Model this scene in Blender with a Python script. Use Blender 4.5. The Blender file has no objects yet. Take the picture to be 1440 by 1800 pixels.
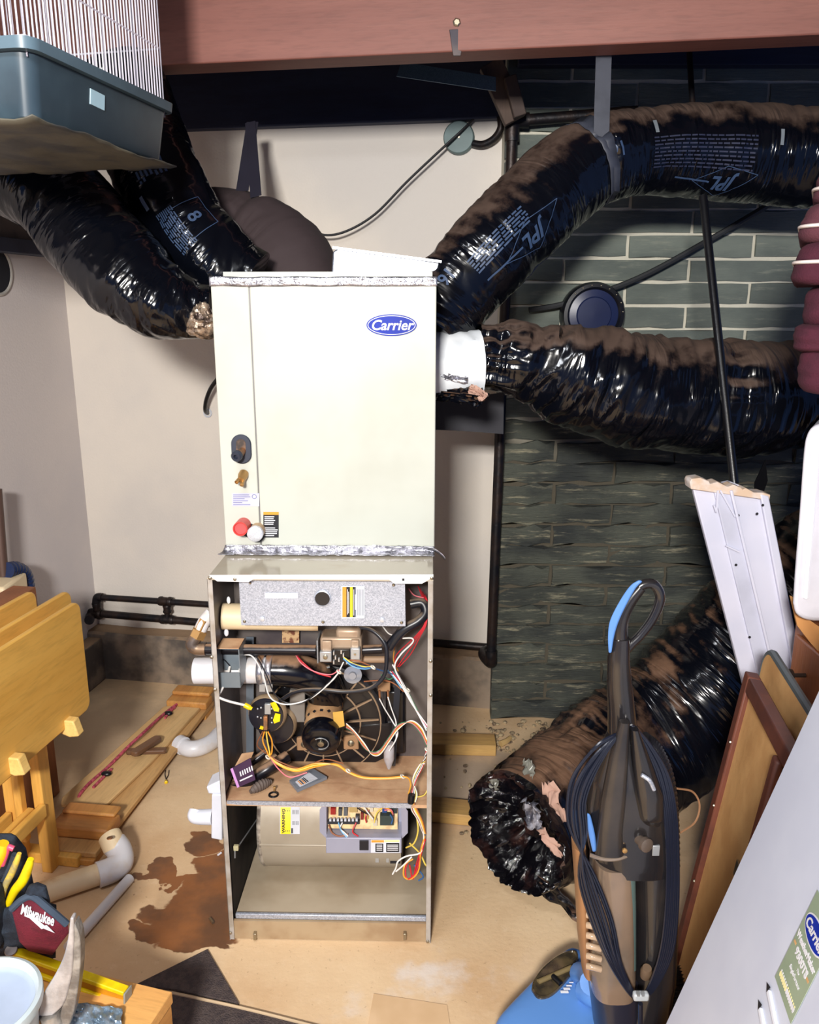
import bpy, bmesh, math, random
from mathutils import Vector, Matrix, noise
V = Vector
R = math.radians
random.seed(7)
S = bpy.context.scene
COL = S.collection

# ---------------------------------------------------------------- camera, world, lights, exposure
FPX, PITCH, EYE = 1442.0, R(14.2), V((0, 0, 1.635))
cam = bpy.data.cameras.new('camera')
cam.sensor_fit = 'VERTICAL'; cam.sensor_height = 24.0; cam.lens = 24.0 * FPX / 1800.0
cam.clip_start = 0.02
camo = bpy.data.objects.new('camera', cam); COL.objects.link(camo)
camo.location = EYE; camo.rotation_euler = (R(90) - PITCH, 0, 0)
S.camera = camo
w = bpy.data.worlds.new('world'); S.world = w; w.use_nodes = True
w.node_tree.nodes['Background'].inputs[0].default_value = (0.22, 0.40, 1.0, 1)
w.node_tree.nodes['Background'].inputs[1].default_value = 0.22
def area_light(name, loc, target, sx, sy, power, color):
    l = bpy.data.lights.new(name, 'AREA'); l.shape = 'RECTANGLE'; l.size = sx; l.size_y = sy
    l.energy = power; l.color = color
    o = bpy.data.objects.new(name, l); COL.objects.link(o); o.location = loc
    o.rotation_euler = (V(target) - V(loc)).to_track_quat('-Z', 'Y').to_euler()
    return o
area_light('main_lamp', (-0.42, -1.50, 2.36), (-0.2, 2.0, 0.7), 0.42, 0.30, 150, (1.0, 0.96, 0.90))
area_light('ceiling_lamp', (-0.60, 0.95, 2.46), (-0.6, 1.5, 0.9), 0.60, 0.12, 8, (0.92, 0.95, 1.0))
vs = S.view_settings
S.display_settings.display_device = 'sRGB'
vs.view_transform = 'Standard'; vs.look = 'None'; vs.gamma = 1.0; vs.exposure = 0.48; vs.use_curve_mapping = False

# ---------------------------------------------------------------- sight lines: pixel of the photograph -> point of the place
FWD, UPV = V((0, math.cos(PITCH), -math.sin(PITCH))), V((0, math.sin(PITCH), math.cos(PITCH)))
def ray(px, py): return V(((px - 720) / FPX, 0, 0)) + FWD + UPV * ((900 - py) / FPX)
def atY(px, py, Y):
    d = ray(px, py); return EYE + d * (Y / d.y)
def atZ(px, py, z=0.0):
    d = ray(px, py); return EYE + d * ((z - EYE.z) / d.z)
def atP(px, py, p0, n):
    d = ray(px, py); p0 = V(p0); n = V(n); return EYE + d * ((p0 - EYE).dot(n) / d.dot(n))

# ---------------------------------------------------------------- materials
def lin(c):
    f = lambda v: v / 12.92 if v <= 0.04045 else ((v + 0.055) / 1.055) ** 2.4
    return tuple(f(x / 255.0) for x in c) + (1,)
_m = {}
def nd(t, k, **kw):
    n = t.nodes.new(k)
    for a, b in kw.items():
        if a in n.inputs: n.inputs[a].default_value = b
        else: setattr(n, a, b)
    return n
def mixc(t, fac, a, b):
    m = t.nodes.new('ShaderNodeMix'); m.data_type = 'RGBA'
    for s, v in ((0, fac), (6, a), (7, b)):
        if hasattr(v, 'is_output'): t.links.new(v, m.inputs[s])
        else: m.inputs[s].default_value = v
    return m.outputs[2]
def ramp(t, v, lo, hi, smooth=True):
    m = nd(t, 'ShaderNodeMapRange'); m.interpolation_type = 'SMOOTHSTEP' if smooth else 'LINEAR'
    m.inputs[1].default_value = lo; m.inputs[2].default_value = hi
    t.links.new(v, m.inputs[0]); return m.outputs[0]
def math_(t, op, a, b=0.0):
    m = nd(t, 'ShaderNodeMath', operation=op)
    for i, v in enumerate((a, b)):
        if hasattr(v, 'is_output'): t.links.new(v, m.inputs[i])
        else: m.inputs[i].default_value = v
    return m.outputs[0]
def coords(t, kind='Object', scale=(1, 1, 1), rot=(0, 0, 0)):
    tc = nd(t, 'ShaderNodeTexCoord'); mp = nd(t, 'ShaderNodeMapping')
    mp.inputs['Scale'].default_value = scale; mp.inputs['Rotation'].default_value = rot
    t.links.new(tc.outputs[kind], mp.inputs[0]); return mp.outputs[0]
def noi(t, vec, scale, detail=4, rough=0.55):
    n = nd(t, 'ShaderNodeTexNoise', Scale=scale, Detail=detail, Roughness=rough)
    t.links.new(vec, n.inputs['Vector']); return n.outputs[0]
def new_mat(name):
    m = bpy.data.materials.new(name); m.use_nodes = True
    t = m.node_tree; return m, t, t.nodes['Principled BSDF']
def bump(t, b, h, strength, dist=0.01):
    n = nd(t, 'ShaderNodeBump', Strength=strength, Distance=dist)
    t.links.new(h, n.inputs['Height']); t.links.new(n.outputs[0], b.inputs['Normal'])
def mat(name, c, rough=0.5, metal=0.0, c2=None, sc=6.0, lo=0.4, hi=0.65, bmp=0.0, bsc=40.0, stretch=(1, 1, 1), coat=0.0, spec=None, dust=None, trans=0.0):
    if name in _m: return _m[name]
    m, t, b = new_mat(name); co = coords(t, 'Object', stretch)
    b.inputs['Roughness'].default_value = rough; b.inputs['Metallic'].default_value = metal
    if coat: b.inputs['Coat Weight'].default_value = coat; b.inputs['Coat Roughness'].default_value = 0.08
    if spec is not None: b.inputs['Specular IOR Level'].default_value = spec
    if trans: b.inputs['Transmission Weight'].default_value = trans
    if c2 is None: c2 = tuple(x * 0.9 for x in c); lo, hi = 0.35, 0.75
    f = ramp(t, noi(t, co, sc), lo, hi)
    out = mixc(t, f, lin(c), lin(c2))
    if dust:     # settled dust on faces that look up
        g = nd(t, 'ShaderNodeNewGeometry'); s = nd(t, 'ShaderNodeSeparateXYZ'); t.links.new(g.outputs['Normal'], s.inputs[0])
        up = math_(t, 'ADD', s.outputs[2], math_(t, 'MULTIPLY', noi(t, coords(t), 22.0, 6), 0.7))
        k = ramp(t, up, dust[1], dust[1] + 0.35); out = mixc(t, k, out, lin(dust[0]))
        rr = nd(t, 'ShaderNodeMapRange'); rr.inputs[3].default_value = rough; rr.inputs[4].default_value = 0.9
        t.links.new(k, rr.inputs[0]); t.links.new(rr.outputs[0], b.inputs['Roughness'])
        if metal:
            mm = math_(t, 'SUBTRACT', metal, math_(t, 'MULTIPLY', k, metal)); t.links.new(mm, b.inputs['Metallic'])
    t.links.new(out, b.inputs['Base Color'])
    if bmp: bump(t, b, noi(t, co, bsc, 5), bmp)
    _m[name] = m; return m
def wood(name, c, c2, axis='x', sc=9.0, rough=0.5, fine=60.0):
    if name in _m: return _m[name]
    m, t, b = new_mat(name)
    st = {'x': (0.12, 1, 1), 'y': (1, 0.12, 1), 'z': (1, 1, 0.12)}[axis]
    co = coords(t, 'Object', st)
    f = ramp(t, noi(t, co, sc, 3, 0.6), 0.3, 0.7)
    g = ramp(t, noi(t, co, fine * 2, 2, 0.7), 0.42, 0.75)
    a = mixc(t, f, lin(c), lin(c2)); a = mixc(t, math_(t, 'MULTIPLY', g, 0.22), a, lin(tuple(x * 0.62 for x in c2)))
    t.links.new(a, b.inputs['Base Color']); b.inputs['Roughness'].default_value = rough
    bump(t, b, noi(t, co, fine * 2, 2), 0.15, 0.003)
    _m[name] = m; return m
def galv(name='galvanised_steel', c=(158, 166, 182), c2=(202, 208, 222), rough=0.42):
    if name in _m: return _m[name]
    m, t, b = new_mat(name); co = coords(t)
    v = nd(t, 'ShaderNodeTexVoronoi', Scale=420.0); t.links.new(co, v.inputs['Vector'])
    s = nd(t, 'ShaderNodeSeparateColor'); t.links.new(v.outputs['Color'], s.inputs[0])
    t.links.new(mixc(t, s.outputs[0], lin(c), lin(c2)), b.inputs['Base Color'])
    b.inputs['Metallic'].default_value = 0.55; b.inputs['Roughness'].default_value = rough
    _m[name] = m; return m
def film(name, dustc, lo, c=(7, 9, 16), rough=0.15, amt=1.0, bs=0.65):
    """black duct wrap: puckered round its tube, dust lying on its top"""
    if name in _m: return _m[name]
    m, t, b = new_mat(name)
    uv = coords(t, 'UV', (1, 1, 1))
    n1 = noi(t, coords(t, 'UV', (38, 2.2, 1), (0, 0, 0.12)), 1.0, 1.5, 0.5)
    n2 = noi(t, coords(t, 'UV', (64, 5, 1), (0, 0, -0.15)), 1.0, 2, 0.5)
    h = math_(t, 'ADD', math_(t, 'ABSOLUTE', math_(t, 'SUBTRACT', n1, 0.5)), math_(t, 'MULTIPLY', n2, 0.25))
    h = math_(t, 'MULTIPLY', h, ramp(t, noi(t, coords(t, 'UV', (7, 3, 1)), 1.0, 2), 0.38, 0.68))
    bump(t, b, h, bs, 0.03)
    g = nd(t, 'ShaderNodeNewGeometry'); s = nd(t, 'ShaderNodeSeparateXYZ'); t.links.new(g.outputs['Normal'], s.inputs[0])
    up = math_(t, 'ADD', s.outputs[2], math_(t, 'MULTIPLY', math_(t, 'SUBTRACT', noi(t, coords(t), 9.0, 7, 0.65), 0.5), 1.1))
    k = math_(t, 'MULTIPLY', ramp(t, up, lo, lo + 0.4), amt)
    t.links.new(mixc(t, k, lin(c), lin(dustc)), b.inputs['Base Color'])
    rr = nd(t, 'ShaderNodeMapRange'); rr.inputs[3].default_value = rough; rr.inputs[4].default_value = 0.85
    t.links.new(k, rr.inputs[0]); t.links.new(rr.outputs[0], b.inputs['Roughness'])
    _m[name] = m; return m

# ---------------------------------------------------------------- objects, mesh builder
MX = {}
def tag(o, label=None, cat=None, group=None, kind=None):
    for k, v in (('label', label), ('category', cat), ('group', group), ('kind', kind)):
        if v: o[k] = v
    return o
def thing(name, label, cat, loc=(0, 0, 0), rz=0.0, group=None, M=None):
    o = bpy.data.objects.new(name, None); COL.objects.link(o); o.empty_display_size = 0.05
    m = M if M is not None else Matrix.Translation(V(loc)) @ Matrix.Rotation(rz, 4, 'Z')
    o.matrix_world = m; MX[o.name] = m.copy()
    return tag(o, label, cat, group)
def dup(root, loc=None, label=None, group=None):
    """a thing with copies of its parts and their sub-parts"""
    r = root.copy(); COL.objects.link(r)
    if loc is not None: r.location = loc
    if label: r['label'] = label
    if group: r['group'] = group
    for ch in list(root.children):
        c = ch.copy(); COL.objects.link(c); c.parent = r
        for g in list(ch.children):
            d = g.copy(); COL.objects.link(d); d.parent = c
    return r
def catmull(pts, n=8):
    pts = [V(p) for p in pts]
    if len(pts) < 3: return [pts[0].lerp(pts[-1], i / n) for i in range(n + 1)]
    out = []; P = [pts[0] * 2 - pts[1]] + pts + [pts[-1] * 2 - pts[-2]]
    for i in range(1, len(P) - 2):
        a, b, c, d = P[i - 1], P[i], P[i + 1], P[i + 2]
        for k in range(n):
            t = k / n
            out.append(0.5 * ((2 * b) + (c - a) * t + (2 * a - 5 * b + 4 * c - d) * t * t + (3 * b - a - 3 * c + d) * t ** 3))
    out.append(pts[-1].copy()); return out
def frames(path):
    """parallel-transported tangent, normal, binormal along a path"""
    out = []; n = None
    for i, p in enumerate(path):
        t = (path[min(i + 1, len(path) - 1)] - path[max(i - 1, 0)]).normalized()
        if n is None:
            n = t.cross(V((0, 0, 1)))
            if n.length < 1e-3: n = t.cross(V((0, 1, 0)))
            n = n.cross(t) * 1.0
        n = (n - t * n.dot(t)).normalized()
        out.append((p, t, n, t.cross(n)))
    return out
class MB:
    def __init__(s): s.v, s.f, s.uv = [], [], {}
    def add(s, vs_, fs):
        k = len(s.v); s.v += [V(p) for p in vs_]; s.f += [tuple(i + k for i in f) for f in fs]; return s
    def box(s, a, b, M=None):
        a, b = V(a), V(b)
        p = [V((x, y, z)) for z in (a.z, b.z) for y in (a.y, b.y) for x in (a.x, b.x)]
        if M is not None: p = [M @ q for q in p]
        return s.add(p, [(0, 2, 3, 1), (4, 5, 7, 6), (0, 1, 5, 4), (2, 6, 7, 3), (0, 4, 6, 2), (1, 3, 7, 5)])
    def bar(s, p0, p1, w_, h_, up=(0, 0, 1)):
        """square bar from p0 to p1"""
        p0, p1 = V(p0), V(p1); t = (p1 - p0).normalized(); sd = t.cross(V(up)).normalized(); u = sd.cross(t)
        q = [p + sd * (w_ / 2 * i) + u * (h_ / 2 * j) for p in (p0, p1) for i, j in ((-1, -1), (1, -1), (1, 1), (-1, 1))]
        return s.add(q, [(0, 1, 2, 3), (7, 6, 5, 4), (0, 4, 5, 1), (1, 5, 6, 2), (2, 6, 7, 3), (3, 7, 4, 0)])
    def prism(s, poly, off):
        n = len(poly); off = V(off); poly = [V(p) for p in poly]
        return s.add(poly + [p + off for p in poly], [tuple(range(n)), tuple(range(2 * n - 1, n - 1, -1))] + [(i, (i + 1) % n + 0, (i + 1) % n + n, i + n) for i in range(n)])
    def rings(s, rr, caps=(True, True), close=False):
        n = len(rr[0]); k = len(s.v); fs = []
        for r in rr: s.v += [V(p) for p in r]
        m = len(rr)
        for i in range(m if close else m - 1):
            j = (i + 1) % m
            for a in range(n):
                b = (a + 1) % n; fs.append((k + i * n + a, k + i * n + b, k + j * n + b, k + j * n + a))
        if not close:
            if caps[0]: fs.append(tuple(k + a for a in range(n - 1, -1, -1)))
            if caps[1]: fs.append(tuple(k + (m - 1) * n + a for a in range(n)))
        s.f += fs; return s
    def tube(s, pts, r, n=8, sub=6, smooth=True, caps=(True, True)):
        path = catmull(pts, sub) if smooth else [V(p) for p in pts]
        rad = r if callable(r) else (lambda t: r)
        rr = []
        fr = frames(path)
        for i, (p, t, a, b) in enumerate(fr):
            q = rad(i / max(1, len(fr) - 1))
            rr.append([p + (a * math.cos(6.28318 * k / n) + b * math.sin(6.28318 * k / n)) * q for k in range(n)])
        return s.rings(rr, caps)
    def cyl(s, p0, p1, r0, r1=None, n=24, caps=(True, True)):
        r1 = r0 if r1 is None else r1
        p0, p1 = V(p0), V(p1); fr = frames([p0, p1])
        return s.rings([[p + (a * math.cos(6.28318 * k / n) + b * math.sin(6.28318 * k / n)) * q for k in range(n)] for (p, t, a, b), q in zip(fr, (r0, r1))], caps)
    def lathe(s, prof, o, ax, n=32, caps=(True, True)):
        """prof: (radius, height along ax)"""
        o, ax = V(o), V(ax).normalized(); a = ax.orthogonal().normalized(); b = ax.cross(a)
        return s.rings([[o + ax * h + (a * math.cos(6.28318 * k / n) + b * math.sin(6.28318 * k / n)) * max(q, 1e-4) for k in range(n)] for q, h in prof], caps)
    def torus(s, c, ax, R0, r, n=32, m=10, a0=0.0, a1=6.28318):
        c, ax = V(c), V(ax).normalized(); a = ax.orthogonal().normalized(); b = ax.cross(a); full = abs(a1 - a0 - 6.28318) < 1e-3
        rr = []
        for i in range(n if full else n + 1):
            t = a0 + (a1 - a0) * i / n; e = a * math.cos(t) + b * math.sin(t)
            rr.append([c + e * (R0 + r * math.cos(6.28318 * k / m)) + ax * (r * math.sin(6.28318 * k / m)) for k in range(m)])
        return s.rings(rr, close=full)
    def grid(s, fn, nu, nv):
        k = len(s.v)
        for j in range(nv + 1):
            for i in range(nu + 1): s.v.append(V(fn(i / nu, j / nv)))
        for j in range(nv):
            for i in range(nu):
                a = k + j * (nu + 1) + i; s.f.append((a, a + 1, a + nu + 2, a + nu + 1))
        return s
    def ball(s, c, r, n=16, m=10, sc=(1, 1, 1)):
        c = V(c); rr = []
        for j in range(m + 1):
            t = math.pi * j / m; q = max(math.sin(t), 0.01)
            rr.append([c + V((r * q * math.cos(6.28318 * k / n) * sc[0], r * q * math.sin(6.28318 * k / n) * sc[1], -r * math.cos(t) * sc[2])) for k in range(n)])
        return s.rings(rr)
    def build(s, name, m, parent=None, local=False, bevel=0.0, seg=2, solid=0.0, angle=38, sub=0, kind=None, label=None):
        vs_ = s.v
        if parent is not None and not local:
            r = parent
            while r.parent is not None: r = r.parent
            if r.name in MX:
                inv = MX[r.name].inverted(); vs_ = [inv @ p for p in vs_]
        me = bpy.data.meshes.new(name); me.from_pydata([tuple(p) for p in vs_], [], s.f); me.validate(); me.update()
        bm = bmesh.new(); bm.from_mesh(me); bmesh.ops.recalc_face_normals(bm, faces=bm.faces)
        if s.uv:
            pass
        bm.to_mesh(me); bm.free()
        if s.uv:
            ul = me.uv_layers.new(name='UVMap')
            for l in me.loops: ul.data[l.index].uv = s.uv.get(l.vertex_index, (0, 0))
        if angle:
            for p in me.polygons: p.use_smooth = True
            me.set_sharp_from_angle(angle=R(angle))
        me.materials.append(m)
        o = bpy.data.objects.new(name, me); COL.objects.link(o)
        if parent is not None: o.parent = parent
        if solid: q = o.modifiers.new('solid', 'SOLIDIFY'); q.thickness = solid; q.offset = 0
        if bevel: q = o.modifiers.new('bevel', 'BEVEL'); q.width = bevel; q.segments = seg; q.limit_method = 'ANGLE'; q.angle_limit = R(35)
        if sub: q = o.modifiers.new('sub', 'SUBSURF'); q.levels = sub; q.render_levels = sub
        if kind: o['kind'] = kind
        if label: o['label'] = label
        return o
def text(name, body, size, m, parent, put, shear=0.0, bold=0.0, ext=0.0004, align='CENTER', local=False, sx=1.0, cuts=0):
    """lettering: put maps flat (x, y, height) to a point"""
    cu = bpy.data.curves.new(name, 'FONT'); cu.body = body; cu.size = size; cu.shear = shear; cu.offset = bold; cu.extrude = ext
    cu.align_x = align; cu.align_y = 'CENTER'; cu.resolution_u = 3
    ob = bpy.data.objects.new(name, cu); COL.objects.link(ob)
    me = bpy.data.meshes.new_from_object(ob); bpy.data.objects.remove(ob); bpy.data.curves.remove(cu)
    if cuts:
        bm = bmesh.new(); bm.from_mesh(me); bmesh.ops.subdivide_edges(bm, edges=bm.edges, cuts=cuts, use_grid_fill=True); bm.to_mesh(me); bm.free()
    mb = MB(); mb.add([put(p.co.x * sx, p.co.y, p.co.z + ext) for p in me.vertices], [tuple(p.vertices) for p in me.polygons])
    bpy.data.meshes.remove(me)
    return mb.build(name, m, parent, local=local, angle=0)
def plane_put(o, xd, yd):
    o, xd, yd = V(o), V(xd).normalized(), V(yd).normalized(); n = xd.cross(yd).normalized()
    return lambda x, y, z: o + xd * x + yd * y + n * z
def rrect(w_, h_, r, n=4):
    out = []
    for cx, cy, a in ((w_ / 2 - r, h_ / 2 - r, 0), (-w_ / 2 + r, h_ / 2 - r, 90), (-w_ / 2 + r, -h_ / 2 + r, 180), (w_ / 2 - r, -h_ / 2 + r, 270)):
        for i in range(n + 1): out.append((cx + r * math.cos(R(a + 90 * i / n)), cy + r * math.sin(R(a + 90 * i / n))))
    return out
def fbm(p, o=3):
    s, a = 0.0, 1.0
    for i in range(o): s += a * noise.noise(p); p = p * 2.03 + V((7.1, 3.3, 1.7)); a *= 0.5
    return s

# ---------------------------------------------------------------- common materials
M = {}
M['iron'] = mat('black_iron', (22, 22, 28), 0.45, 0.4, c2=(48, 36, 32), sc=14, bmp=0.2)
M['blackpl'] = mat('black_plastic', (12, 13, 18), 0.3, bmp=0.05, bsc=200)
M['pvc'] = mat('white_pvc', (212, 212, 218), 0.35, c2=(196, 178, 154), sc=9, lo=0.55, hi=0.8)
M['pvcold'] = mat('cream_pvc', (226, 206, 170), 0.5, c2=(190, 150, 108), sc=11, lo=0.5, hi=0.8)
M['galv'] = galv()
M['foil'] = mat('foil_tape', (150, 150, 158), 0.25, 0.8, c2=(205, 205, 214), sc=30, bmp=0.6, bsc=55)
M['cab'] = mat('cream_enamel', (188, 191, 182), 0.38, c2=(180, 182, 172), sc=3, spec=0.35)
M['cabbrown'] = mat('taupe_enamel', (172, 162, 146), 0.35, c2=(154, 140, 120), sc=5)
M['darksteel'] = mat('dark_steel', (52, 48, 56), 0.5, 0.5, c2=(78, 70, 70), sc=7)
M['screw'] = mat('zinc_screw', (170, 160, 140), 0.35, 0.9)
M['white'] = mat('white_plastic', (236, 238, 246), 0.35, c2=(222, 224, 236), sc=4)
M['ink'] = mat('black_ink', (18, 18, 26), 0.6)
M['paper'] = mat('white_label', (208, 211, 220), 0.6, spec=0.2)
M['yellow'] = mat('yellow_plastic', (250, 222, 10), 0.4, c2=(226, 190, 10), sc=20)
M['orangel'] = mat('orange_label', (240, 150, 50), 0.5)
M['yellowl'] = mat('yellow_label', (252, 226, 40), 0.5)
M['copper'] = mat('dull_copper', (176, 122, 84), 0.45, 0.6, c2=(120, 100, 80), sc=30)
M['brass'] = mat('brass', (190, 150, 96), 0.4, 0.7)
M['logoblue'] = mat('logo_blue', (16, 44, 158), 0.45, c2=(14, 40, 146), spec=0.2)
M['letter'] = mat('white_lettering', (220, 220, 226), 0.6, spec=0.2)
M['ductink'] = mat('grey_blue_ink', (52, 72, 104), 0.5)

# ================================================================ THE SETTING
PHI = R(9.5)
CRN = V((-1.42, 3.5, 0)); WD = V((math.cos(PHI), -math.sin(PHI), 0)); ID = V((-math.sin(PHI), -math.cos(PHI), 0))
def rw(s, d, z): return CRN + WD * s + ID * d + V((0, 0, z))        # along the back wall, out from it, up
def rwbox(mb, s0, s1, d0, d1, z0, z1):
    M4 = Matrix((( WD.x, ID.x, 0, CRN.x), (WD.y, ID.y, 0, CRN.y), (0, 0, 1, 0), (0, 0, 0, 1)))
    return mb.box((s0, d0, z0), (s1, d1, z1), M4)
def struct(mb, name, m, **k): return tag(mb.build(name, m, **k), kind='structure')
def onwall(px, py, d=0.0): return atP(px, py, rw(0, d, 0), ID)

# --- floor: sandy concrete, the water spill and rust stain beside the furnace
def floor_mat():
    m, t, b = new_mat('sandy_concrete'); co = coords(t)
    base = mixc(t, ramp(t, noi(t, co, 1.7, 6), 0.35, 0.7), lin((226, 198, 160)), lin((202, 166, 126)))
    base = mixc(t, math_(t, 'MULTIPLY', ramp(t, noi(t, co, 26, 6, 0.7), 0.5, 0.8), 0.4), base, lin((232, 208, 176)))
    base = mixc(t, math_(t, 'MULTIPLY', ramp(t, noi(t, co, 70, 3, 0.7), 0.62, 0.75), 0.5), base, lin((120, 84, 60)))
    def blob(px, py, rx, ry, rot=0.0, warp=0.10, soft=0.28):
        c = atZ(px, py)
        sp = nd(t, 'ShaderNodeVectorMath', operation='SUBTRACT'); t.links.new(coords(t), sp.inputs[0]); sp.inputs[1].default_value = c
        nz = nd(t, 'ShaderNodeTexNoise', Scale=9.0, Detail=4.0); t.links.new(co, nz.inputs['Vector'])
        wv = nd(t, 'ShaderNodeVectorMath', operation='MULTIPLY_ADD'); t.links.new(nz.outputs['Color'], wv.inputs[0])
        wv.inputs[1].default_value = (warp * 2, warp * 2, 0); t.links.new(sp.outputs[0], wv.inputs[2])
        sh = nd(t, 'ShaderNodeMapping'); sh.inputs['Location'].default_value = (0, 0, 0); sh.inputs['Rotation'].default_value = (0, 0, rot)
        off = nd(t, 'ShaderNodeVectorMath', operation='SUBTRACT'); t.links.new(wv.outputs[0], off.inputs[0]); off.inputs[1].default_value = (warp, warp, 0)
        t.links.new(off.outputs[0], sh.inputs[0])
        dv = nd(t, 'ShaderNodeVectorMath', operation='DIVIDE'); t.links.new(sh.outputs[0], dv.inputs[0]); dv.inputs[1].default_value = (rx, ry, 1)
        ln = nd(t, 'ShaderNodeVectorMath', operation='LENGTH'); t.links.new(dv.outputs[0], ln.inputs[0])
        return ramp(t, math_(t, 'SUBTRACT', 1.0, ln.outputs['Value']), 0.0, soft)
    pale = math_(t, 'MULTIPLY', blob(760, 1740, 0.34, 0.10, -0.3, 0.2, 0.8), 0.8)
    base = mixc(t, math_(t, 'MULTIPLY', pale, ramp(t, noi(t, co, 9, 5), 0.4, 0.65)), base, lin((224, 214, 206)))
    dirt = math_(t, 'MULTIPLY', blob(200, 1290, 0.62, 0.55, 0, 0.25, 0.7), 0.75)
    base = mixc(t, dirt, base, lin((164, 142, 118)))
    grey = math_(t, 'MULTIPLY', blob(830, 1380, 0.3, 0.34, 0, 0.2, 0.5), 0.85)
    base = mixc(t, grey, base, lin((170, 152, 136)))
    wet = blob(355, 1600, 0.13, 0.17, 0.2, 0.12, 0.10)
    for a in ((275, 1640, 0.085, 0.04, 0.3), (400, 1530, 0.10, 0.12, 0), (300, 1545, 0.13, 0.024, 0.0), (330, 1660, 0.12, 0.035, 0.0), (360, 1480, 0.06, 0.06, 0), (280, 1530, 0.04, 0.05, 0)):
        wet = math_(t, 'MAXIMUM', wet, blob(*a, 0.10, 0.10))
    base = mixc(t, wet, base, mixc(t, ramp(t, noi(t, co, 7, 4), 0.35, 0.65), lin((146, 92, 50)), lin((104, 70, 46))))
    t.links.new(base, b.inputs['Base Color'])
    rr = nd(t, 'ShaderNodeMapRange'); rr.inputs[3].default_value = 0.75; rr.inputs[4].default_value = 0.42
    t.links.new(wet, rr.inputs[0]); t.links.new(rr.outputs[0], b.inputs['Roughness'])
    bump(t, b, noi(t, co, 60, 6), 0.25, 0.004)
    return m
struct(MB().box((-2.6, -2.6, -0.06), (2.6, 4.2, 0)), 'floor', floor_mat())
M['plaster'] = mat('cream_plaster', (222, 214, 204), 0.85, c2=(210, 204, 198), sc=1.4, bmp=0.12, bsc=120)
wl = MB(); rwbox(wl, -0.12, 2.6, -0.12, 0, 0.0, 2.56); struct(wl, 'wall_back', M['plaster'])
wl = MB(); rwbox(wl, -0.12, 0, 0, 3.6, 0.0, 2.56); struct(wl, 'wall_left', mat('grey_plaster', (214, 206, 204), 0.85, c2=(202, 196, 198), sc=1.2, bmp=0.12, bsc=120))
M['dark_wood'] = wood('haze_tinted_timber', (38, 46, 72), (28, 32, 56), 'x', 8, 0.7)  # dark timber, its blue cast standing in for flare haze
ce = MB(); 
struct(MB().box((-2.6, -2.6, 2.56), (2.6, 4.2, 2.62)), 'ceiling', wood('dark_subfloor_boards', (60, 50, 52), (42, 36, 40), 'x', 6, 0.8))
rj = MB(); rwbox(rj, 0.0, 2.4, 0.0, 0.045, 2.275, 2.56); struct(rj, 'trim_1', M['dark_wood'], bevel=0.003)
rj = MB(); rwbox(rj, 0.0, 0.03, 0.05, 3.0, 1.87, 2.56); struct(rj, 'trim_2', mat('brown_ledger', (84, 74, 72), 0.8, c2=(60, 54, 58), sc=8))  # dark brown strip high on the left wall
rj = MB(); rwbox(rj, 0.0, 0.055, 0.05, 3.0, 1.815, 1.868); struct(rj, 'trim_3', M['dark_wood'], bevel=0.004)
M['curb'] = mat('stained_concrete', (142, 126, 110), 0.9, c2=(80, 74, 70), sc=5, lo=0.4, hi=0.62, bmp=0.4, bsc=30, dust=((150, 124, 98), 0.9))
cb = MB()
def curb_pt(u, v):
    s = u * 2.2; z = min(v, 0.7) / 0.7 * 0.223; d = 0.092 if v < 0.72 else 0.092 * (1 - (v - 0.72) / 0.28)
    n = fbm(V((s * 4, z * 6, 2.2))) * 0.008
    return rw(s, d + n * (1 if v < 0.72 else 0), z + n * 0.6)
cb.grid(curb_pt, 90, 12); struct(cb, 'trim_4', M['curb'])
cb = MB(); rwbox(cb, 0.0, 0.07, 0.09, 3.0, 0, 0.20); struct(cb, 'trim_5', M['curb'], bevel=0.008)

# --- ceiling girder with its grain
bt = wood('red_fir', (134, 86, 76), (110, 66, 58), 'x', 5, 0.6, 50)
bx = R(-9.0)
gird = thing('beam', 'reddish fir girder crossing the room under the ceiling', 'beam', (0, 2.39, 2.275), bx)
gird['kind'] = 'structure'
MB().box((-2.3, 0, 0), (2.3, 0.10, 0.28)).build('timber', bt, gird, local=True, bevel=0.004)
# bolt and bracket on the girder
br = thing('joist_bracket', 'small dark metal bracket with one bright bolt on the red girder', 'bracket', atY(803, 70, 2.36))
g0 = atY(803, 40, 2.372)
c = [atY(790, 52, 2.37), atY(816, 50, 2.37), atY(812, 88, 2.37), atY(810, 98, 2.37), atY(797, 98, 2.37), atY(795, 88, 2.37)]
MB().prism(c, (0, 0.006, 0)).build('plate', M['darksteel'], br, bevel=0.001)
MB().lathe([(0.011, 0), (0.011, 0.006), (0.007, 0.009)], g0 + V((0, 0.002, 0)), (0, -1, 0), 6).build('bolt', M['screw'], br)

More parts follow.
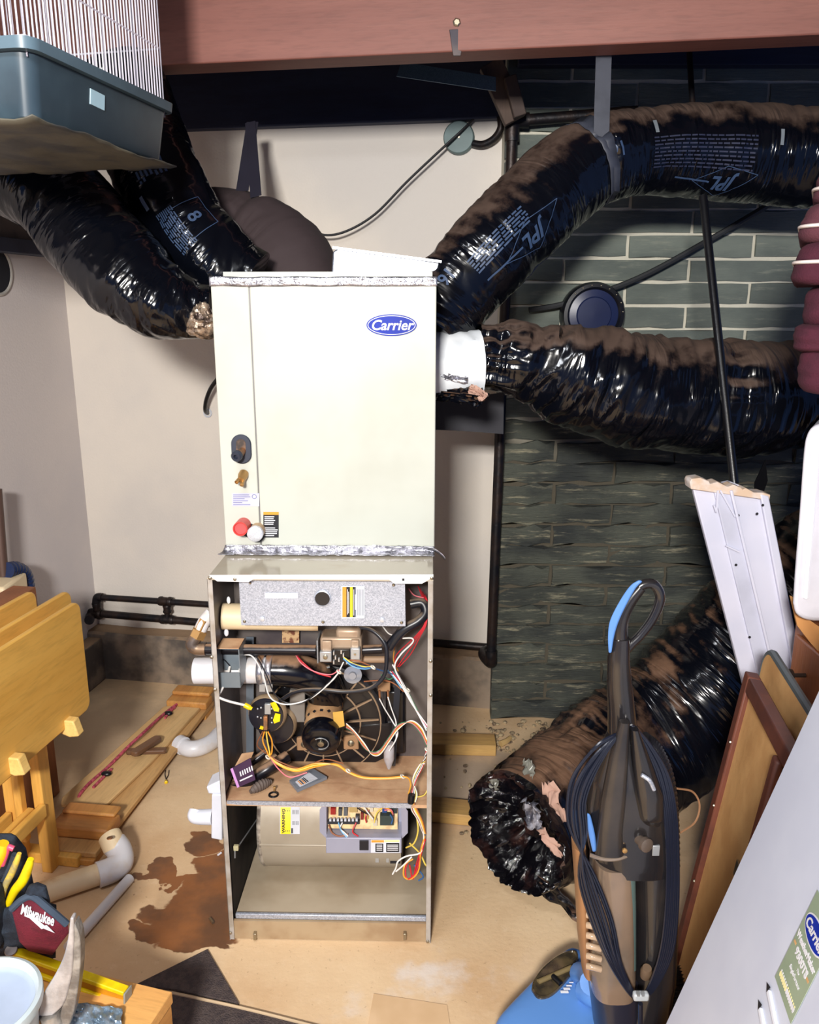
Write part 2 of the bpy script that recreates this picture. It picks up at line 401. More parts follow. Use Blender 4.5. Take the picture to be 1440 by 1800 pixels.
# --- chimney wall of long slump blocks, every block a piece of its own
CH_X, CH_Y = 0.335, 3.03
def brick_mat(name, c, c2, patch, amt, bs):
    m, t, b = new_mat(name); tc = nd(t, 'ShaderNodeNewGeometry'); pos = tc.outputs['Position']
    mp = nd(t, 'ShaderNodeMapping'); t.links.new(pos, mp.inputs[0]); mp.inputs['Scale'].default_value = (1, 1, 2.2)
    oi = nd(t, 'ShaderNodeObjectInfo')
    a = mixc(t, ramp(t, noi(t, mp.outputs[0], 4.0, 5), 0.35, 0.68), lin(c), lin(c2))
    a = mixc(t, math_(t, 'MULTIPLY', oi.outputs['Random'], 0.45), a, lin(tuple(x * 0.72 for x in c)))
    mp2 = nd(t, 'ShaderNodeMapping'); t.links.new(pos, mp2.inputs[0]); mp2.inputs['Scale'].default_value = (0.55, 1, 4.6)
    k = ramp(t, noi(t, mp2.outputs[0], 11.0, 8, 0.72), 0.54, 0.74)
    a = mixc(t, math_(t, 'MULTIPLY', k, amt), a, lin(patch))
    t.links.new(a, b.inputs['Base Color']); b.inputs['Roughness'].default_value = 0.92
    bump(t, b, noi(t, mp2.outputs[0], 26.0, 8, 0.7), bs, 0.012)
    return m
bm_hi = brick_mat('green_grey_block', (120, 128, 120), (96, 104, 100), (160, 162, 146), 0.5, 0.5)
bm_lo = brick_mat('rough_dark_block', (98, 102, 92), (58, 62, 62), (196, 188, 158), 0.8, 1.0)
wall = MB().box((CH_X, CH_Y + 0.012, 0), (2.5, CH_Y + 0.35, 2.56))
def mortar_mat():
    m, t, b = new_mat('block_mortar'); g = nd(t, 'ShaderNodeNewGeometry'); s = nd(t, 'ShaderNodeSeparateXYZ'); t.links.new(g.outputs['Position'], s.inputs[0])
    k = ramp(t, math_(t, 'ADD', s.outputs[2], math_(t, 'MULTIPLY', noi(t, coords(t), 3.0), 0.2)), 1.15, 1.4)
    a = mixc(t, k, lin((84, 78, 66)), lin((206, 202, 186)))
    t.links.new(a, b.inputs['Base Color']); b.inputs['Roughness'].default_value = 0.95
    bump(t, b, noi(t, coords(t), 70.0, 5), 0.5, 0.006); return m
wr = struct(wall, 'wall_right', mortar_mat())
bl = 0.445; bh = 0.0815
def brick_mesh(seed, rough, w_=bl - 0.012, h_=bh - 0.011, dp=0.05):
    mb = MB(); nu, nv = 7, 2; rnd = random.Random(seed)
    def pt(i, j, back):
        x = w_ * i / nu; z = h_ * j / nv
        if back: return V((x, dp, z))
        e = 0.004 if (j in (0, nv) or i in (0, nu)) else 0.0
        return V((x + rnd.uniform(-1, 1) * rough * 0.4, e + rnd.uniform(-1, 0.6) * rough, z + rnd.uniform(-1, 1) * rough * (0.9 if j in (0, nv) else 0.5)))
    F = [[pt(i, j, 0) for i in range(nu + 1)] for j in range(nv + 1)]
    vs_ = [p for r_ in F for p in r_]; n = nu + 1; fs = []
    for j in range(nv):
        for i in range(nu): a = j * n + i; fs.append((a, a + 1, a + n + 1, a + n))
    k = len(vs_); bk = [pt(0, 0, 1), pt(nu, 0, 1), pt(nu, nv, 1), pt(0, nv, 1)]; vs_ += bk
    fs.append(tuple(range(n)) [::-1] + (k, k + 1)); fs.append(tuple(nv * n + i for i in range(n)) + (k + 2, k + 3))
    fs.append(tuple(j * n for j in range(nv + 1)) + (k + 3, k)); fs.append(tuple(j * n + nu for j in range(nv, -1, -1)) + (k + 1, k + 2))
    mb.add(vs_, fs); return mb
hi = [brick_mesh(i, 0.003).build('brick', bm_hi, wr) for i in range(5)]
lo_ = [brick_mesh(40 + i, 0.009).build('brick', bm_lo, wr) for i in range(6)]
half = [brick_mesh(80 + i, (0.003, 0.009)[i], bl / 2 - 0.012).build('brick', (bm_hi, bm_lo)[i], wr) for i in range(2)]
used = set()
def put_brick(src, loc):
    o = src
    if src.name in used: o = src.copy(); COL.objects.link(o); o.parent = wr
    used.add(src.name); o.location = loc; return o
rb = random.Random(3)
for row in range(31):
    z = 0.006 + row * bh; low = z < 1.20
    x = CH_X - 0.004
    if row % 2:
        put_brick(half[1 if low else 0], (x, CH_Y + rb.uniform(-0.004, 0.004), z)); x += bl / 2
    else:
        x += 0.0
    while x < 1.75:
        src = rb.choice(lo_ if low else hi)
        put_brick(src, (x, CH_Y + rb.uniform(-0.006, 0.006) * (1 if low else 0.4), z + rb.uniform(-0.002, 0.002))); x += bl
# top plate over the chimney wall and framing blocks
MBp = MB().box((0.36, CH_Y - 0.05, 2.40), (2.5, CH_Y - 0.001, 2.56)); struct(MBp, 'trim_6', M['dark_wood'], bevel=0.003)
wb = wood('dusty_framing', (96, 78, 66), (70, 58, 54), 'z', 8, 0.8)
fr_ = thing('framing_brace', 'two short brown timber braces above the round cable box', 'brace', atY(900, 200, 2.9))
MB().bar(atY(862, 112, 2.92), atY(906, 212, 2.92), 0.075, 0.04, (0, 1, 0)).build('timber', wb, fr_, bevel=0.003)
MB().bar(atY(896, 135, 2.88), atY(914, 205, 2.88), 0.04, 0.035, (0, 1, 0)).build('timber', wb, fr_, bevel=0.003)
# bluish galvanised plate under the rim board
pl = [atY(706, 108, 2.95), atY(872, 135, 2.8), atY(872, 160, 2.8), atY(697, 134, 2.95)]
tag(MB().prism(pl, (0, 0.006, 0)).build('steel_plate', galv('blue_steel', (66, 92, 118), (80, 106, 132), 0.5), bevel=0.001), 'bare sheet steel plate hanging below the dark rim board', 'plate')

# ================================================================ DUCTS
class Duct:
    def __init__(s, pts, rad, seed=0, fold=0.006, bulge=0.008, step=0.0065, cinch=(), twist=0.0):
        base = catmull(pts, 24)
        L = [0.0]
        for a, b in zip(base, base[1:]): L.append(L[-1] + (b - a).length)
        s.L = L[-1]; n = int(s.L / step) + 1; s.path = []; j = 0
        for i in range(n + 1):
            t = s.L * i / n
            while j < len(L) - 2 and L[j + 1] < t: j += 1
            k = (t - L[j]) / max(1e-9, L[j + 1] - L[j]); s.path.append(base[j].lerp(base[j + 1], k))
        s.fr = frames(s.path); s.n = n; s.rad = rad; s.seed = seed; s.fold = fold; s.bulge = bulge; s.cinch = cinch; s.tw = twist
    def radius(s, u, th):
        q = u / s.L * (len(s.rad) - 1); i = min(int(q), len(s.rad) - 2); f = q - i; f = f * f * (3 - 2 * f)
        r = s.rad[i] * (1 - f) + s.rad[i + 1] * f
        c, d = math.cos(th), math.sin(th); sd = V((s.seed * 3.7, s.seed * 1.3, s.seed * 0.7))
        uu = u + s.tw * math.sin(th + s.seed)
        k = fbm(V((uu * 24, c * 0.9, d * 0.9)) + sd, 2); k2 = fbm(V((uu * 9 + 2, c * 1.3, d * 1.3)) + sd * 1.7, 2)
        fm = 0.35 + 1.3 * max(0.0, noise.noise(V((uu * 6, c * 0.9, d * 0.9)) + sd * 2.3))
        r += fm * s.fold * (1.0 - 2.2 * abs(k)) + s.fold * 0.9 * k2 + s.bulge * noise.noise(V((u * 4, c, d)) + sd)
        for uc, dp, wd in s.cinch:
            g = math.exp(-((u - uc) / wd) ** 2); r *= 1 - dp * g
            r += s.fold * 1.6 * math.exp(-((u - uc) / (wd * 3.5)) ** 2) * noise.noise(V((c * 5, d * 5, u * 3)) + sd) 
        return r
    def at(s, u, th, off=0.0):
        q = max(0.0, min(u / s.L, 1.0)) * s.n; i = min(int(q), s.n - 1); f = q - i
        p0, t0, a0, b0 = s.fr[i]; p1, t1, a1, b1 = s.fr[i + 1]
        r = s.radius(u, th) + off
        return p0.lerp(p1, f) + (a0.lerp(a1, f) * math.cos(th) + b0.lerp(b1, f) * math.sin(th)) * r
    def mesh(s, n=88, caps=(True, True)):
        mb = MB(); rr = []
        for i in range(s.n + 1):
            p, t, a, b = s.fr[i]; u = s.L * i / s.n
            rr.append([p + (a * math.cos(6.28318 * k / n) + b * math.sin(6.28318 * k / n)) * s.radius(u, 6.28318 * k / n) for k in range(n)])
        mb.rings(rr, caps)
        for i in range(s.n + 1):
            for k in range(n):
                x = 6.28318 * k / n
                mb.uv[i * n + k] = (s.L * i / s.n, abs(x - 3.14159) * 0.12 / 0.38)
        return mb
    def put(s, u0, th0, flip=1, rot=0):
        def f(x, y, z):
            if rot: x, y = x * math.cos(rot) - y * math.sin(rot), x * math.sin(rot) + y * math.cos(rot)
            return s.at(u0 + flip * x, th0 - flip * y / 0.125, 0.0025 + z)
        return f
    def theta_to(s, u, d):
        """angle round the tube that looks along d"""
        i = min(int(u / s.L * s.n), s.n - 1); p, t, a, b = s.fr[i]; d = V(d)
        return math.atan2(d.dot(b), d.dot(a))
def strip(d, put, pts, w_, name, m, parent):
    """thin printed line on a duct"""
    mb = MB()
    for (x0, y0), (x1, y1) in zip(pts, pts[1:]):
        L = math.hypot(x1 - x0, y1 - y0); nx, ny = -(y1 - y0) / L * w_ / 2, (x1 - x0) / L * w_ / 2; k = max(2, int(L / 0.008))
        mb.grid(lambda u, v: put(x0 + (x1 - x0) * u + nx * (2 * v - 1), y0 + (y1 - y0) * u + ny * (2 * v - 1), 0.0), k, 1)
    return mb.build(name, m, parent, angle=0)
def printed_block(put, x0, x1, y0, y1, rows, name, m, parent, seed=1, fill=0.55):
    rn = random.Random(seed); mb = MB(); dy = (y1 - y0) / rows
    for r_ in range(rows):
        x = x0
        while x < x1 - 0.004:
            w_ = rn.uniform(0.008, 0.03); a, b = x, min(x + w_, x1); yy = y0 + dy * r_
            mb.grid(lambda u, v: put(a + (b - a) * u, yy + dy * fill * v, 0.0), max(1, int(w_ / 0.01)), 1); x = b + 0.004
    return mb.build(name, m, parent, angle=0, kind='stuff')
f_left = film('duct_wrap_grey_dust', (62, 60, 52), 0.62, amt=0.8)
f_brown = film('duct_wrap_brown_dust', (84, 66, 56), 0.42, amt=0.85)
f_floor = film('duct_wrap_thick_dust', (122, 90, 68), 0.66, rough=0.16, amt=0.85)
f_dull = film('duct_wrap_dull', (58, 46, 48), -0.35, rough=0.35, bs=0.25)
def duct(name, label, pts, rad, m, **k):
    caps = k.pop('caps', (True, True))
    d = Duct([atY(*p) for p in pts], rad, **k)
    t = thing(name, label, 'duct', d.path[0]); d.root = t
    d.wrap = d.mesh(caps=caps).build('plastic_wrap', m, t, angle=60)
    return d
# three ducts on the left of the furnace
d1 = duct('flexible_duct', 'fat black plastic duct sagging lowest at left under the grey tray', [(-110, 230, 2.42), (-20, 275, 2.40), (95, 338, 2.36), (160, 412, 2.32), (215, 478, 2.28), (275, 527, 2.26), (335, 548, 2.27), (366, 552, 2.28)],
          [0.122, 0.122, 0.125, 0.126, 0.128, 0.125, 0.10, 0.068], f_left, seed=1, fold=0.006, bulge=0.010, twist=0.05)
def liner(path, r, name, m, parent, amp=0.012, fu=60):
    mb = MB(); fr = frames(path); rr = []
    for i, (p, t, a, b) in enumerate(fr):
        rr.append([p + (a * math.cos(6.28318 * k / 40) + b * math.sin(6.28318 * k / 40)) * (r(i / (len(fr) - 1)) + amp * fbm(V((i * 0.35, math.cos(6.28318 * k / 40) * 5, math.sin(6.28318 * k / 40) * 5)))) for k in range(40)])
    return mb.rings(rr).build(name, m, parent, angle=30)
liner(catmull([atY(338, 560, 2.17), atY(354, 566, 2.17), atY(372, 560, 2.18)], 8), lambda t: 0.035 + 0.012 * t, 'foil_liner', mat('torn_foil', (176, 158, 140), 0.3, 0.7, c2=(70, 58, 54), sc=40, bmp=0.5, bsc=60), d1.root)
d2 = duct('flexible_duct', 'black plastic duct with printed panels rising behind the tray corner', [(205, 130, 2.55), (245, 235, 2.52), (287, 335, 2.48), (340, 420, 2.46), (400, 480, 2.45), (440, 505, 2.45)],
          [0.122, 0.122, 0.12, 0.12, 0.125, 0.11], f_left, seed=2, fold=0.006, bulge=0.008, twist=0.06)
d3 = duct('flexible_duct', 'short dull brown dusty duct bowed behind the furnace top under two straps', [(330, 400, 2.86), (400, 405, 2.84), (455, 425, 2.80), (505, 470, 2.74), (540, 530, 2.70)],
          [0.13, 0.13, 0.145, 0.15, 0.13], f_dull, seed=3, fold=0.004, bulge=0.006, cinch=((0.22, 0.10, 0.02),))
# printing on the second duct
th = d2.theta_to(0.45, EYE - d2.path[d2.n // 2])
u8 = 0.50
q = d2.put(u8, th - 0.30, 1)
text('printed_number', '8', 0.055, M['ductink'], d2.root, d2.put(u8, th - 0.28, 1, 0.0), bold=0.001, ext=0.0002, cuts=1)
strip(d2, q, [(-0.05, -0.05), (0.05, -0.05), (0.05, 0.045), (-0.05, 0.045), (-0.05, -0.05)], 0.002, 'printed_frame', M['ductink'], d2.root)
printed_block(d2.put(u8, th + 0.22), -0.06, 0.06, -0.025, 0.03, 9, 'printed_lines', M['ductink'], d2.root, 3)
printed_block(d2.put(0.26, th - 0.05), -0.14, 0.10, -0.05, 0.04, 7, 'printed_lines', M['ductink'], d2.root, 4)
strip(d2, d2.put(0.4, th + 0.5), [(-0.018, 0), (0.018, 0)], 0.012, 'printed_mark', mat('pale_ink', (120, 132, 150), 0.5), d2.root)
# two ducts on the right
d4 = duct('flexible_duct', 'long black duct climbing from the furnace and bending level under the girder', [(752, 575, 2.34), (792, 520, 2.36), (858, 445, 2.38), (925, 380, 2.42), (985, 322, 2.47), (1050, 283, 2.52), (1130, 268, 2.56), (1230, 268, 2.60), (1340, 274, 2.62), (1480, 280, 2.62)],
          [0.118, 0.122, 0.124, 0.124, 0.124, 0.116, 0.128, 0.138, 0.138, 0.135], f_brown, seed=4, fold=0.005, bulge=0.006, cinch=((0.665, 0.10, 0.02),))
d5 = duct('flexible_duct', 'wrinkled shiny black duct sagging level in front of the grey block wall', [(838, 628, 2.33), (872, 632, 2.33), (920, 637, 2.33), (1000, 658, 2.34), (1100, 683, 2.36), (1200, 697, 2.38), (1310, 702, 2.40), (1420, 690, 2.42), (1500, 680, 2.44)],
          [0.085, 0.100, 0.140, 0.158, 0.160, 0.162, 0.162, 0.158, 0.155], f_brown, seed=5, fold=0.011, bulge=0.008, twist=0.03, cinch=((0.05, 0.06, 0.02), (0.72, 0.03, 0.015)))
liner(catmull([atY(742, 645, 2.28), atY(790, 642, 2.28), atY(842, 640, 2.29)], 10), lambda t: 0.092, 'insulation_liner', mat('white_liner', (226, 232, 238), 0.5, c2=(240, 244, 248), sc=8), d5.root, amp=0.004)
liner(catmull([atY(770, 690, 2.24), atY(800, 692, 2.22), atY(838, 698, 2.21), atY(848, 706, 2.21)], 8), lambda t: 0.020, 'torn_wrap', f_floor, d5.root, amp=0.014)
liner(catmull([atY(826, 684, 2.20), atY(842, 690, 2.19), atY(852, 700, 2.19)], 6), lambda t: 0.010, 'torn_insulation', mat('pink_wool', (186, 150, 134), 0.95), d5.root, amp=0.012)
liner(catmull([atY(774, 660, 2.20), atY(795, 664, 2.19), atY(822, 668, 2.19)], 6), lambda t: 0.006, 'torn_foil', M['foil'], d5.root, amp=0.010)
MB().prism([atY(*p) for p in ((758, 690, 2.62), (836, 696, 2.62), (886, 690, 2.62), (885, 763, 2.62), (820, 758, 2.62), (758, 755, 2.62))], (0, 0.004, 0)).build('liner_shadow', mat('shadow_black', (22, 22, 34), 0.55), d5.root)  # flat dark sheet in place of the shade below the white liner
# lettering on the climbing duct
def duct_pt(d, px, py):
    best = None
    for i in range(0, 200):
        u = d.L * i / 199
        for k in range(72):
            t_ = 6.28318 * k / 72; p = d.at(u, t_); v = p - EYE
            x = 720 + FPX * v.x / v.dot(FWD); y = 900 - FPX * v.dot(UPV) / v.dot(FWD); e = (x - px) ** 2 + (y - py) ** 2 + (v.length * 60) ** 2 * 0.02
            if best is None or e < best[0]: best = (e, u, t_)
    return best[1], best[2]
def jpl(d, px, py, s=1.0):
    u, t_ = duct_pt(d, px, py); q = d.put(u, t_, -1)
    u2, t2 = u, t_
    text('printed_letters', 'JPL', 0.055 * s, M['ductink'], d.root, d.put(u, t_, jflip), shear=0.25, bold=0.0015, ext=0.0002, cuts=1)
    q = d.put(u, t_, jflip)
    strip(d, q, [(-0.10 * s, -0.03 * s), (0.0, 0.045 * s), (0.10 * s, -0.0 * s), (0.0, -0.045 * s), (-0.10 * s, -0.03 * s)], 0.0018, 'printed_diamond', M['ductink'], d.root)
    strip(d, q, [(0.045 * s, 0.0), (0.16 * s, -0.006)], 0.005, 'printed_arrow', M['ductink'], d.root)
jflip = -1
jpl(d4, 940, 415, 1.0)
jpl(d4, 1270, 322, 1.0)
u, t_ = duct_pt(d4, 880, 420); printed_block(d4.put(u, t_), -0.09, 0.09, -0.02, 0.03, 6, 'printed_lines', M['ductink'], d4.root, 5)
u, t_ = duct_pt(d4, 1240, 270); printed_block(d4.put(u, t_), -0.16, 0.16, -0.04, 0.05, 9, 'printed_lines', mat('faint_ink', (34, 40, 66), 0.6), d4.root, 6, 0.4)
u, t_ = duct_pt(d4, 1088, 262); text('printed_number', '16', 0.05, M['ductink'], d4.root, d4.put(u, t_, -1), bold=0.001, ext=0.0002, cuts=1)
u, t_ = duct_pt(d4, 785, 488); text('printed_number', '16', 0.05, M['ductink'], d4.root, d4.put(u, t_, -1), bold=0.001, ext=0.0002, cuts=1)
for px, py in ((1152, 222), (1377, 238)):
    u, t_ = duct_pt(d4, px, py); strip(d4, d4.put(u, t_), [(0, -0.02), (0, 0.018)], 0.011, 'staple_tab', mat('pale_tab', (120, 128, 136), 0.5), d4.root)
# the loose length on the floor, torn open toward the camera
P6 = [V((0.30, 1.99, 0.215)), V((0.42, 2.10, 0.215)), V((0.60, 2.24, 0.24)), V((0.80, 2.34, 0.34)), V((1.02, 2.42, 0.52)), V((1.24, 2.46, 0.72)), V((1.5, 2.5, 0.92))]
d6 = Duct(P6, [0.172, 0.205, 0.212, 0.21, 0.215, 0.22, 0.22], seed=6, fold=0.012, bulge=0.012, twist=0.05, cinch=((0.33, 0.06, 0.03),))
t6 = thing('loose_flexible_duct', 'thick black duct length lying on the floor with torn open end', 'duct', (0.42, 2.1, 0)); d6.root = t6
d6.mesh(100, caps=(False, True)).build('plastic_wrap', f_floor, t6, angle=60)
# crumpled mouth folding back into the tube
p0, tt, aa, bb = d6.fr[0]
mb = MB(); rr = []
for i in range(40):
    f = i / 39.0; ring = []
    for k in range(140):
        a = 6.28318 * k / 140
        r0 = d6.radius(0, a) * (1.0 + 0.03 * math.sin(f * 3.14)) * (1 - 0.62 * f ** 1.2)
        nz = fbm(V((math.cos(a) * 8, math.sin(a) * 8, f * 1.2)) + V((9, 1, 4)), 3)
        r_ = r0 + 0.022 * nz * (1 - f) * min(1, f * 6)
        dep = 0.10 * f ** 1.3 - 0.028 * math.sin(min(1, f * 4) * 3.14) + 0.035 * fbm(V((math.cos(a) * 9, math.sin(a) * 9, f * 1.4)), 3) * min(1, f * 5)
        ring.append(p0 + tt * dep + (aa * math.cos(a) + bb * math.sin(a)) * r_)
    rr.append(ring)
mb.rings(rr, (False, True)).build('torn_mouth', mat('crumpled_film', (10, 9, 14), 0.1, c2=(62, 38, 34), sc=9, lo=0.52, hi=0.72, bmp=0.5, bsc=60, coat=0.5), t6, angle=50)
def scrap(name, px, py, Y, w_, h_, m, parent, seed, rot=0.0):
    o = atP(px, py, p0 + tt * (0.012 + Y), tt); hx = tt.cross(V((0, 0, 1))).normalized(); hy = hx.cross(tt).normalized()
    if hx.x < 0: hx = -hx
    if hy.z < 0: hy = -hy
    xd = hx * math.cos(rot) + hy * math.sin(rot); yd = -hx * math.sin(rot) + hy * math.cos(rot)
    def f(u, v):
        e = 1 + 0.5 * noise.noise(V((math.cos(6.28 * v) * 1.5, math.sin(6.28 * u) * 1.5, seed * 3.1)))
        return o + xd * (u - 0.5) * w_ * e + yd * (v - 0.5) * h_ * (2 - e) - tt * 0.018 * fbm(V((u * 3, v * 3, seed)))
    return MB().grid(f, 10, 10).build(name, m, parent, solid=0.001, angle=50)
scrap('torn_insulation', 975, 1410, -0.005, 0.045, 0.10, mat('pink_wool', (186, 150, 134), 0.95), t6, 1, 0.5)
scrap('torn_insulation', 968, 1480, 0.01, 0.09, 0.03, mat('pink_wool', (186, 150, 134), 0.95), t6, 2, -0.5)
scrap('clear_film', 936, 1432, -0.02, 0.05, 0.09, mat('clear_film', (150, 150, 160), 0.1, c2=(60, 60, 70), sc=30, lo=0.4, hi=0.6, bmp=0.6, bsc=50, coat=0.6), t6, 3, 0.3)
scrap('film_patch', 930, 1352, 0.01, 0.03, 0.055, mat('grey_film', (120, 120, 112), 0.3), t6, 4, 0.2)
scrap('film_patch', 868, 1372, 0.0, 0.03, 0.05, mat('grey_film', (120, 120, 112), 0.3), t6, 5, 0.1)
scrap('wrap_flap', 985, 1582, 0.0, 0.16, 0.05, f_floor, t6, 6, -0.12)
# straps that carry the ducts
st_m = mat('grey_strap', (58, 62, 74), 0.5, c2=(44, 48, 60), sc=12)
s1 = thing('hanging_strap', 'wide grey strap from the girder looped round the upper right duct', 'strap', atY(1060, 80, 2.45))
a0, a1 = atY(1062, 78, 2.42), atY(1056, 275, 2.40)
MB().bar(a0, a1, 0.042, 0.003, (0, 1, 0)).build('webbing', st_m, s1)
lp = MB(); lp.grid(lambda u, v: d4.at(0.665 + (v - 0.5) * 0.042, d4.theta_to(0.665, (0, -1, 0.5)) + u * 6.28318, 0.003), 60, 2); lp.build('loop', st_m, s1, solid=0.002)
MB().box(atY(1022, 87, 2.42) , atY(1050, 80, 2.42) + V((0, 0.012, 0))).build('tag', mat('paper_tag', (206, 190, 160), 0.8), s1)
s2 = thing('hanging_strap', 'pair of dark straps forming a narrow V below the rim board', 'strap', atY(440, 232, 3.0))
MB().bar(atY(444, 215, 3.05), atY(426, 335, 2.78), 0.04, 0.003, (0, 1, 0)).build('webbing', mat('dark_strap', (44, 42, 56), 0.6), s2)
MB().bar(atY(440, 215, 3.05), atY(450, 345, 2.74), 0.036, 0.003, (0, 1, 0)).build('webbing', mat('dark_strap', (44, 42, 56), 0.6), s2)

# ================================================================ FURNACE
FO = V((-0.2105, 1.826, 0)); FA = R(-1.3)
FM = Matrix.Translation(FO) @ Matrix.Rotation(FA, 4, 'Z'); FI = FM.inverted()
fur = thing('furnace', 'open tall gas furnace cabinet with exposed wiring, motor and circuit board on the floor', 'furnace', M=FM)
def FL(px, py, yl):
    o = FI @ EYE; d = FI.to_3x3() @ ray(px, py); return o + d * ((yl - o.y) / d.y)
def FZ(px, py, z):
    o = FI @ EYE; d = FI.to_3x3() @ ray(px, py); return o + d * ((z - o.z) / d.z)
def plate(pts, yl, th=0.002): return MB().prism([FL(x, y, yl) for x, y in pts], (0, th, 0))
def fp(name, pts, yl, m, th=0.002, parent=None, **k): return plate(pts, yl, th).build(name, m, parent or fur, local=True, **k)
def quad(x0, y0, x1, y1): return [(x0, y0), (x1, y0), (x1, y1), (x0, y1)]
HW = 0.2665
cb_ = M['cabbrown']
post = mat('edge_grey_enamel', (168, 162, 156), 0.4, c2=(150, 140, 128), sc=20)
side = mat('furnace_side_steel', (122, 116, 116), 0.45, 0.2, c2=(74, 74, 86), sc=4)
mb = MB().box((-HW, 0, 0), (-HW + 0.0015, 0.70, 1.010)).box((-HW, 0, 0.002), (-HW + 0.0125, 0.0015, 1.008)); mb.build('left_side', post, fur, local=True)
mb = MB().box((HW - 0.0015, 0, 0), (HW, 0.70, 1.010)).box((HW - 0.0125, 0, 0.002), (HW, 0.0015, 1.008)); mb.build('right_side', post, fur, local=True)
# inner faces: bare dark steel above, black insulation below
MB().box((-HW + 0.002, 0.016, 0.42), (-HW + 0.004, 0.235, 1.0)).build('inner_side', side, fur, local=True)
MB().box((HW - 0.004, 0.016, 0.42), (HW - 0.002, 0.235, 1.0)).build('inner_side', side, fur, local=True)
ins = mat('black_insulation', (40, 34, 32), 0.9, c2=(24, 22, 24), sc=20)
MB().box((-HW + 0.002, 0.016, 0.004), (-HW + 0.012, 0.68, 0.395)).build('insulation_liner', ins, fur, local=True)
MB().box((HW - 0.010, 0.016, 0.004), (HW - 0.002, 0.68, 0.395)).build('insulation_liner', ins, fur, local=True)
MB().box((-HW, 0.698, 0), (HW, 0.70, 1.01)).build('back_panel', ins, fur, local=True)
MB().box((-HW, 0.0, 1.006), (HW, 0.70, 1.012)).build('top_panel', mat('gloss_taupe_top', (178, 170, 154), 0.12, c2=(158, 140, 116), sc=6, lo=0.5, hi=0.8), fur, local=True, bevel=0.0015)
fp('front_rail', [(367, 1011), (762, 1010), (762, 1017), (756, 1018), (742, 1026), (694, 1026), (684, 1019), (446, 1018), (437, 1023), (382, 1022), (372, 1015)], -0.003, mat('pale_rail', (226, 226, 224), 0.35), 0.003)
mb = MB()
for px, py in ((369, 1016), (413, 1018), (759, 1016), (372, 1155), (378, 1212), (757, 1162), (757, 1222), (405, 1640), (752, 1655)):
    mb.lathe([(0.0042, 0), (0.0042, 0.0015), (0.002, 0.003)], FL(px, py, -0.003), (0, -1, 0), 8)
mb.build('cabinet_screws', M['screw'], fur, local=True, kind='stuff')
fp('rail_slot', quad(707, 1017, 711, 1021), -0.0045, M['ink'], 0.001)
# vestibule wall and shelf
vest = mat('vestibule_steel', (104, 96, 92), 0.55, 0.25, c2=(70, 62, 66), sc=5, dust=((170, 140, 110), 1.1))
MB().box((-HW + 0.004, 0.235, 0.41), (HW - 0.004, 0.237, 1.0)).build('vestibule_panel', vest, fur, local=True)
fp('vestibule_flange', quad(433, 1120, 446, 1330), 0.20, mat('blue_grey_steel', (112, 122, 134), 0.45, 0.4), 0.004)
dustm = mat('dusty_shelf', (196, 158, 122), 0.9, c2=(176, 134, 100), sc=12, bmp=0.15)
MB().box((-HW + 0.004, 0.004, 0.402), (HW - 0.004, 0.69, 0.411)).build('blower_shelf', dustm, fur, local=True)
fp('shelf_lip', [(399, 1408), (724, 1413), (723, 1421), (420, 1415), (399, 1413)], 0.0015, M['galv'], 0.0025)
fp('shelf_patch', [(592, 1396), (640, 1397), (644, 1408), (588, 1407)], 0.05, dustm, 0.001) if False else None
# base
MB().box((-HW + 0.014, 0.018, 0.058), (HW - 0.012, 0.69, 0.062)).build('base_pan', mat('dusty_pan', (190, 176, 154), 0.5, 0.1, c2=(164, 146, 122), sc=4, lo=0.35, hi=0.7), fur, local=True)
MB().box((-HW + 0.016, 0.010, 0.058), (HW - 0.012, 0.019, 0.073)).build('pan_rail', M['galv'], fur, local=True, bevel=0.002)
MB().box((-HW + 0.012, 0.004, 0.002), (HW - 0.012, 0.012, 0.057)).build('kick_plate', mat('dusty_kick_plate', (170, 148, 118), 0.6, c2=(150, 124, 94), sc=8), fur, local=True)
for px in (449, 712):
    c_ = FL(px, 1646, 0.0); MB().box(c_ + V((-0.004, -0.008, -0.006)), c_ + V((0.004, 0.004, 0.014))).build('clip', M['screw'], fur, local=True, bevel=0.001)
# --- burner box cover with sight glass and labels
bxm = M['galv']
fp('burner_box_cover', [(420, 1021), (440, 1018), (684, 1019), (712, 1025), (713, 1101), (424, 1099)], 0.030, bxm, 0.003)
p_a, p_b = FL(424, 1022, 0.033), FL(712, 1098, 0.033)
MB().box((p_a.x + 0.01, 0.034, p_b.z + 0.004), (p_b.x - 0.004, 0.20, 0.995)).build('burner_box', mat('burner_box_dark', (60, 58, 64), 0.5, 0.4), fur, local=True)
o_ = FL(567, 1052, 0.029)
sg = MB().lathe([(0.0205, 0), (0.0205, 0.002), (0.018, 0.003), (0.0175, 0.0005)], o_, (0, -1, 0), 28, (True, False)).build('sight_port', M['galv'], fur, local=True)
MB().lathe([(0.0178, 0), (0.0178, 0.0008)], o_ + V((0, -0.0004, 0)), (0, -1, 0), 28).build('sight_glass', mat('dark_glass', (18, 24, 34), 0.08), sg, local=True)
fp('label', quad(466, 1042, 524, 1052), 0.0285, M['paper'], 0.001)
lb = fp('caution_label', quad(600, 1030, 641, 1087), 0.0285, M['paper'], 0.001, label='white caution label with orange, black and yellow stripes')
fp('orange_stripe', quad(602, 1032, 609, 1085), 0.0280, M['orangel'], 0.0006, parent=lb)
fp('black_stripe', quad(609, 1032, 624, 1085), 0.0280, M['ink'], 0.0006, parent=lb)
fp('yellow_stripe', quad(615.5, 1032, 620, 1085), 0.0275, M['yellowl'], 0.0006, parent=lb)
mb = MB()
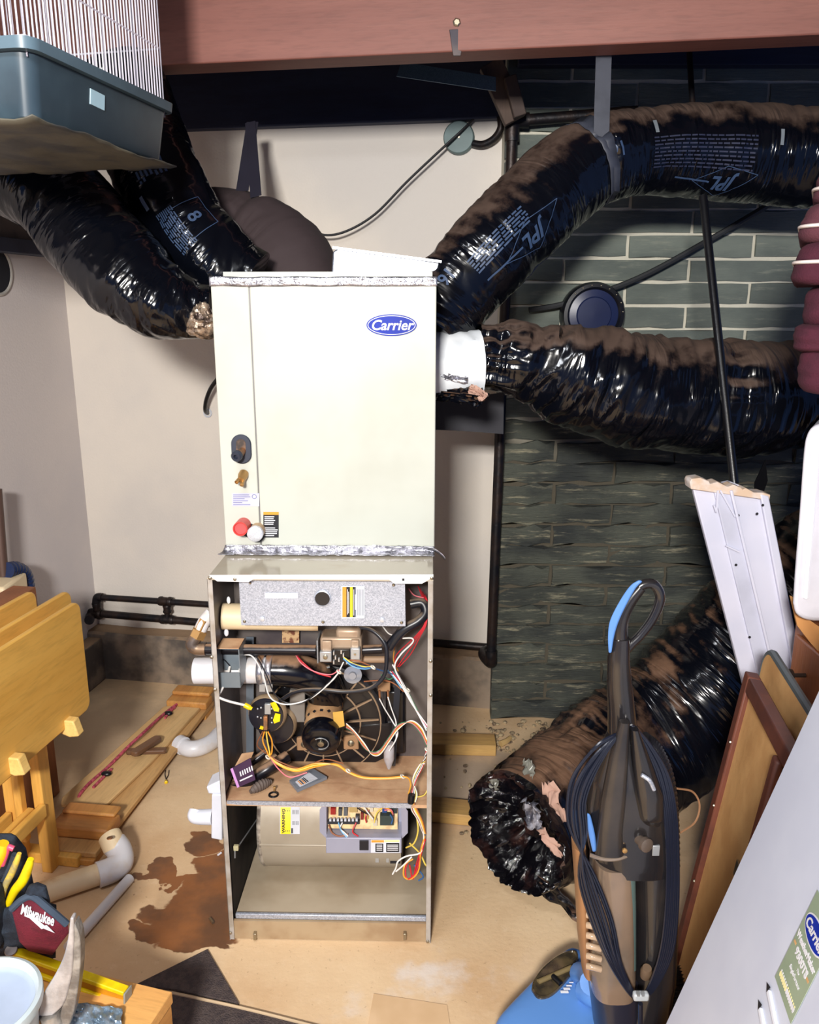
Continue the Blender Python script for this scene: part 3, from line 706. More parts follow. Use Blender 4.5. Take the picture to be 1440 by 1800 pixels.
for x, ya, yb in ((611, 1036, 1080), (613, 1040, 1078), (622, 1036, 1082)):
    mb.prism([FL(*p, 0.0272) for p in quad(x - 0.5, ya, x + 0.5, yb)], (0, 0.0004, 0))
mb.build('print_lines', M['letter'], lb, local=True, kind='stuff')
mb = MB().prism([FL(*p, 0.0272) for p in quad(624, 1032, 626, 1045)], (0, 0.0004, 0)).prism([FL(*p, 0.0272) for p in quad(624, 1072, 626, 1085)], (0, 0.0004, 0))
for x in range(628, 640, 2): mb.prism([FL(*p, 0.0278) for p in quad(x, 1036, x + 0.7, 1082)], (0, 0.0004, 0))
mb.build('print_lines', mat('grey_print', (120, 126, 140), 0.6), lb, local=True, kind='stuff')
mb = MB()
for px, py, r in ((430, 1092, 0.004), (568, 1093, 0.004), (706, 1094, 0.004), (692, 1028, 0.004), (440, 1025, 0.003)): mb.lathe([(r, 0), (r, 0.002), (r * 0.5, 0.004)], FL(px, py, 0.029), (0, -1, 0), 8)
mb.build('cover_screws', M['screw'], fur, local=True, kind='stuff')
mb = MB()
for px, py in ((461, 1088), (672, 1090)): mb.lathe([(0.0065, 0), (0.006, 0.0015), (0.003, 0.0025)], FL(px, py, 0.029), (0, -1, 0), 14)
mb.build('rivet_dimples', mat('bright_rivet', (214, 218, 226), 0.3, 0.5), fur, local=True, kind='stuff')
# --- upper vent pipe, gas line, gas valve
ax0, ax1 = FL(391, 1083, 0.10), FL(560, 1086, 0.12)
MB().lathe([(0.030, 0), (0.033, 0.001), (0.033, (ax1 - ax0).length)], ax0, ax1 - ax0, 32).build('air_intake_pipe', M['pvcold'], fur, local=True)
MB().ball(FL(402, 1055, 0.09), 0.008, sc=(0.6, 0.6, 1.2)).ball(FL(398, 1112, 0.09), 0.010, sc=(0.6, 0.6, 1)).build('sealant', M['white'], fur, local=True)
gp = mat('dusty_black_pipe', (26, 24, 30), 0.3, 0.3, dust=((150, 118, 92), 0.95))
MB().cyl(FL(346, 1141, 0.085), FL(556, 1143, 0.085), 0.0135, n=20).build('gas_pipe', gp, fur, local=True)
MB().cyl(FL(632, 1143, 0.085), FL(672, 1141, 0.085), 0.0125, n=20).build('gas_pipe', gp, fur, local=True)
MB().cyl(FL(632, 1159, 0.10), FL(676, 1159, 0.10), 0.009, n=14).build('manifold_pipe', mat('dusty_tan_pipe', (150, 122, 96), 0.6), fur, local=True)
vm = mat('cast_aluminium_valve', (172, 150, 128), 0.45, 0.35, c2=(140, 112, 90), sc=12)
gv = MB()
a, b = FL(562, 1122, 0.05), FL(636, 1172, 0.05)
gv.box((a.x, 0.055, b.z + 0.006), (b.x, 0.115, a.z)); 
gvp = gv.build('gas_valve', vm, fur, local=True, bevel=0.006)
a, b = FL(590, 1106, 0.06), FL(634, 1124, 0.06); MB().box((a.x, 0.06, b.z - 0.002), (b.x, 0.11, a.z)).build('valve_cap', vm, gvp, local=True, bevel=0.008)
vs2 = mat('zinc_plate', (178, 182, 186), 0.35, 0.6)
for q0 in (quad(562, 1146, 583, 1164), quad(616, 1140, 633, 1160)):
    fp('solenoid', q0, 0.036, vs2, 0.016, parent=gvp, bevel=0.002)
fp('solenoid', quad(566, 1127, 583, 1148), 0.046, vm, 0.014, parent=gvp, bevel=0.002)
fp('solenoid', quad(617, 1126, 631, 1142), 0.046, vm, 0.014, parent=gvp, bevel=0.002)
fp('valve_switch_block', quad(584, 1142, 616, 1170), 0.042, M['blackpl'], 0.014, parent=gvp, bevel=0.002)
mb = MB()
for px, py in ((587, 1148), (590, 1156), (587, 1164), (600, 1146), (604, 1152), (596, 1160), (610, 1164)):
    c_ = FL(px, py, 0.04); mb.box(c_ + V((-0.0015, -0.003, -0.004)), c_ + V((0.0015, 0.003, 0.004)))
mb.build('terminals', mat('tin_terminal', (206, 208, 212), 0.3, 0.7), gvp, local=True, kind='stuff')
mb = MB().lathe([(0.006, 0), (0.006, 0.002), (0.003, 0.003)], FL(572, 1155, 0.035), (0, -1, 0), 12).lathe([(0.003, 0), (0.003, 0.002)], FL(624, 1150, 0.035), (0, -1, 0), 10)
mb.build('valve_screws', M['screw'], gvp, local=True, kind='stuff')
mb = MB().box(FL(556, 1126, 0.07), FL(563, 1158, 0.10) + V((0, 0.04, 0))); mb.build('valve_flange', vs2, gvp, local=True, bevel=0.002)
# --- exhaust: white pipe out of the side, clamps, black elbow, junction box
ea, eb = FL(343, 1179, 0.115), FL(478, 1178, 0.115)
MB().lathe([(0.0305, 0), (0.0335, 0.0), (0.0335, (eb - ea).length)], ea, eb - ea, 32).build('exhaust_pipe', M['pvc'], fur, local=True)
for px, r in ((460, 0.038), (475, 0.039)):
    c_ = FL(px, 1178, 0.115); MB().lathe([(r, -0.008), (r + 0.002, -0.005), (r + 0.002, 0.005), (r, 0.008)], c_, (1, 0, 0), 32).build('hose_clamp', mat('steel_clamp', (186, 184, 190), 0.25, 0.8, dust=((150, 110, 80), 0.9)), fur, local=True)
for px in (461, 474): fp('clamp_tail', quad(px - 5, 1203, px + 5, 1216), 0.085, vs2, 0.004)
MB().tube([FL(478, 1178, 0.115), FL(505, 1179, 0.12), FL(535, 1184, 0.13), FL(565, 1200, 0.15), FL(575, 1222, 0.18)], lambda t: 0.039 + 0.012 * t, 28).build('inducer_elbow', mat('gloss_black_dusty', (12, 12, 18), 0.18, dust=((150, 116, 88), 0.95)), fur, local=True)
jm = mat('junction_grey', (136, 148, 158), 0.4, 0.5)
a, b = FL(388, 1140, 0.03), FL(424, 1209, 0.03)
MB().box((-HW + 0.005, 0.030, b.z), (b.x, 0.0325, b.z + 0.04)).box((b.x - 0.002, 0.030, b.z), (b.x, 0.10, a.z)).box((-HW + 0.005, 0.085, b.z), (b.x, 0.087, a.z)).box((-HW + 0.005, 0.03, a.z - 0.002), (b.x, 0.087, a.z)).build('junction_box', jm, fur, local=True)
MB().box((-HW + 0.006, 0.028, a.z), (b.x, 0.09, a.z + 0.002)).build('junction_dust', dustm, fur, local=True)
# --- inducer blower wheel housing
hc = FL(570, 1266, 0.215); hr = 0.168
hm = mat('inducer_black', (14, 14, 20), 0.32, coat=0.2)
MB().lathe([(hr, 0.0), (hr, 0.03), (hr - 0.012, 0.034), (hr * 0.66, 0.030), (hr * 0.4, 0.034), (0.03, 0.036)], hc + V((0, 0.02, 0)), (0, -1, 0), 56).build('inducer_housing', hm, fur, local=True)
for f in (0.60, 0.93): MB().torus(hc + V((0, -0.013, 0)), (0, 1, 0), hr * f, 0.0025, 56, 6).build('housing_ring', mat('dusty_rib', (150, 124, 98), 0.8), fur, local=True)
rm = mat('dusty_rib', (150, 124, 98), 0.8)
for k in range(15):
    a = 6.28318 * k / 15 + 0.08
    if 150 < math.degrees(a) % 360 < 215: continue
    e = V((math.cos(a), 0, math.sin(a))); MB().bar(hc + e * 0.06 + V((0, -0.016, 0)), hc + e * (hr * 0.90) + V((0, -0.013, 0)), 0.0042, 0.008, (0, 1, 0)).build('cooling_rib', rm, fur, local=True)
# bottom apron of the housing
fp('housing_apron', [(478, 1300), (500, 1330), (520, 1340), (660, 1340), (690, 1325), (700, 1290), (690, 1270)], 0.20, hm, 0.03)
fp('relay_block', quad(678, 1215, 712, 1326), 0.205, hm, 0.028, bevel=0.006)
# --- motor: tan shell, black end bell toward the camera, three lugs
mo, me_ = FL(572, 1236, 0.195), FL(564, 1308, 0.055)
ax = (me_ - mo).normalized(); Lm = (me_ - mo).length
mt = mat('dusty_motor_shell', (178, 140, 100), 0.7, c2=(150, 112, 76), sc=16)
motor = MB().lathe([(0.046, 0.0), (0.0485, 0.004), (0.0485, Lm * 0.64), (0.047, Lm * 0.68)], mo, ax, 40).build('motor', mt, fur, local=True)
MB().lathe([(0.047, Lm * 0.66), (0.0505, Lm * 0.70), (0.051, Lm * 0.86), (0.047, Lm * 0.95), (0.038, Lm * 0.99), (0.027, Lm * 1.0), (0.024, Lm * 0.985), (0.010, Lm * 0.975)], mo, ax, 40).build('end_bell', mat('gloss_black_bell', (10, 11, 18), 0.18), motor, local=True)
MB().torus(mo + ax * Lm * 0.992, ax, 0.0195, 0.0014, 28, 6, 0.4, 4.6).build('retaining_ring', vs2, motor, local=True)
MB().lathe([(0.0085, Lm * 0.96), (0.0085, Lm * 1.01), (0.004, Lm * 1.02)], mo, ax, 12).build('shaft', M['screw'], motor, local=True)
mb = MB()
for k in range(16):
    a = 6.28318 * k / 16; u_ = ax.orthogonal().normalized(); v_ = ax.cross(u_); e = u_ * math.cos(a) + v_ * math.sin(a)
    for f in (0.18, 0.52): mb.box(V((-0.004, -0.0015, -0.0035)), V((0.004, 0.0015, 0.0035)), Matrix.Translation(mo + ax * Lm * f + e * 0.0485) @ e.to_track_quat('Y', 'Z').to_matrix().to_4x4())
mb.build('vent_slots', M['ink'], motor, local=True, kind='stuff')
fp('rating_label', [(585, 1252), (603, 1250), (606, 1276), (588, 1282)], 0.085, mat('ochre_label', (206, 160, 70), 0.6), 0.001, parent=motor)
for px, py in ((574, 1240), (617, 1306), (535, 1308)):
    lug = fp('motor_lug', [(px - 14, py - 10), (px + 12, py - 14), (px + 14, py + 12), (px - 13, py + 12)], 0.135, mat('dusty_lug', (156, 120, 86), 0.8), 0.012, bevel=0.003)
    MB().lathe([(0.009, 0), (0.009, 0.004), (0.005, 0.007), (0.003, 0.009)], FL(px, py, 0.134), (0, -1, 0), 10).build('bolt', M['screw'], lug, local=True)
# --- pressure switches
pb = mat('switch_black', (20, 20, 30), 0.25)
def pswitch(px, py, yl, r, name):
    c_ = FL(px, py, yl)
    o = MB().lathe([(r, 0.028), (r * 1.05, 0.020), (r * 1.05, 0.012), (r, 0.006), (r * 0.97, 0.0)], c_ + V((0, 0.0, 0)), V((0.05, 1, -0.1)), 40).build(name, mat('dusty_rim', (190, 164, 132), 0.4, 0.3), fur, local=True)
    MB().lathe([(r * 0.96, 0), (r * 0.94, -0.004), (r * 0.5, -0.006), (0.004, -0.006)], c_, V((0.05, 1, -0.1)), 40).build('switch_face', pb, o, local=True); return o
p2 = pswitch(485, 1276, 0.13, 0.050, 'pressure_switch')
p1 = pswitch(468, 1257, 0.085, 0.0475, 'pressure_switch')
for pts in ([(475, 1236), (484, 1234), (491, 1246), (490, 1251), (482, 1250)], [(484, 1254), (493, 1256), (492, 1268), (482, 1272), (480, 1266)], [(458, 1276), (464, 1278), (462, 1283), (456, 1281)]):
    fp('yellow_tag', pts, 0.074, M['yellow'], 0.002, parent=p1)
fp('switch_terminal', quad(465, 1238, 476, 1256), 0.070, vs2, 0.010, parent=p1, bevel=0.001)
fp('switch_plug', quad(463, 1260, 470, 1284), 0.066, M['copper'], 0.010, parent=p1, bevel=0.001)
mb = MB()
for px, py in ((453, 1246), (453, 1260), (459, 1244), (459, 1262), (478, 1246), (478, 1262), (478, 1270)): mb.ball(FL(px, py, 0.077), 0.0028, 8, 6)
mb.build('face_screws', mat('tin_terminal', (206, 208, 212), 0.3, 0.7), p1, local=True, kind='stuff')
fp('capacitor_bracket', quad(509, 1214, 536, 1270), 0.15, mat('grey_bracket', (140, 134, 128), 0.5, 0.3), 0.02, bevel=0.002)
fp('bracket_clip', quad(522, 1204, 535, 1215), 0.145, vs2, 0.008, bevel=0.002)
# igniter / flame sensor: small clear round relay under the valve
c_ = FL(621, 1184, 0.10); MB().lathe([(0.021, 0.0), (0.023, 0.004), (0.023, 0.010), (0.010, 0.012), (0.009, 0.020)], c_, (0, -1, 0.1), 28).build('limit_switch', mat('grey_glass', (150, 154, 164), 0.2, 0.3), fur, local=True)
fp('limit_block', quad(664, 1200, 686, 1216), 0.16, mat('dusty_lug', (156, 120, 86), 0.8), 0.02, bevel=0.002)
for px in (667, 682): MB().cyl(FL(px, 1214, 0.155), FL(px + 1, 1230, 0.155), 0.003, n=8).build('limit_spade', M['copper'], fur, local=True)
# condensate trap: upright cylinder, right of the wheel
c0, c1 = FL(684, 1306, 0.10), FL(684, 1352, 0.10)
MB().lathe([(0.012, 0), (0.014, 0.004), (0.014, 0.045), (0.011, 0.055), (0.004, 0.075)], c0, c1 - c0, 20).build('drain_cup', mat('drain_white', (170, 166, 170), 0.4, c2=(150, 130, 120), sc=30), fur, local=True)
MB().bar(FL(700, 1190, 0.17), FL(690, 1345, 0.12), 0.016, 0.01, (0, 1, 0)).build('drain_arm', hm, fur, local=True)
# condensate hose with printed paper sleeve; corrugated grommet; loose grey door switch cover on the shelf
MB().tube([FL(394, 1392, 0.09), FL(430, 1376, 0.09), FL(470, 1352, 0.10), (FL(505, 1330, 0.14))], 0.0165, 16).build('drain_hose', gp, fur, local=True)
MB().tube([FL(394, 1372, 0.12), FL(440, 1342, 0.12), FL(470, 1320, 0.14)], 0.010, 12).build('drain_hose', gp, fur, local=True)
sl = MB().prism([FL(405, 1352, 0.05), FL(440, 1333, 0.05), FL(449, 1371, 0.05), FL(417, 1385, 0.05)], (0, 0.003, 0)).build('paper_sleeve', mat('plum_label', (64, 40, 70), 0.5), fur, local=True)
MB().prism([FL(405, 1352, 0.049), FL(409, 1350, 0.049), FL(421, 1383, 0.049), FL(417, 1385, 0.049)], (0, 0.002, 0)).build('sleeve_edge', mat('lilac_edge', (206, 150, 214), 0.5), sl, local=True)
mb = MB()
for i in range(6): mb.prism([FL(*p, 0.048) for p in ((421 + i * 4, 1357 - i * 2), (423 + i * 4, 1356 - i * 2), (425 + i * 4, 1364 - i * 2), (423 + i * 4, 1365 - i * 2))], (0, 0.001, 0))
mb.prism([FL(*p, 0.048) for p in ((421, 1372), (443, 1362), (444, 1364), (422, 1374))], (0, 0.001, 0)); mb.build('print_lines', M['letter'], sl, local=True, kind='stuff')
MB().prism([FL(410, 1352, 0.06), FL(425, 1325, 0.08), FL(446, 1322, 0.08), FL(440, 1335, 0.06)], (0, 0.002, 0)).build('paper_flap', dustm, fur, local=True)
a, b = FZ(440, 1392, 0.425), FZ(476, 1374, 0.425); path = catmull([a, (a + b) / 2 + V((0, 0, 0.004)), b], 12)
rr = []
for i, (p, t_, n_, b_) in enumerate(frames(path)):
    f = i / (len(path) - 1); r_ = (0.014 * math.sin(3.14159 * min(max(f, 0.04), 0.96)) ** 0.4) * (1.0 + 0.10 * math.cos(i * 2.1)); rr.append([p + (n_ * math.cos(6.28318 * k / 14) + b_ * math.sin(6.28318 * k / 14) * 0.8) * r_ for k in range(14)])
MB().rings(rr).build('ribbed_grommet', mat('grey_brown_rubber', (92, 80, 74), 0.7), fur, local=True)
swc = [FZ(509, 1376, 0.418), FZ(550, 1355, 0.418), FZ(575, 1370, 0.418), FZ(523, 1393, 0.418)]
MB().prism(swc, (0, 0, 0.008)).build('lid', mat('grey_lid', (120, 126, 136), 0.4), None, local=True)
lid = bpy.data.objects['lid']; lid.name = 'cover_plate'; lid.matrix_world = FM
tag(lid, 'loose grey cover plate with orange and white label lying on the dusty shelf', 'cover')
lbq = [swc[0].lerp(swc[3], 0.35).lerp(swc[1].lerp(swc[2], 0.35), 0.12), swc[0].lerp(swc[3], 0.15).lerp(swc[1].lerp(swc[2], 0.15), 0.75), swc[0].lerp(swc[3], 0.85).lerp(swc[1].lerp(swc[2], 0.85), 0.75), swc[0].lerp(swc[3], 0.88).lerp(swc[1].lerp(swc[2], 0.88), 0.12)]
MB().prism([p + V((0, 0, 0.008)) for p in lbq], (0, 0, 0.0006)).build('label', M['paper'], lid, local=True)
for i, m_ in enumerate((M['orangel'], M['ink'], M['orangel'], M['ink'], M['ink'])):
    f0, f1 = 0.12 + i * 0.09, 0.17 + i * 0.09
    def L_(f, g): return lbq[0].lerp(lbq[1], f).lerp(lbq[3].lerp(lbq[2], f), g) + V((0, 0, 0.0088))
    MB().prism([L_(f0, 0.15), L_(f1, 0.15), L_(f1, 0.9), L_(f0, 0.9)], (0, 0, 0.0004)).build('label_stripe', m_, lid, local=True)
# grommet hole with small brass screw on the shelf
c_ = FZ(481, 1397, 0.412); MB().torus(c_, (0, 0, 1), 0.011, 0.003, 20, 8).build('shelf_grommet', M['blackpl'], fur, local=True)
MB().lathe([(0.0025, 0), (0.0025, 0.012), (0.0045, 0.013), (0.003, 0.016)], FZ(482, 1392, 0.412), (0.1, 0, 1), 8).build('loose_screw', M['brass'], fur, local=True)
# relay board behind the gas pipe
fp('small_board', quad(496, 1104, 526, 1130), 0.215, mat('tan_board', (196, 160, 118), 0.6, c2=(110, 60, 40), sc=60, lo=0.45, hi=0.6), 0.003)
# --- rubber hoses round the vestibule
rub = mat('rubber_hose', (26, 28, 36), 0.35, dust=((120, 104, 88), 0.9))
MB().tube([FL(722, 1062, 0.10), FL(742, 1060, 0.10), FL(748, 1076, 0.09), FL(735, 1092, 0.08), FL(708, 1108, 0.075), FL(683, 1138, 0.08)], 0.012, 14).build('intake_hose', rub, fur, local=True)
MB().tube([FL(612, 1104, 0.09), FL(650, 1106, 0.07), FL(676, 1130, 0.055), FL(680, 1160, 0.05), FL(674, 1190, 0.05), FL(650, 1210, 0.05), FL(610, 1216, 0.055), FL(560, 1212, 0.06), FL(520, 1216, 0.07), FL(492, 1232, 0.085)], 0.0052, 10).build('pressure_hose', rub, fur, local=True)
MB().tube([FL(500, 1208, 0.12), FL(530, 1188, 0.13), FL(580, 1172, 0.14)], 0.0045, 8).build('pressure_hose', rub, fur, local=True)
# --- wires
wc = {'w': (232, 228, 224), 'r': (196, 36, 48), 'o': (238, 158, 48), 'b': (52, 96, 150), 'k': (24, 24, 30), 'y': (236, 206, 90), 'g': (70, 120, 84), 'n': (150, 92, 60), 'p': (226, 120, 130), 'lb': (110, 170, 214)}
wm = {k: mat('wire_' + {'w': 'white', 'r': 'red', 'o': 'orange', 'b': 'blue', 'k': 'black', 'y': 'yellow', 'g': 'green', 'n': 'brown', 'p': 'pink', 'lb': 'sky'}[k], c_, 0.4) for k, c_ in wc.items()}
def wire(c_, pts, r=0.0016):
    MB().tube([FL(*p) for p in pts], r, 6, 7).build('wire', wm[c_], fur, local=True)
D_ = 0.055
wire('w', [(427, 1150, .08), (445, 1155, .07), (462, 1185, .05), (472, 1220, .045), (486, 1234, .04), (510, 1238, .04), (545, 1228, .05), (575, 1205, .05), (596, 1182, .04)], 0.0018)
wire('k', [(427, 1149, .08), (450, 1154, .07), (468, 1185, .05), (482, 1218, .045), (500, 1234, .045), (530, 1236, .045), (562, 1214, .05), (594, 1184, .045)])
wire('p', [(518, 1148, .10), (530, 1166, .06), (552, 1180, .05), (580, 1186, .05), (596, 1178, .04)])
wire('r', [(519, 1149, .10), (532, 1164, .062), (555, 1182, .055), (582, 1190, .05)])
wire('w', [(545, 1228, .06), (570, 1208, .05), (590, 1190, .045), (604, 1164, .04)])
wire('y', [(604, 1155, .04), (620, 1166, .03), (640, 1172, .03), (655, 1172, .04)]); wire('lb', [(604, 1157, .04), (618, 1170, .03), (640, 1176, .03), (655, 1173, .04)]); wire('b', [(604, 1159, .04), (622, 1168, .028), (640, 1174, .028), (655, 1174, .04), (690, 1185, .10)])
wire('n', [(610, 1160, .04), (630, 1162, .035), (650, 1170, .04)])
wire('w', [(708, 1122, .09), (724, 1122, .08), (725, 1130, .08), (705, 1150, .08), (694, 1172, .08), (706, 1200, .07), (722, 1230, .06), (738, 1260, .05), (750, 1280, .04)], 0.0020)
wire('w', [(690, 1168, .10), (700, 1186, .09), (716, 1215, .07), (732, 1248, .055), (750, 1284, .04)], 0.0018)
for i, (c_, dx) in enumerate((('w', 0), ('r', 3), ('g', 6), ('b', 4))): wire(c_, [(686 + dx, 1180, .11), (706 + dx, 1206, .08), (726 + dx * .6, 1240, .06), (752, 1276 + dx, .04)])
wire('g', [(670, 1186, .12), (684, 1194, .11), (696, 1190, .10), (708, 1206, .08)]); wire('lb', [(680, 1176, .12), (692, 1190, .10), (706, 1210, .08)])
for i in range(4): wire('r', [(735 + i * 4, 1030 + i * 5, .16), (742 + i * 2, 1048, .12), (751, 1060, .10), (750 - i, 1095, .09), (738 - i * 3, 1120, .09), (722 - i * 8, 1150, .10), (702 - i * 3, 1172, .11)], 0.0013)
wire('p', [(718, 1034, .16), (728, 1046, .12), (745, 1051, .10)]); wire('w', [(672, 1100, .12), (684, 1114, .12), (700, 1118, .12)])
wire('n', [(640, 1198, .11), (668, 1196, .10), (690, 1200, .09), (710, 1216, .08)]); wire('o', [(694, 1136, .14), (692, 1160, .13), (700, 1180, .11)])
for c_, dx in (('w', 0), ('w', 3)): wire(c_, [(667 + dx * 5, 1228 - dx, .15), (676 + dx * 4, 1245, .13), (690 + dx * 2, 1268, .10), (699 - dx, 1285, .09), (696, 1300, .08), (684, 1320, .07)])
for i, c_ in enumerate(('w', 'o', 'n', 'p', 'g')): wire(c_, [(609, 1272 + i * 2, .09), (622, 1284 + i, .07), (640, 1306 + i * 2, .06), (654, 1326 - i, .055), (668, 1326 - i * 2, .06), (684, 1304 - i * 2, .06), (700, 1282 - i * 2, .06), (722, 1267 + i, .05), (740, 1278 + i * 3, .04), (751, 1300 + i * 3, .03)])
for i, c_ in enumerate(('o', 'y', 'o')): wire(c_, [(465 + i * 3, 1286, .07), (462 + i * 8, 1302, .07), (470 + i * 4, 1322, .07), (474 + i, 1330, .07), (490 + i, 1345 - i, .06), (520, 1356 - i * 2, .06), (555, 1348 - i * 3, .06), (590, 1343 + i, .06), (612, 1356 + i, .06), (640, 1366 + i, .05), (680, 1367 + i, .05), (705, 1365 + i, .05), (718, 1368, .05), (722, 1380, .05), (718, 1396, .03)], 0.0019)
wire('n', [(462, 1286, .07), (452, 1308, .08), (462, 1320, .09), (474, 1328, .07), (494, 1340, .06), (530, 1350, .07), (570, 1335, .08), (604, 1342, .07)]); wire('p', [(474, 1330, .07), (490, 1352, .055), (510, 1366, .05), (540, 1358, .055)])
for i, c_ in enumerate(('r', 'w', 'k', 'w', 'k', 'y', 'w')): wire(c_, [(750 - i * .5, 1318 + i * 4, .03), (744 - i, 1345, .03), (732 - i, 1370, .025), (724 + i * 1.5, 1395, .015), (723 + i * 1.2, 1410, .006)], 0.0017)
wire('y', [(752, 1388, .03), (745, 1398, .02), (728, 1402, .01)])
for i, c_ in enumerate(('w', 'n', 'w', 'y', 'o', 'n')): wire(c_, [(722 + i, 1408, .005), (724 + i * 2, 1424, .008), (734 + i * 2, 1440 + i, .015), (744 + i, 1465, .03)], 0.0018)
for c_, pts in (('y', [(732, 1430, .02), (735, 1460, .03), (728, 1482, .04), (714, 1490, .06)]), ('w', [(738, 1440, .02), (745, 1470, .03), (740, 1498, .03), (715, 1505, .03), (700, 1514, .03), (696, 1526, .03), (690, 1537, .03)]), ('w', [(724, 1506, .05), (710, 1520, .04), (696, 1532, .04)]),
                ('o', [(747, 1470, .03), (740, 1495, .03), (736, 1530, .03), (722, 1545, .03), (710, 1540, .03), (712, 1520, .04), (726, 1510, .05)]), ('r', [(748, 1475, .03), (738, 1510, .03), (730, 1535, .03), (716, 1545, .03), (713, 1528, .04), (718, 1512, .05)]), ('r', [(744, 1480, .03), (732, 1520, .04), (726, 1545, .04), (720, 1520, .05)]), ('y', [(720, 1482, .06), (738, 1500, .06), (748, 1520, .05), (752, 1520, .04)]), ('b', [(728, 1520, .08), (744, 1540, .07), (736, 1548, .07)])): wire(c_, pts, 0.0021)
wire('w', [(404, 1172, .08), (398, 1195, .05), (388, 1216, .02), (383, 1224, .005), (400, 1232, .004), (432, 1240, .01)], 0.0030)
MB().tube([FL(430, 1239, .008), FL(443, 1246, .006)], lambda t: 0.0065 if t < 0.8 else 0.0045, 10, 6).build('wire_nut', M['yellow'], fur, local=True)
wire('k', [(404, 1170, .08), (392, 1160, .085), (385, 1185, .085)]); wire('w', [(421, 1175, .06), (419, 1190, .05)])
for px, py, yl in ((656, 1173, .038), (471, 1331, .068), (612, 1355, .058), (708, 1365, .05), (717, 1213, .068), (596, 1181, .04), (751, 1318, .028)):
    MB().torus(FL(px, py, yl), (0.6, 0, 0.8), 0.006, 0.002, 12, 6).build('cable_tie', mat('tie_white', (226, 220, 206), 0.5), fur, local=True)
MB().lathe([(0.008, -0.012), (0.009, -0.008), (0.009, 0.008), (0.008, 0.012)], FL(723, 1404, 0.004), (0.1, 0, 1), 14).build('bushing', M['blackpl'], fur, local=True)
# --- lower bay: blower drum, control box, circuit board
blm = mat('beige_drum', (168, 158, 142), 0.45, 0.15, c2=(150, 138, 120), sc=6, lo=0.35, hi=0.7)
dl, dr = FL(476, 1470, 0.25).x, FL(708, 1470, 0.25).x
prof = []
drum = MB(); rr = []
for x in (dl, dl + 0.004, dr - 0.004, dr):
    ring = []
    for k in range(48):
        a = 6.28318 * k / 48; r_ = 0.164
        ring.append(V((x, 0.262 + r_ * math.cos(a), 0.235 + r_ * math.sin(a))))
    rr.append(ring)
drum.rings(rr).build('blower_housing', blm, fur, local=True, angle=50)
MB().torus((dl, 0.262, 0.235), (1, 0, 0), 0.161, 0.006, 48, 6).build('housing_flange', mat('worn_flange', (190, 182, 170), 0.5, 0.3, c2=(110, 100, 92), sc=30), fur, local=True)
MB().box((dl, 0.262 - 0.1665, 0.216), (dr, 0.262 - 0.155, 0.223)).build('housing_seam', blm, fur, local=True, bevel=0.003)
def DL(px, py, up=0.0):      # on the curved front of the drum
    o = FI @ EYE; d = FI.to_3x3() @ ray(px, py); oy, oz, q = o.y - 0.262, o.z - 0.235, 0.1655 + up
    a, b, c = d.y ** 2 + d.z ** 2, oy * d.y + oz * d.z, oy ** 2 + oz ** 2 - q * q
    return o + d * ((-b - math.sqrt(max(0.0, b * b - a * c))) / a)
def dplate(q, up):
    (x0, y0), (x1, y1) = q[0], q[2]
    return MB().grid(lambda u, v: DL(x0 + (x1 - x0) * u, y0 + (y1 - y0) * v, up), 1, 6)
wl_ = dplate(quad(492, 1418, 527, 1466), 0.0).build('warning_label', M['paper'], fur, local=True, label='yellow and white warning label')
dplate(quad(493, 1419, 511, 1466), 0.0008).build('yellow_field', M['yellowl'], wl_, local=True)
o_ = DL(497, 1443, 0.0016); ux_ = DL(497, 1420, 0.0016) - o_
text('lettering', 'WARNING', 0.0095, M['ink'], wl_, lambda x, y, z: DL(498.5 - y / 0.00142, 1443 - x / 0.00108, 0.0016 + z), bold=0.0003, local=True)
mb = MB()
for x in (502, 505, 508): mb.prism([DL(*p, 0.0014) for p in quad(x, 1424, x + 1.0, 1462)], (0, 0.0004, 0))
for x in range(514, 526, 2): mb.prism([DL(*p, 0.0008) for p in quad(x, 1424, x + 0.7, 1450)], (0, 0.0004, 0))
mb.prism([DL(*p, 0.0008) for p in quad(512, 1456, 515, 1465)], (0, 0.0004, 0)); mb.build('print_lines', mat('label_print', (60, 60, 66), 0.6), wl_, local=True, kind='stuff')
gb = mat('lavender_grey_steel', (160, 162, 182), 0.4, 0.25)
fp('control_box', quad(573, 1473, 706, 1500), 0.03, gb, 0.09, bevel=0.0015)
fp('control_box_side', [(562, 1424), (567, 1417), (574, 1417), (574, 1474), (562, 1462)], 0.045, gb, 0.002); fp('control_box_side', [(706, 1418), (712, 1419), (717, 1426), (717, 1464), (707, 1474), (706, 1474)], 0.045, gb, 0.002)
sh_ = FL(573, 1473, 0.06)
MB().prism([FL(573, 1474, 0.032), FL(706, 1474, 0.032), FL(706, 1452, 0.095), FL(573, 1452, 0.095)], (0, 0.001, 0.001)).build('control_box_tray', mat('tray_grey', (176, 176, 184), 0.4, 0.2), fur, local=True)
fp('control_box_back', quad(573, 1416, 708, 1460), 0.100, gb, 0.03)
fp('door_switch', quad(632, 1478, 648, 1495), 0.027, M['ink'], 0.004, bevel=0.001)
cl = fp('caution_label', quad(652, 1476, 703, 1499), 0.0285, M['paper'], 0.001, label='caution label with orange and black print')
fp('orange_strip', quad(653, 1477, 675, 1481), 0.028, M['orangel'], 0.0005, parent=cl); fp('yellow_strip', quad(676, 1477, 702, 1480), 0.028, mat('pale_yellow', (246, 232, 150), 0.5), 0.0005, parent=cl)
fp('black_field', quad(660, 1483, 674, 1498), 0.028, M['ink'], 0.0005, parent=cl); fp('black_field', quad(679, 1482, 702, 1498), 0.028, M['ink'], 0.0005, parent=cl)
mb = MB()
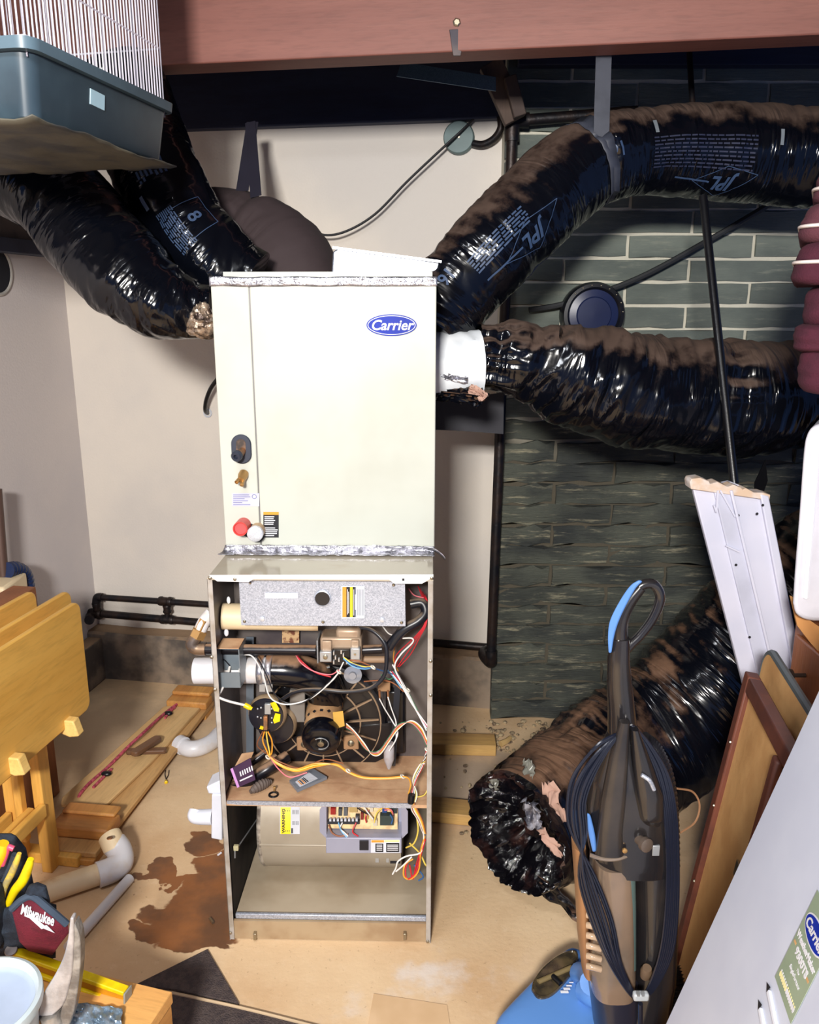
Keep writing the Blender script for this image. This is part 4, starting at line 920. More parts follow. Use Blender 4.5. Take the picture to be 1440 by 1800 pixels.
for i, (x0, x1) in enumerate(((662, 672), (681, 700))):
    for y in range(1485, 1497, 3): mb.prism([FL(*p, 0.0276) for p in quad(x0, y, x1, y + 1.2)], (0, 0.0003, 0))
mb.build('print_lines', M['letter'], cl, local=True, kind='stuff')
pcbm = mat('amber_board', (214, 186, 130), 0.5, c2=(186, 150, 96), sc=50)
pcb = MB().prism([FL(577, 1456, 0.066), FL(699, 1458, 0.066), FL(699, 1416, 0.093), FL(577, 1416, 0.093)], (0, 0.003, 0.001)).build('circuit_board', pcbm, fur, local=True)
def chip(x0, y0, x1, y1, c_, h=0.010, name='relay'):
    yl = 0.093 - 0.027 * ((y1 + y0) / 2 - 1416) / 41; fp(name, quad(x0, y0, x1, y1), yl - h, mat('chip_%d_%d_%d' % c_, c_, 0.5), h, parent=pcb)
chip(581, 1421, 590, 1432, (150, 34, 30)); chip(595, 1422, 601, 1434, (70, 72, 76), name='capacitor'); chip(604, 1420, 611, 1434, (90, 92, 96), name='capacitor'); chip(668, 1434, 692, 1451, (50, 62, 58), 0.016); chip(688, 1418, 698, 1430, (46, 56, 60)); chip(656, 1442, 663, 1452, (200, 190, 170), name='capacitor'); chip(640, 1428, 648, 1440, (196, 160, 90), name='capacitor'); chip(614, 1419, 628, 1428, (176, 150, 96)); chip(576, 1444, 632, 1449, (40, 44, 50), 0.012, 'terminal_strip'); chip(634, 1430, 639, 1441, (120, 40, 34), name='capacitor')
chip(625, 1434, 632, 1440, (60, 60, 66), name='capacitor'); chip(650, 1420, 656, 1427, (210, 200, 180), name='capacitor'); chip(672, 1420, 680, 1430, (40, 70, 130), 0.014)
mb = MB()
for i in range(8):
    c_ = FL(581 + i * 6.6, 1441, 0.065); mb.box(c_ + V((-0.0028, -0.004, -0.0045)), c_ + V((0.0028, 0.003, 0.0045)))
mb.build('terminals', mat('pale_blue_terminal', (214, 220, 232), 0.35, 0.3), pcb, local=True, kind='stuff')
for c_, pts in (('w', [(602, 1446, .09), (598, 1456, .08), (606, 1464, .07), (612, 1470, .066)]), ('lb', [(595, 1446, .09), (600, 1460, .075), (610, 1472, .064)]), ('n', [(578, 1450, .09), (584, 1464, .075), (598, 1470, .066), (612, 1466, .07)]), ('r', [(626, 1446, .09), (620, 1462, .075), (630, 1470, .066)]), ('w', [(641, 1420, .10), (648, 1430, .09), (656, 1440, .09)]), ('y', [(672, 1420, .10), (662, 1430, .09), (658, 1446, .09)]), ('r', [(648, 1424, .10), (643, 1436, .09), (644, 1446, .09)]), ('k', [(628, 1420, .10), (640, 1428, .09), (650, 1432, .09)]), ('o', [(670, 1419, .10), (684, 1422, .09), (690, 1430, .10)]), ('p', [(676, 1424, .09), (688, 1424, .09), (692, 1436, .10)]), ('b', [(686, 1432, .09), (690, 1440, .09), (688, 1448, .09)])): wire(c_, [(x, y, d - 0.032) for x, y, d in pts], 0.0018)
fp('bracket_tab', quad(660, 1502, 666, 1516), 0.11, vs2, 0.003); fp('bracket_tab', quad(679, 1502, 684, 1516), 0.11, vs2, 0.003); fp('bracket_tab', quad(686, 1502, 704, 1518), 0.115, M['ink'], 0.01)
# door switch clip and wire on the left liner
MB().box(FL(410, 1488, 0.03), FL(419, 1496, 0.03) + V((0, 0.01, 0))).build('wall_clip', mat('khaki_clip', (186, 178, 140), 0.5), fur, local=True, bevel=0.001)
MB().cyl(FL(416, 1492, 0.03), FL(452, 1440, 0.20), 0.0018, n=6).build('clip_wire', vs2, fur, local=True); MB().cyl(FL(413, 1496, 0.028), FL(413, 1508, 0.028), 0.0018, n=6).build('clip_pin', vs2, fur, local=True)
# --- white condensate trap box with its elbow, on the outside of the left wall
tw = mat('trap_white', (212, 216, 228), 0.35)
tb = MB().prism([FL(372, 1397, 0.02), FL(390, 1397, 0.02), FL(391, 1478, 0.02), FL(371, 1474, 0.02)], (0, 0.09, 0)).build('condensate_trap', tw, fur, local=True, bevel=0.003)
MB().prism([FL(362, 1384, 0.03), FL(388, 1372, 0.03), FL(389, 1397, 0.03), FL(366, 1396, 0.03)], (0, 0.06, 0)).build('trap_lid', tw, tb, local=True, bevel=0.004)
MB().tube([FL(374, 1436, 0.06), FL(352, 1436, 0.06), FL(342, 1434, 0.06), FL(344, 1424, 0.07)], lambda t: 0.021 - 0.004 * t, 16).build('trap_elbow', tw, tb, local=True)
# --- gas union outside the left wall
un = mat('dull_union', (130, 106, 84), 0.45, 0.5, c2=(90, 80, 76), sc=40)
MB().tube([FL(362, 1141, 0.085), FL(346, 1140, 0.085), FL(338, 1132, 0.085), FL(346, 1118, 0.09)], 0.0165, 16).build('gas_elbow', un, fur, local=True)
MB().lathe([(0.020, 0), (0.020, 0.02), (0.016, 0.022), (0.016, 0.05)], FL(346, 1120, 0.09), V((0.5, 0.2, 1)), 6).build('gas_union', M['brass'], fur, local=True)
MB().tube([FL(352, 1108, 0.095), FL(360, 1092, 0.10), FL(372, 1078, 0.11)], 0.0165, 16).build('gas_riser', M['pvc'], fur, local=True)

# ================================================================ COIL CABINET
CW = 0.2715; CY0 = 0.205; CYB = 0.72; CZ0, CZ1 = 1.016, 1.697
coil = thing('evaporator_cabinet', 'cream metal air conditioning cabinet standing on top of the open furnace', 'cabinet', M=FM @ Matrix.Translation((0.0, CY0, CZ0)))
def cbld(mb, name, m, parent=None, **k):
    return mb.build(name, m, parent or coil, **k)
def CM(p): return FM @ V(p)
xl, xr = FL(396, 952, CY0).x, FL(764, 952, CY0).x
def cbox(a, b): return MB().box(a, b, FM)
cbld(cbox((xl, CY0 + 0.004, CZ0), (xr, CYB, CZ1)), 'cabinet_shell', mat('galv_dark', (120, 116, 118), 0.5, 0.4), bevel=0.002)
xs = FL(447, 700, CY0).x
cbld(cbox((xl, CY0, CZ0 + 0.012), (xs - 0.0012, CY0 + 0.02, CZ1 - 0.016)), 'service_panel', M['cab'], bevel=0.0025)
cbld(cbox((xs + 0.0012, CY0, CZ0 + 0.012), (xr, CY0 + 0.02, CZ1 - 0.016)), 'front_panel', M['cab'], bevel=0.0025)
def sheet(name, pts_fn, nu, nv, m, parent, th=0.001, local=False, **k): return MB().grid(pts_fn, nu, nv).build(name, m, parent, solid=th, local=local, **k)
sheet('top_foil_tape', lambda u, v: FM @ (V((xl - 0.002 + (xr - xl + 0.004) * u, CY0 - 0.002 - 0.003 * abs(fbm(V((u * 14, v * 3, 1)))), CZ1 - 0.020 + 0.022 * v + 0.002 * noise.noise(V((u * 9, 0, 0)))))), 90, 4, M['foil'], coil, angle=30)
cbld(cbox((xl + 0.028, CY0 + 0.015, CZ1), (xr - 0.01, CY0 + 0.017, CZ1 + 0.014)), 'top_flange', M['cab'])
# foil over the joint, its end hanging loose
sheet('joint_foil_tape', lambda u, v: FM @ (V((xl - 0.012 * v + (xr - xl + 0.012 * v) * u, CY0 - 0.003 - 0.055 * max(0, v - 0.4) - 0.003 * fbm(V((u * 12, v * 4, 5))), CZ0 + 0.016 - 0.016 * min(1, v * 2.2) + 0.004 * abs(fbm(V((u * 16, v * 5, 2))))))), 100, 10, M['foil'], coil, angle=30)
fl0 = FL(752, 962, CY0 - 0.03)
sheet('loose_foil_end', lambda u, v: FM @ (fl0 + V((0.045 * u, -0.012 * u + 0.01 * v, -0.03 * u * u - 0.010 * v + 0.006 * u))), 12, 3, M['foil'], coil)
# oval badge
bo = FL(688.5, 571.5, CY0); ew, eh = 0.0605, 0.0255
def oval(a, b, z0, z1):
    mb = MB(); n = 48
    mb.prism([FM @ (bo + V((a * math.cos(6.28318 * k / n), -z0, b * math.sin(6.28318 * k / n)))) for k in range(n)], FM.to_3x3() @ V((0, z0 - z1, 0))); return mb
bd = cbld(oval(ew, eh, 0.0, 0.0025), 'badge', M['logoblue'])
cbld(oval(ew * 0.955, eh * 0.90, 0.0025, 0.0032), 'badge_ring', M['letter'], bd); cbld(oval(ew * 0.925, eh * 0.83, 0.0030, 0.0036), 'badge_field', M['logoblue'], bd)
text('badge_lettering', 'Carrier', 0.0335, M['letter'], bd, lambda x, y, z: FM @ (bo + V((x * 1.0, -0.0037 - z, y - 0.001))), shear=0.25, bold=0.0007)
# suction line grommet, liquid line, drain stubs, labels
def stadium(px0, py0, px1, py1, w_, yl):
    pass
go = FL(425, 789, CY0)
gm = mat('navy_rubber', (40, 46, 62), 0.5)
mb = MB(); ring = [go + V((x, 0, z)) for x, z in rrect(0.050, 0.074, 0.0245, 8)]; mb.prism([FM @ p for p in ring], FM.to_3x3() @ V((0, -0.007, 0)))
gr_ = cbld(mb, 'suction_grommet', gm, bevel=0.002)
mb = MB(); mb.prism([FM @ (go + V((x, -0.0071, z + 0.008))) for x, z in rrect(0.024, 0.036, 0.011, 6)], FM.to_3x3() @ V((0, -0.001, 0))); cbld(mb, 'grommet_slot', mat('rusty_core', (110, 84, 66), 0.7, c2=(60, 50, 44), sc=60), gr_)
cbld(MB().tube([FM @ (go + V((0.004, 0.0, -0.002))), FM @ (go + V((0.0, -0.03, -0.010)))], 0.009, 16), 'suction_line', M['copper'], gr_)
cbld(MB().lathe([(0.012, 0), (0.0135, 0.003), (0.0135, 0.014), (0.012, 0.016), (0.006, 0.016), (0.005, 0.008)], FM @ (go + V((-0.003, -0.026, -0.010))), FM.to_3x3() @ V((-0.25, -1, -0.25)), 24), 'suction_cap', gm, gr_)
lo2 = FL(429, 832, CY0)
ll = cbld(MB().lathe([(0.012, 0), (0.0125, 0.012), (0.010, 0.022), (0.008, 0.03)], FM @ lo2, FM.to_3x3() @ V((-0.1, -1, -0.45)), 20), 'liquid_line', M['brass'])
cbld(MB().lathe([(0.005, 0), (0.005, 0.022), (0.0038, 0.022), (0.0038, 0.016)], FM @ (lo2 + V((-0.006, -0.02, -0.008))), FM.to_3x3() @ V((-0.25, -1, -0.35)), 16, (True, True)), 'line_stub', M['brass'], ll)
cbld(MB().lathe([(0.005, 0), (0.005, 0.02), (0.003, 0.021)], FM @ (lo2 + V((0.001, -0.018, -0.014))), FM.to_3x3() @ V((0, -1, -0.5)), 16), 'line_stub', M['brass'], ll)
cbld(MB().prism([FM @ FL(x, y, CY0 - 0.0006) for x, y in quad(408, 867, 456, 890)], FM.to_3x3() @ V((0, 0.0005, 0))), 'rating_label', mat('lilac_label', (188, 190, 212), 0.6, spec=0.2))
mb = MB()
for i in range(6): mb.prism([FM @ FL(x, y, CY0 - 0.0010) for x, y in quad(410, 869.5 + i * 3.4, (438, 440, 430, 436, 426, 440)[i], 870.5 + i * 3.4)], FM.to_3x3() @ V((0, 0.0003, 0)))
mb.build('print_lines', mat('lilac_print', (112, 112, 158), 0.6), coil, kind='stuff')
cbld(MB().torus(FM @ FL(447, 873, CY0 - 0.001), (0, 1, 0), 0.0055, 0.0006, 20, 4), 'label_mark', mat('lilac_print', (112, 112, 158), 0.6))
wl2 = cbld(MB().prism([FM @ FL(x, y, CY0 - 0.0006) for x, y in quad(463, 900, 490, 945)], FM.to_3x3() @ V((0, 0.0005, 0))), 'warning_label', M['ink'], label='black warning label with an orange top strip')
cbld(MB().prism([FM @ FL(x, y, CY0 - 0.0010) for x, y in quad(463, 900, 490, 905)], FM.to_3x3() @ V((0, 0.0003, 0))), 'orange_strip', M['orangel'], wl2)
mb = MB(); rn = random.Random(4)
for i in range(11):
    if i == 5: continue
    mb.prism([FM @ FL(x, y, CY0 - 0.0010) for x, y in quad(465, 907.5 + i * 3.3, 474 + rn.uniform(6, 15), 909.2 + i * 3.3)], FM.to_3x3() @ V((0, 0.0003, 0)))
mb.build('print_lines', M['letter'], wl2, kind='stuff')
def stub(px, py, r, L_, m_, name, inner, inn):
    o = FL(px, py, CY0 - L_); dirv = FM.to_3x3() @ V((0, 1, 0))
    s_ = cbld(MB().lathe([(r * 0.80, 0.02), (r * 0.84, 0.0), (r, 0.0), (r, L_ + 0.01)], FM @ o, dirv, 28, (False, True)), name, m_)
    cbld(MB().lathe([(r * 0.82, 0.006), (0.001, 0.010)], FM @ o, dirv, 28), inn, inner, s_); return s_
tan = mat('tan_stub', (190, 160, 124), 0.5)
cbld(MB().prism([FM @ (FL(441, 934, CY0 - 0.001) + V((x * math.cos(0.5) + z * math.sin(0.5), 0, -x * math.sin(0.5) + z * math.cos(0.5)))) for x, z in rrect(0.075, 0.038, 0.018, 6)], FM.to_3x3() @ V((0, 0.001, 0))), 'drain_opening', M['ink'])
stub(422, 930, 0.0185, 0.045, mat('red_cap', (206, 60, 54), 0.4), 'drain_stub', mat('red_core', (230, 84, 84), 0.4), 'stub_core'); 
s_ = stub(448, 939, 0.0195, 0.040, tan, 'drain_stub', M['foil'], 'stub_core')
cbld(MB().lathe([(0.0200, 0.012), (0.0202, 0.0), (0.016, -0.003), (0.001, -0.004)], FM @ FL(448, 939, CY0 - 0.04), FM.to_3x3() @ V((0, 1, 0)), 24, (False, True)), 'foil_cap', mat('foil_cap', (222, 224, 232), 0.3, 0.4, bmp=0.5, bsc=60), s_)
# sheet metal plenum showing above the cabinet
pz = CZ1 + 0.003
pp = [FM @ (V((FL(582, 470, 0.45).x, 0.45, pz))), FM @ (V((FL(775, 470, 0.45).x, 0.45, pz)))]
h0, h1 = FL(594, 434, 0.45).z, FL(772, 461, 0.45).z
mb = MB().prism([FM @ V((FL(582, 470, 0.45).x, 0.45, pz)), FM @ V((FL(776, 470, 0.45).x, 0.45, pz)), FM @ V((FL(774, 470, 0.45).x, 0.45, h1)), FM @ V((FL(598, 470, 0.45).x, 0.45, h0)), FM @ V((FL(586, 470, 0.45).x, 0.45, h0 - 0.012))], FM.to_3x3() @ V((0, 0.22, 0)))
pln = thing('plenum_box', 'shiny galvanised plenum box with sloping top above the cream cabinet', 'duct box', FM @ V((0.05, 0.55, pz)))
mb.build('box', galv('bright_galv', (136, 141, 154), (166, 171, 184), 0.4), pln, bevel=0.004)
mb = MB().bar(FM @ V((FL(586, 470, 0.45).x, 0.447, h0 - 0.002)), FM @ V((FL(776, 470, 0.45).x, 0.447, h1 + 0.001)), 0.006, 0.010, (0, 1, 0)); mb.build('seam_flange', galv('bright_galv2', (214, 216, 222), (232, 234, 240), 0.35), pln)

# ================================================================ PIPES, CORDS AND SMALL THINGS ON THE WALLS
def W(px, py, d=0.06): return onwall(px, py, d)
gas = thing('gas_pipework', 'black iron gas pipes with fittings along the foot of the back wall', 'pipe', W(170, 1075, 0.05))
ir = M['iron']
def pipe(a, b, r, name='pipe', m=ir, parent=gas): return MB().cyl(a, b, r, n=18).build(name, m, parent)
def collar(p, ax, r, L_=0.03, name='fitting', m=ir, parent=gas): return MB().lathe([(r * 0.9, -L_), (r, -L_ * 0.8), (r, -L_ * 0.5), (r * 0.88, -L_ * 0.4), (r * 0.88, L_ * 0.4), (r, L_ * 0.5), (r, L_ * 0.8), (r * 0.9, L_)], p, ax, 18).build(name, m, parent)
A1, A2 = W(180, 1050), W(420, 1066)
B1, B2 = W(180, 1079), W(868, 1139)
pipe(A1, A2, 0.0135); pipe(B1, B2, 0.0165)
MB().tube([A1, W(172, 1050), W(170, 1056), W(170, 1066)], 0.019, 14).build('elbow', ir, gas)
pipe(W(170, 1058), W(168, 1080), 0.0135); collar(W(168, 1079), WD, 0.024); collar(W(170, 1066), (0, 0, 1), 0.020, 0.02)
MB().tube([W(158, 1080), W(158, 1086, 0.09), W(157, 1090, 0.14)], 0.021, 14).build('elbow', ir, gas)
collar(W(291, 1057), WD, 0.021); pipe(W(294, 1058), W(294, 1088), 0.0125); collar(W(294, 1070), (0, 0, 1), 0.019, 0.018); collar(W(294, 1089), WD, 0.021)
p3 = W(878, 1136); top = atY(905, 232, 2.985)
el = V((0.320, 2.985, B2.z))
MB().tube([B2, V((0.300, 3.09, B2.z)), V((0.320, 3.0, B2.z)), V((0.320, 2.985, B2.z + 0.03)), V((0.320, 2.985, B2.z + 0.06))], 0.022, 14).build('elbow', ir, gas)
pipe(V((0.320, 2.985, B2.z + 0.05)), V((0.345, 2.985, top.z)), 0.0185)
MB().tube([V((0.345, 2.985, top.z - 0.03)), V((0.345, 2.985, top.z + 0.02)), V((0.362, 2.985, top.z + 0.035)), V((0.40, 2.985, top.z + 0.036))], 0.025, 14).build('elbow', ir, gas)
pipe(V((0.38, 2.985, top.z + 0.036)), atY(1120, 196, 2.985), 0.0185)
# dusty vertical pipe, white socket and blue hose in the left corner
lwp = lambda px, py, s_=0.08: atP(px, py, rw(s_, 0, 0), WD)
vp = thing('drain_pipe', 'brown vertical pipe at the left wall behind the folding tables', 'pipe', lwp(4, 1000))
MB().cyl(lwp(-6, 860), lwp(6, 1012), 0.018, n=16).build('pipe', mat('brown_pipe', (96, 74, 66), 0.5, 0.3), vp)
MB().box(lwp(8, 1030) + V((-0.08, -0.12, -0.05)), lwp(8, 1022) + V((0.06, 0.05, 0.02))).build('socket', M['pvcold'], vp, bevel=0.01)
bh_ = thing('corrugated_hose', 'short dark blue plastic hose elbow poking up behind the wooden tables', 'hose', lwp(40, 1010))
pth = catmull([lwp(12, 1003, 0.10), lwp(28, 1001, 0.10), lwp(42, 1010, 0.10), lwp(47, 1030, 0.10), lwp(48, 1060, 0.10)], 12); fr = frames(pth); rr = []
for i, (p, t_, a, b) in enumerate(fr): rr.append([p + (a * math.cos(6.28318 * k / 20) + b * math.sin(6.28318 * k / 20)) * (0.028 + 0.002 * math.cos(i * 1.6)) for k in range(20)])
MB().rings(rr).build('hose_wrap', mat('navy_wrap', (26, 44, 84), 0.25, bmp=0.3, bsc=60), bh_, angle=60)
# round hole in the left wall
ho = lwp(-8, 474, 0.002); hl = thing('wall_thimble', 'dark round hole with pale rim in the left wall', 'vent', ho)
MB().lathe([(0.001, 0.002), (0.085, 0.002)], ho, WD, 32, (False, False)).build('opening', mat('hole_dark', (16, 18, 30), 0.9), hl)
MB().torus(ho, WD, 0.087, 0.007, 36, 8).build('rim', mat('pale_rim', (180, 176, 170), 0.7), hl)
# cable stub out of the back wall, left of the cream cabinet
cs = thing('cable_stub', 'short black cable curving out of a hole in the plaster beside the cabinet', 'cable', W(364, 726, 0.01))
MB().tube([W(366, 727, -0.01), W(361, 722, 0.04), W(362, 706, 0.07), W(370, 684, 0.09), W(384, 664, 0.10)], 0.0085, 10).build('sheath', M['blackpl'], cs)
MB().torus(W(365, 726, 0.002), ID, 0.016, 0.004, 14, 6).build('broken_plaster', M['paper'], cs)
# round cable box and its cords
jb = thing('junction_box', 'round pale green cable box under the rim board near the block wall', 'electrical box', W(808, 244, 0.0))
MB().lathe([(0.056, 0), (0.056, 0.03), (0.052, 0.036), (0.001, 0.037)], W(808, 244, 0.0), ID, 28).build('cover', mat('sage_box', (96, 120, 122), 0.5), jb)
MB().lathe([(0.006, 0), (0.006, 0.004), (0.002, 0.005)], W(806, 240, 0.036), ID, 8).build('screw', M['screw'], jb)
MB().tube([W(826, 251, 0.02), W(848, 254, 0.03), W(868, 244, 0.04), W(880, 226, 0.05), W(880, 205, 0.05)], 0.013, 10).build('conduit', M['iron'], jb)
tag(MB().tube([W(850, 190, 0.02), W(820, 222, 0.05), W(770, 268, 0.07), W(715, 320, 0.07), W(660, 376, 0.07), W(610, 406, 0.08), (W(570, 413, 0.09)), W(535, 398, 0.10), W(505, 385, 0.12)], 0.0045, 8).build('cord', M['ink']), 'thin dark cord drooping across the plaster from the round box', 'cord')
# black rod, brace cord, round flue cover on the block wall
rod = thing('iron_rod', 'long black rod running from the ceiling down past both right ducts', 'rod', atY(1290, 850, 2.05))
MB().cyl(atY(1212, 92, 2.80), atY(1218, 192, 2.74), 0.009, n=10).build('upper_rod', M['iron'], rod)
MB().cyl(atY(1236, 345, 2.40), atY(1291, 850, 2.12), 0.0115, n=12).build('lower_rod', M['blackpl'], rod)
tag(MB().tube([atY(1372, 348, 2.96), atY(1250, 420, 2.98), atY(1120, 490, 2.985), atY(1000, 532, 2.99), atY(930, 545, 2.99)], 0.010, 8).build('brace_cable', mat('dark_cable', (40, 42, 46), 0.6)), 'dark diagonal cable crossing the grey block wall behind the rod', 'cable')
fc = atY(1040, 553, 3.0); fcv = thing('flue_cover', 'round black flue cover on the grey block wall behind the sagging duct', 'cover', fc)
MB().lathe([(0.112, 0.02), (0.112, -0.03), (0.106, -0.045), (0.094, -0.046), (0.086, -0.038)], fc, (0, 1, 0), 44, (True, False)).build('rim', mat('black_enamel', (16, 18, 26), 0.3), fcv)
MB().lathe([(0.088, -0.036), (0.062, -0.040), (0.058, -0.046), (0.001, -0.048)], fc, (0, 1, 0), 44, (False, True)).build('cap', mat('blue_reflection', (30, 40, 78), 0.3), fcv)  # blue reflection put into the colour of the black cap
mb = MB()
for k in range(8):
    a = 0.8 + k * 0.32; mb.ball(fc + V((-math.cos(a) * 0.100, -0.047, math.sin(a) * 0.100)), 0.003, 8, 6)
mb.build('rim_rivets', M['screw'], fcv, kind='stuff')
fl = thing('tape_flap', 'pointed scrap of black plastic hanging under the duct beside the rod', 'scrap', atY(1338, 840, 2.30))
q_ = [atY(1346, 808, 2.30), atY(1350, 845, 2.29), atY(1342, 868, 2.29), atY(1326, 868, 2.29), atY(1327, 848, 2.30)]
MB().prism(q_, (0, 0.003, 0)).build('film', mat('matt_black_film', (7, 7, 11), 0.8, spec=0.05), fl)
# lumber offcuts on the floor right of the furnace
lm = wood('dusty_lumber', (206, 166, 100), (170, 132, 84), 'x', 8, 0.7)
for pts, h, lab in ([(700, 1326), (872, 1330), (874, 1302), (700, 1296)], 0.045, 'dusty timber offcut nearest the block wall on the floor'), ([(700, 1440), (843, 1455), (851, 1412), (700, 1400)], 0.04, 'yellow timber offcut between the furnace and the torn duct'):
    g = [atZ(x, y, 0.0) for x, y in pts]
    f0, f1 = g[0], g[1]; d_ = (f1 - f0).normalized(); root = thing('timber_offcut', lab, 'timber', f0, math.atan2(d_.y, d_.x), 'timber offcuts behind the furnace')
    L_ = (f1 - f0).length; wd = 0.088
    MB().box((0, 0, 0.001), (L_, wd, h)).build('board', lm, root, local=True, bevel=0.003)
# rubble at the foot of the blocks
rn = random.Random(11); rm_ = mat('mortar_crumbs', (168, 150, 120), 0.95, c2=(90, 74, 62), sc=40)
mb = MB()
for i in range(160):
    p = V((rn.uniform(0.12, 0.55), rn.uniform(2.25, 3.0), 0)); 
    if rn.random() < 0.5: p.x = rn.uniform(0.30, 0.55); p.y = rn.uniform(2.75, 3.0)
    s_ = rn.uniform(0.003, 0.013); mb.ball(p + V((0, 0, s_ * 0.5)), s_, 5, 4, (rn.uniform(.6, 1.4), rn.uniform(.6, 1.4), 0.7))
tag(mb.build('debris', rm_), 'mortar crumbs and dirt scattered at the foot of the block wall', 'debris', kind='stuff')
tag(MB().tube([atZ(880, 1308, 0.012), atZ(890, 1303, 0.014), atZ(897, 1297, 0.014)], lambda t: 0.013 - 0.004 * t, 7, 3).build('stone', mat('tan_stone', (200, 166, 110), 0.9)), 'small tan stone lying among crumbs by the block wall', 'stone')

# ================================================================ BIRD CAGE IN ITS TRAY
K = V((-0.667, 1.59, 0)); E = V((0.107, 0.51, 0)); EL = E.length; E.normalize(); LF = V((-E.y, E.x, 0))
ZB, ZT = 1.961, 2.09; TW = 0.72
def tb(a, b, z): return K + E * a + LF * b + V((0, 0, z))
tray = thing('storage_tray', 'grey green plastic tray under the wire cage at upper left', 'tray', tb(0.25, 0.36, ZB))
tm = mat('grey_teal_plastic', (58, 74, 84), 0.38, c2=(50, 64, 74), sc=8)
def ring(i, z, r=0.03):
    pts = [tb(EL / 2 + x, TW / 2 + y, z) for x, y in rrect(EL - 2 * i, TW - 2 * i, r, 4)]; return pts
MB().rings([ring(0.022, ZB), ring(0.018, ZB + 0.004), ring(0.003, ZT - 0.012), ring(0.006, ZT - 0.012), ring(0.024, ZB + 0.008)], (True, True)).build('basin', tm, tray)
MB().rings([ring(0.0, ZT - 0.022), ring(-0.008, ZT - 0.020), ring(-0.010, ZT - 0.002), ring(-0.004, ZT), ring(0.004, ZT)], (False, False)).build('rim', mat('pale_teal_rim', (84, 104, 116), 0.35), tray, solid=0.002)
so = tb(0.215, -0.0015, 2.035); sx = E; s_n = -LF
MB().prism([tb(0.195, 0.0125, 2.022), tb(0.245, 0.0125, 2.020), tb(0.245, 0.009, 2.048), tb(0.195, 0.009, 2.050)], -LF * 0.004).build('sticker', mat('pale_sticker', (190, 226, 240), 0.5), tray)
tag(sheet('cardboard', lambda u, v: tb(-0.03 + (EL + 0.01) * u + 0.01 * noise.noise(V((v * 9, 0, 0))), -0.015 + 0.80 * v + 0.012 * noise.noise(V((u * 9, 3, 0))), ZB - 0.004 - 0.016 * abs(fbm(V((u * 2.5, v * 6, 3)))) - 0.006 * u), 24, 40, mat('dusty_card', (84, 80, 68), 0.6, c2=(58, 58, 58), sc=10, bmp=0.1), None, th=0.003), 'warped dusty plastic sheet sagging beneath the grey tray', 'sheet')
cage = thing('wire_cage', 'white wire bird cage rising from the grey tray', 'cage', tb(0.25, 0.36, ZB + 0.02))
cw = mat('white_wire', (224, 220, 232), 0.35, 0.2)
mb = MB(); zc0, zc1 = ZT - 0.03, ZT + 0.62
def bars(a0, b0, a1, b1, n):
    for i in range(n + 1):
        f = i / n; p = tb(a0 + (a1 - a0) * f, b0 + (b1 - b0) * f, 0); mb.cyl(p + V((0, 0, zc0)), p + V((0, 0, zc1)), 0.0017, n=6, caps=(False, False))
i_ = 0.012
bars(i_, i_, EL - i_, i_, 40); bars(i_, TW - i_, EL - i_, TW - i_, 40); bars(i_, i_, i_, TW - i_, 54); bars(EL - i_, i_, EL - i_, TW - i_, 54)
mb.build('bars', cw, cage, kind='stuff')
for z in (ZT + 0.004, ZT + 0.115, ZT + 0.30, ZT + 0.5):
    MB().tube([tb(i_, i_, z), tb(EL - i_, i_, z), tb(EL - i_, TW - i_, z), tb(i_, TW - i_, z), tb(i_, i_, z)], 0.0022, 6, smooth=False).build('hoop', cw, cage)

# ================================================================ FOLDING TRAY TABLES
TD = V((math.sin(PHI), math.cos(PHI), 0)); TN = V((math.cos(PHI), -math.sin(PHI), 0))
t0 = atZ(112, 1515, 0)
TM = Matrix(((TD.x, TN.x, 0, t0.x), (TD.y, TN.y, 0, t0.y), (0, 0, 1, 0), (0, 0, 0, 1)))   # x: away from the camera, y: toward the room, z: up
wm_ = wood('honey_pine', (232, 182, 92), (218, 162, 72), 'x', 5, 0.38, 40); wm2 = wood('honey_pine_upright', (228, 176, 88), (208, 150, 68), 'z', 6, 0.4, 40)
pegm = wood('pale_pine_peg', (244, 206, 128), (228, 184, 104), 'x', 6, 0.45)
stand = thing('table_stand', 'honey pine stand with pegs that carries the folding tray tables', 'stand', M=TM)
SL = -0.56
for x in (-0.03, SL): 
    for y in (-0.02, -0.115): MB().box((x - 0.024, y - 0.016, 0.0), (x + 0.024, y + 0.016, 0.62)).build('upright', wm2, stand, local=True, bevel=0.003)
_inv = TM.inverted()
def on_plane(px, py, yl): return _inv @ atP(px, py, TM @ V((0, yl, 0)), TN)
for (px, py), yl, h in (((98, 1402), -0.005, 0.040), ((86, 1394), -0.045, 0.020), ((60, 1398), -0.115, 0.045)):
    q = on_plane(px, py, yl); MB().box((SL, yl - 0.010, q.z - h / 2), (-0.055 if yl > -0.1 else -0.06, yl + 0.010, q.z + h / 2)).build('rail', wm_, stand, local=True, bevel=0.003)
MB().box((-0.085, -0.075, 0.12), (-0.06, -0.052, 0.62)).build('inner_upright', wm2, stand, local=True, bevel=0.003)
for x in (0.0, SL + 0.02): MB().box((x - 0.02, -0.20, 0.0), (x + 0.025, 0.06, 0.035)).build('foot', wm_, stand, local=True, bevel=0.004)
for px, py in ((126, 1278), (30, 1344)):
    q = on_plane(px, py, 0.045)
    MB().prism([V((q.x - 0.016, -0.01, q.z + 0.028)), V((q.x - 0.016, 0.062, q.z + 0.028)), V((q.x - 0.016, 0.075, q.z - 0.02)), V((q.x - 0.016, 0.045, q.z - 0.026)), V((q.x - 0.016, -0.01, q.z - 0.006))], (0.032, 0, 0)).build('peg', pegm, stand, local=True, bevel=0.004)
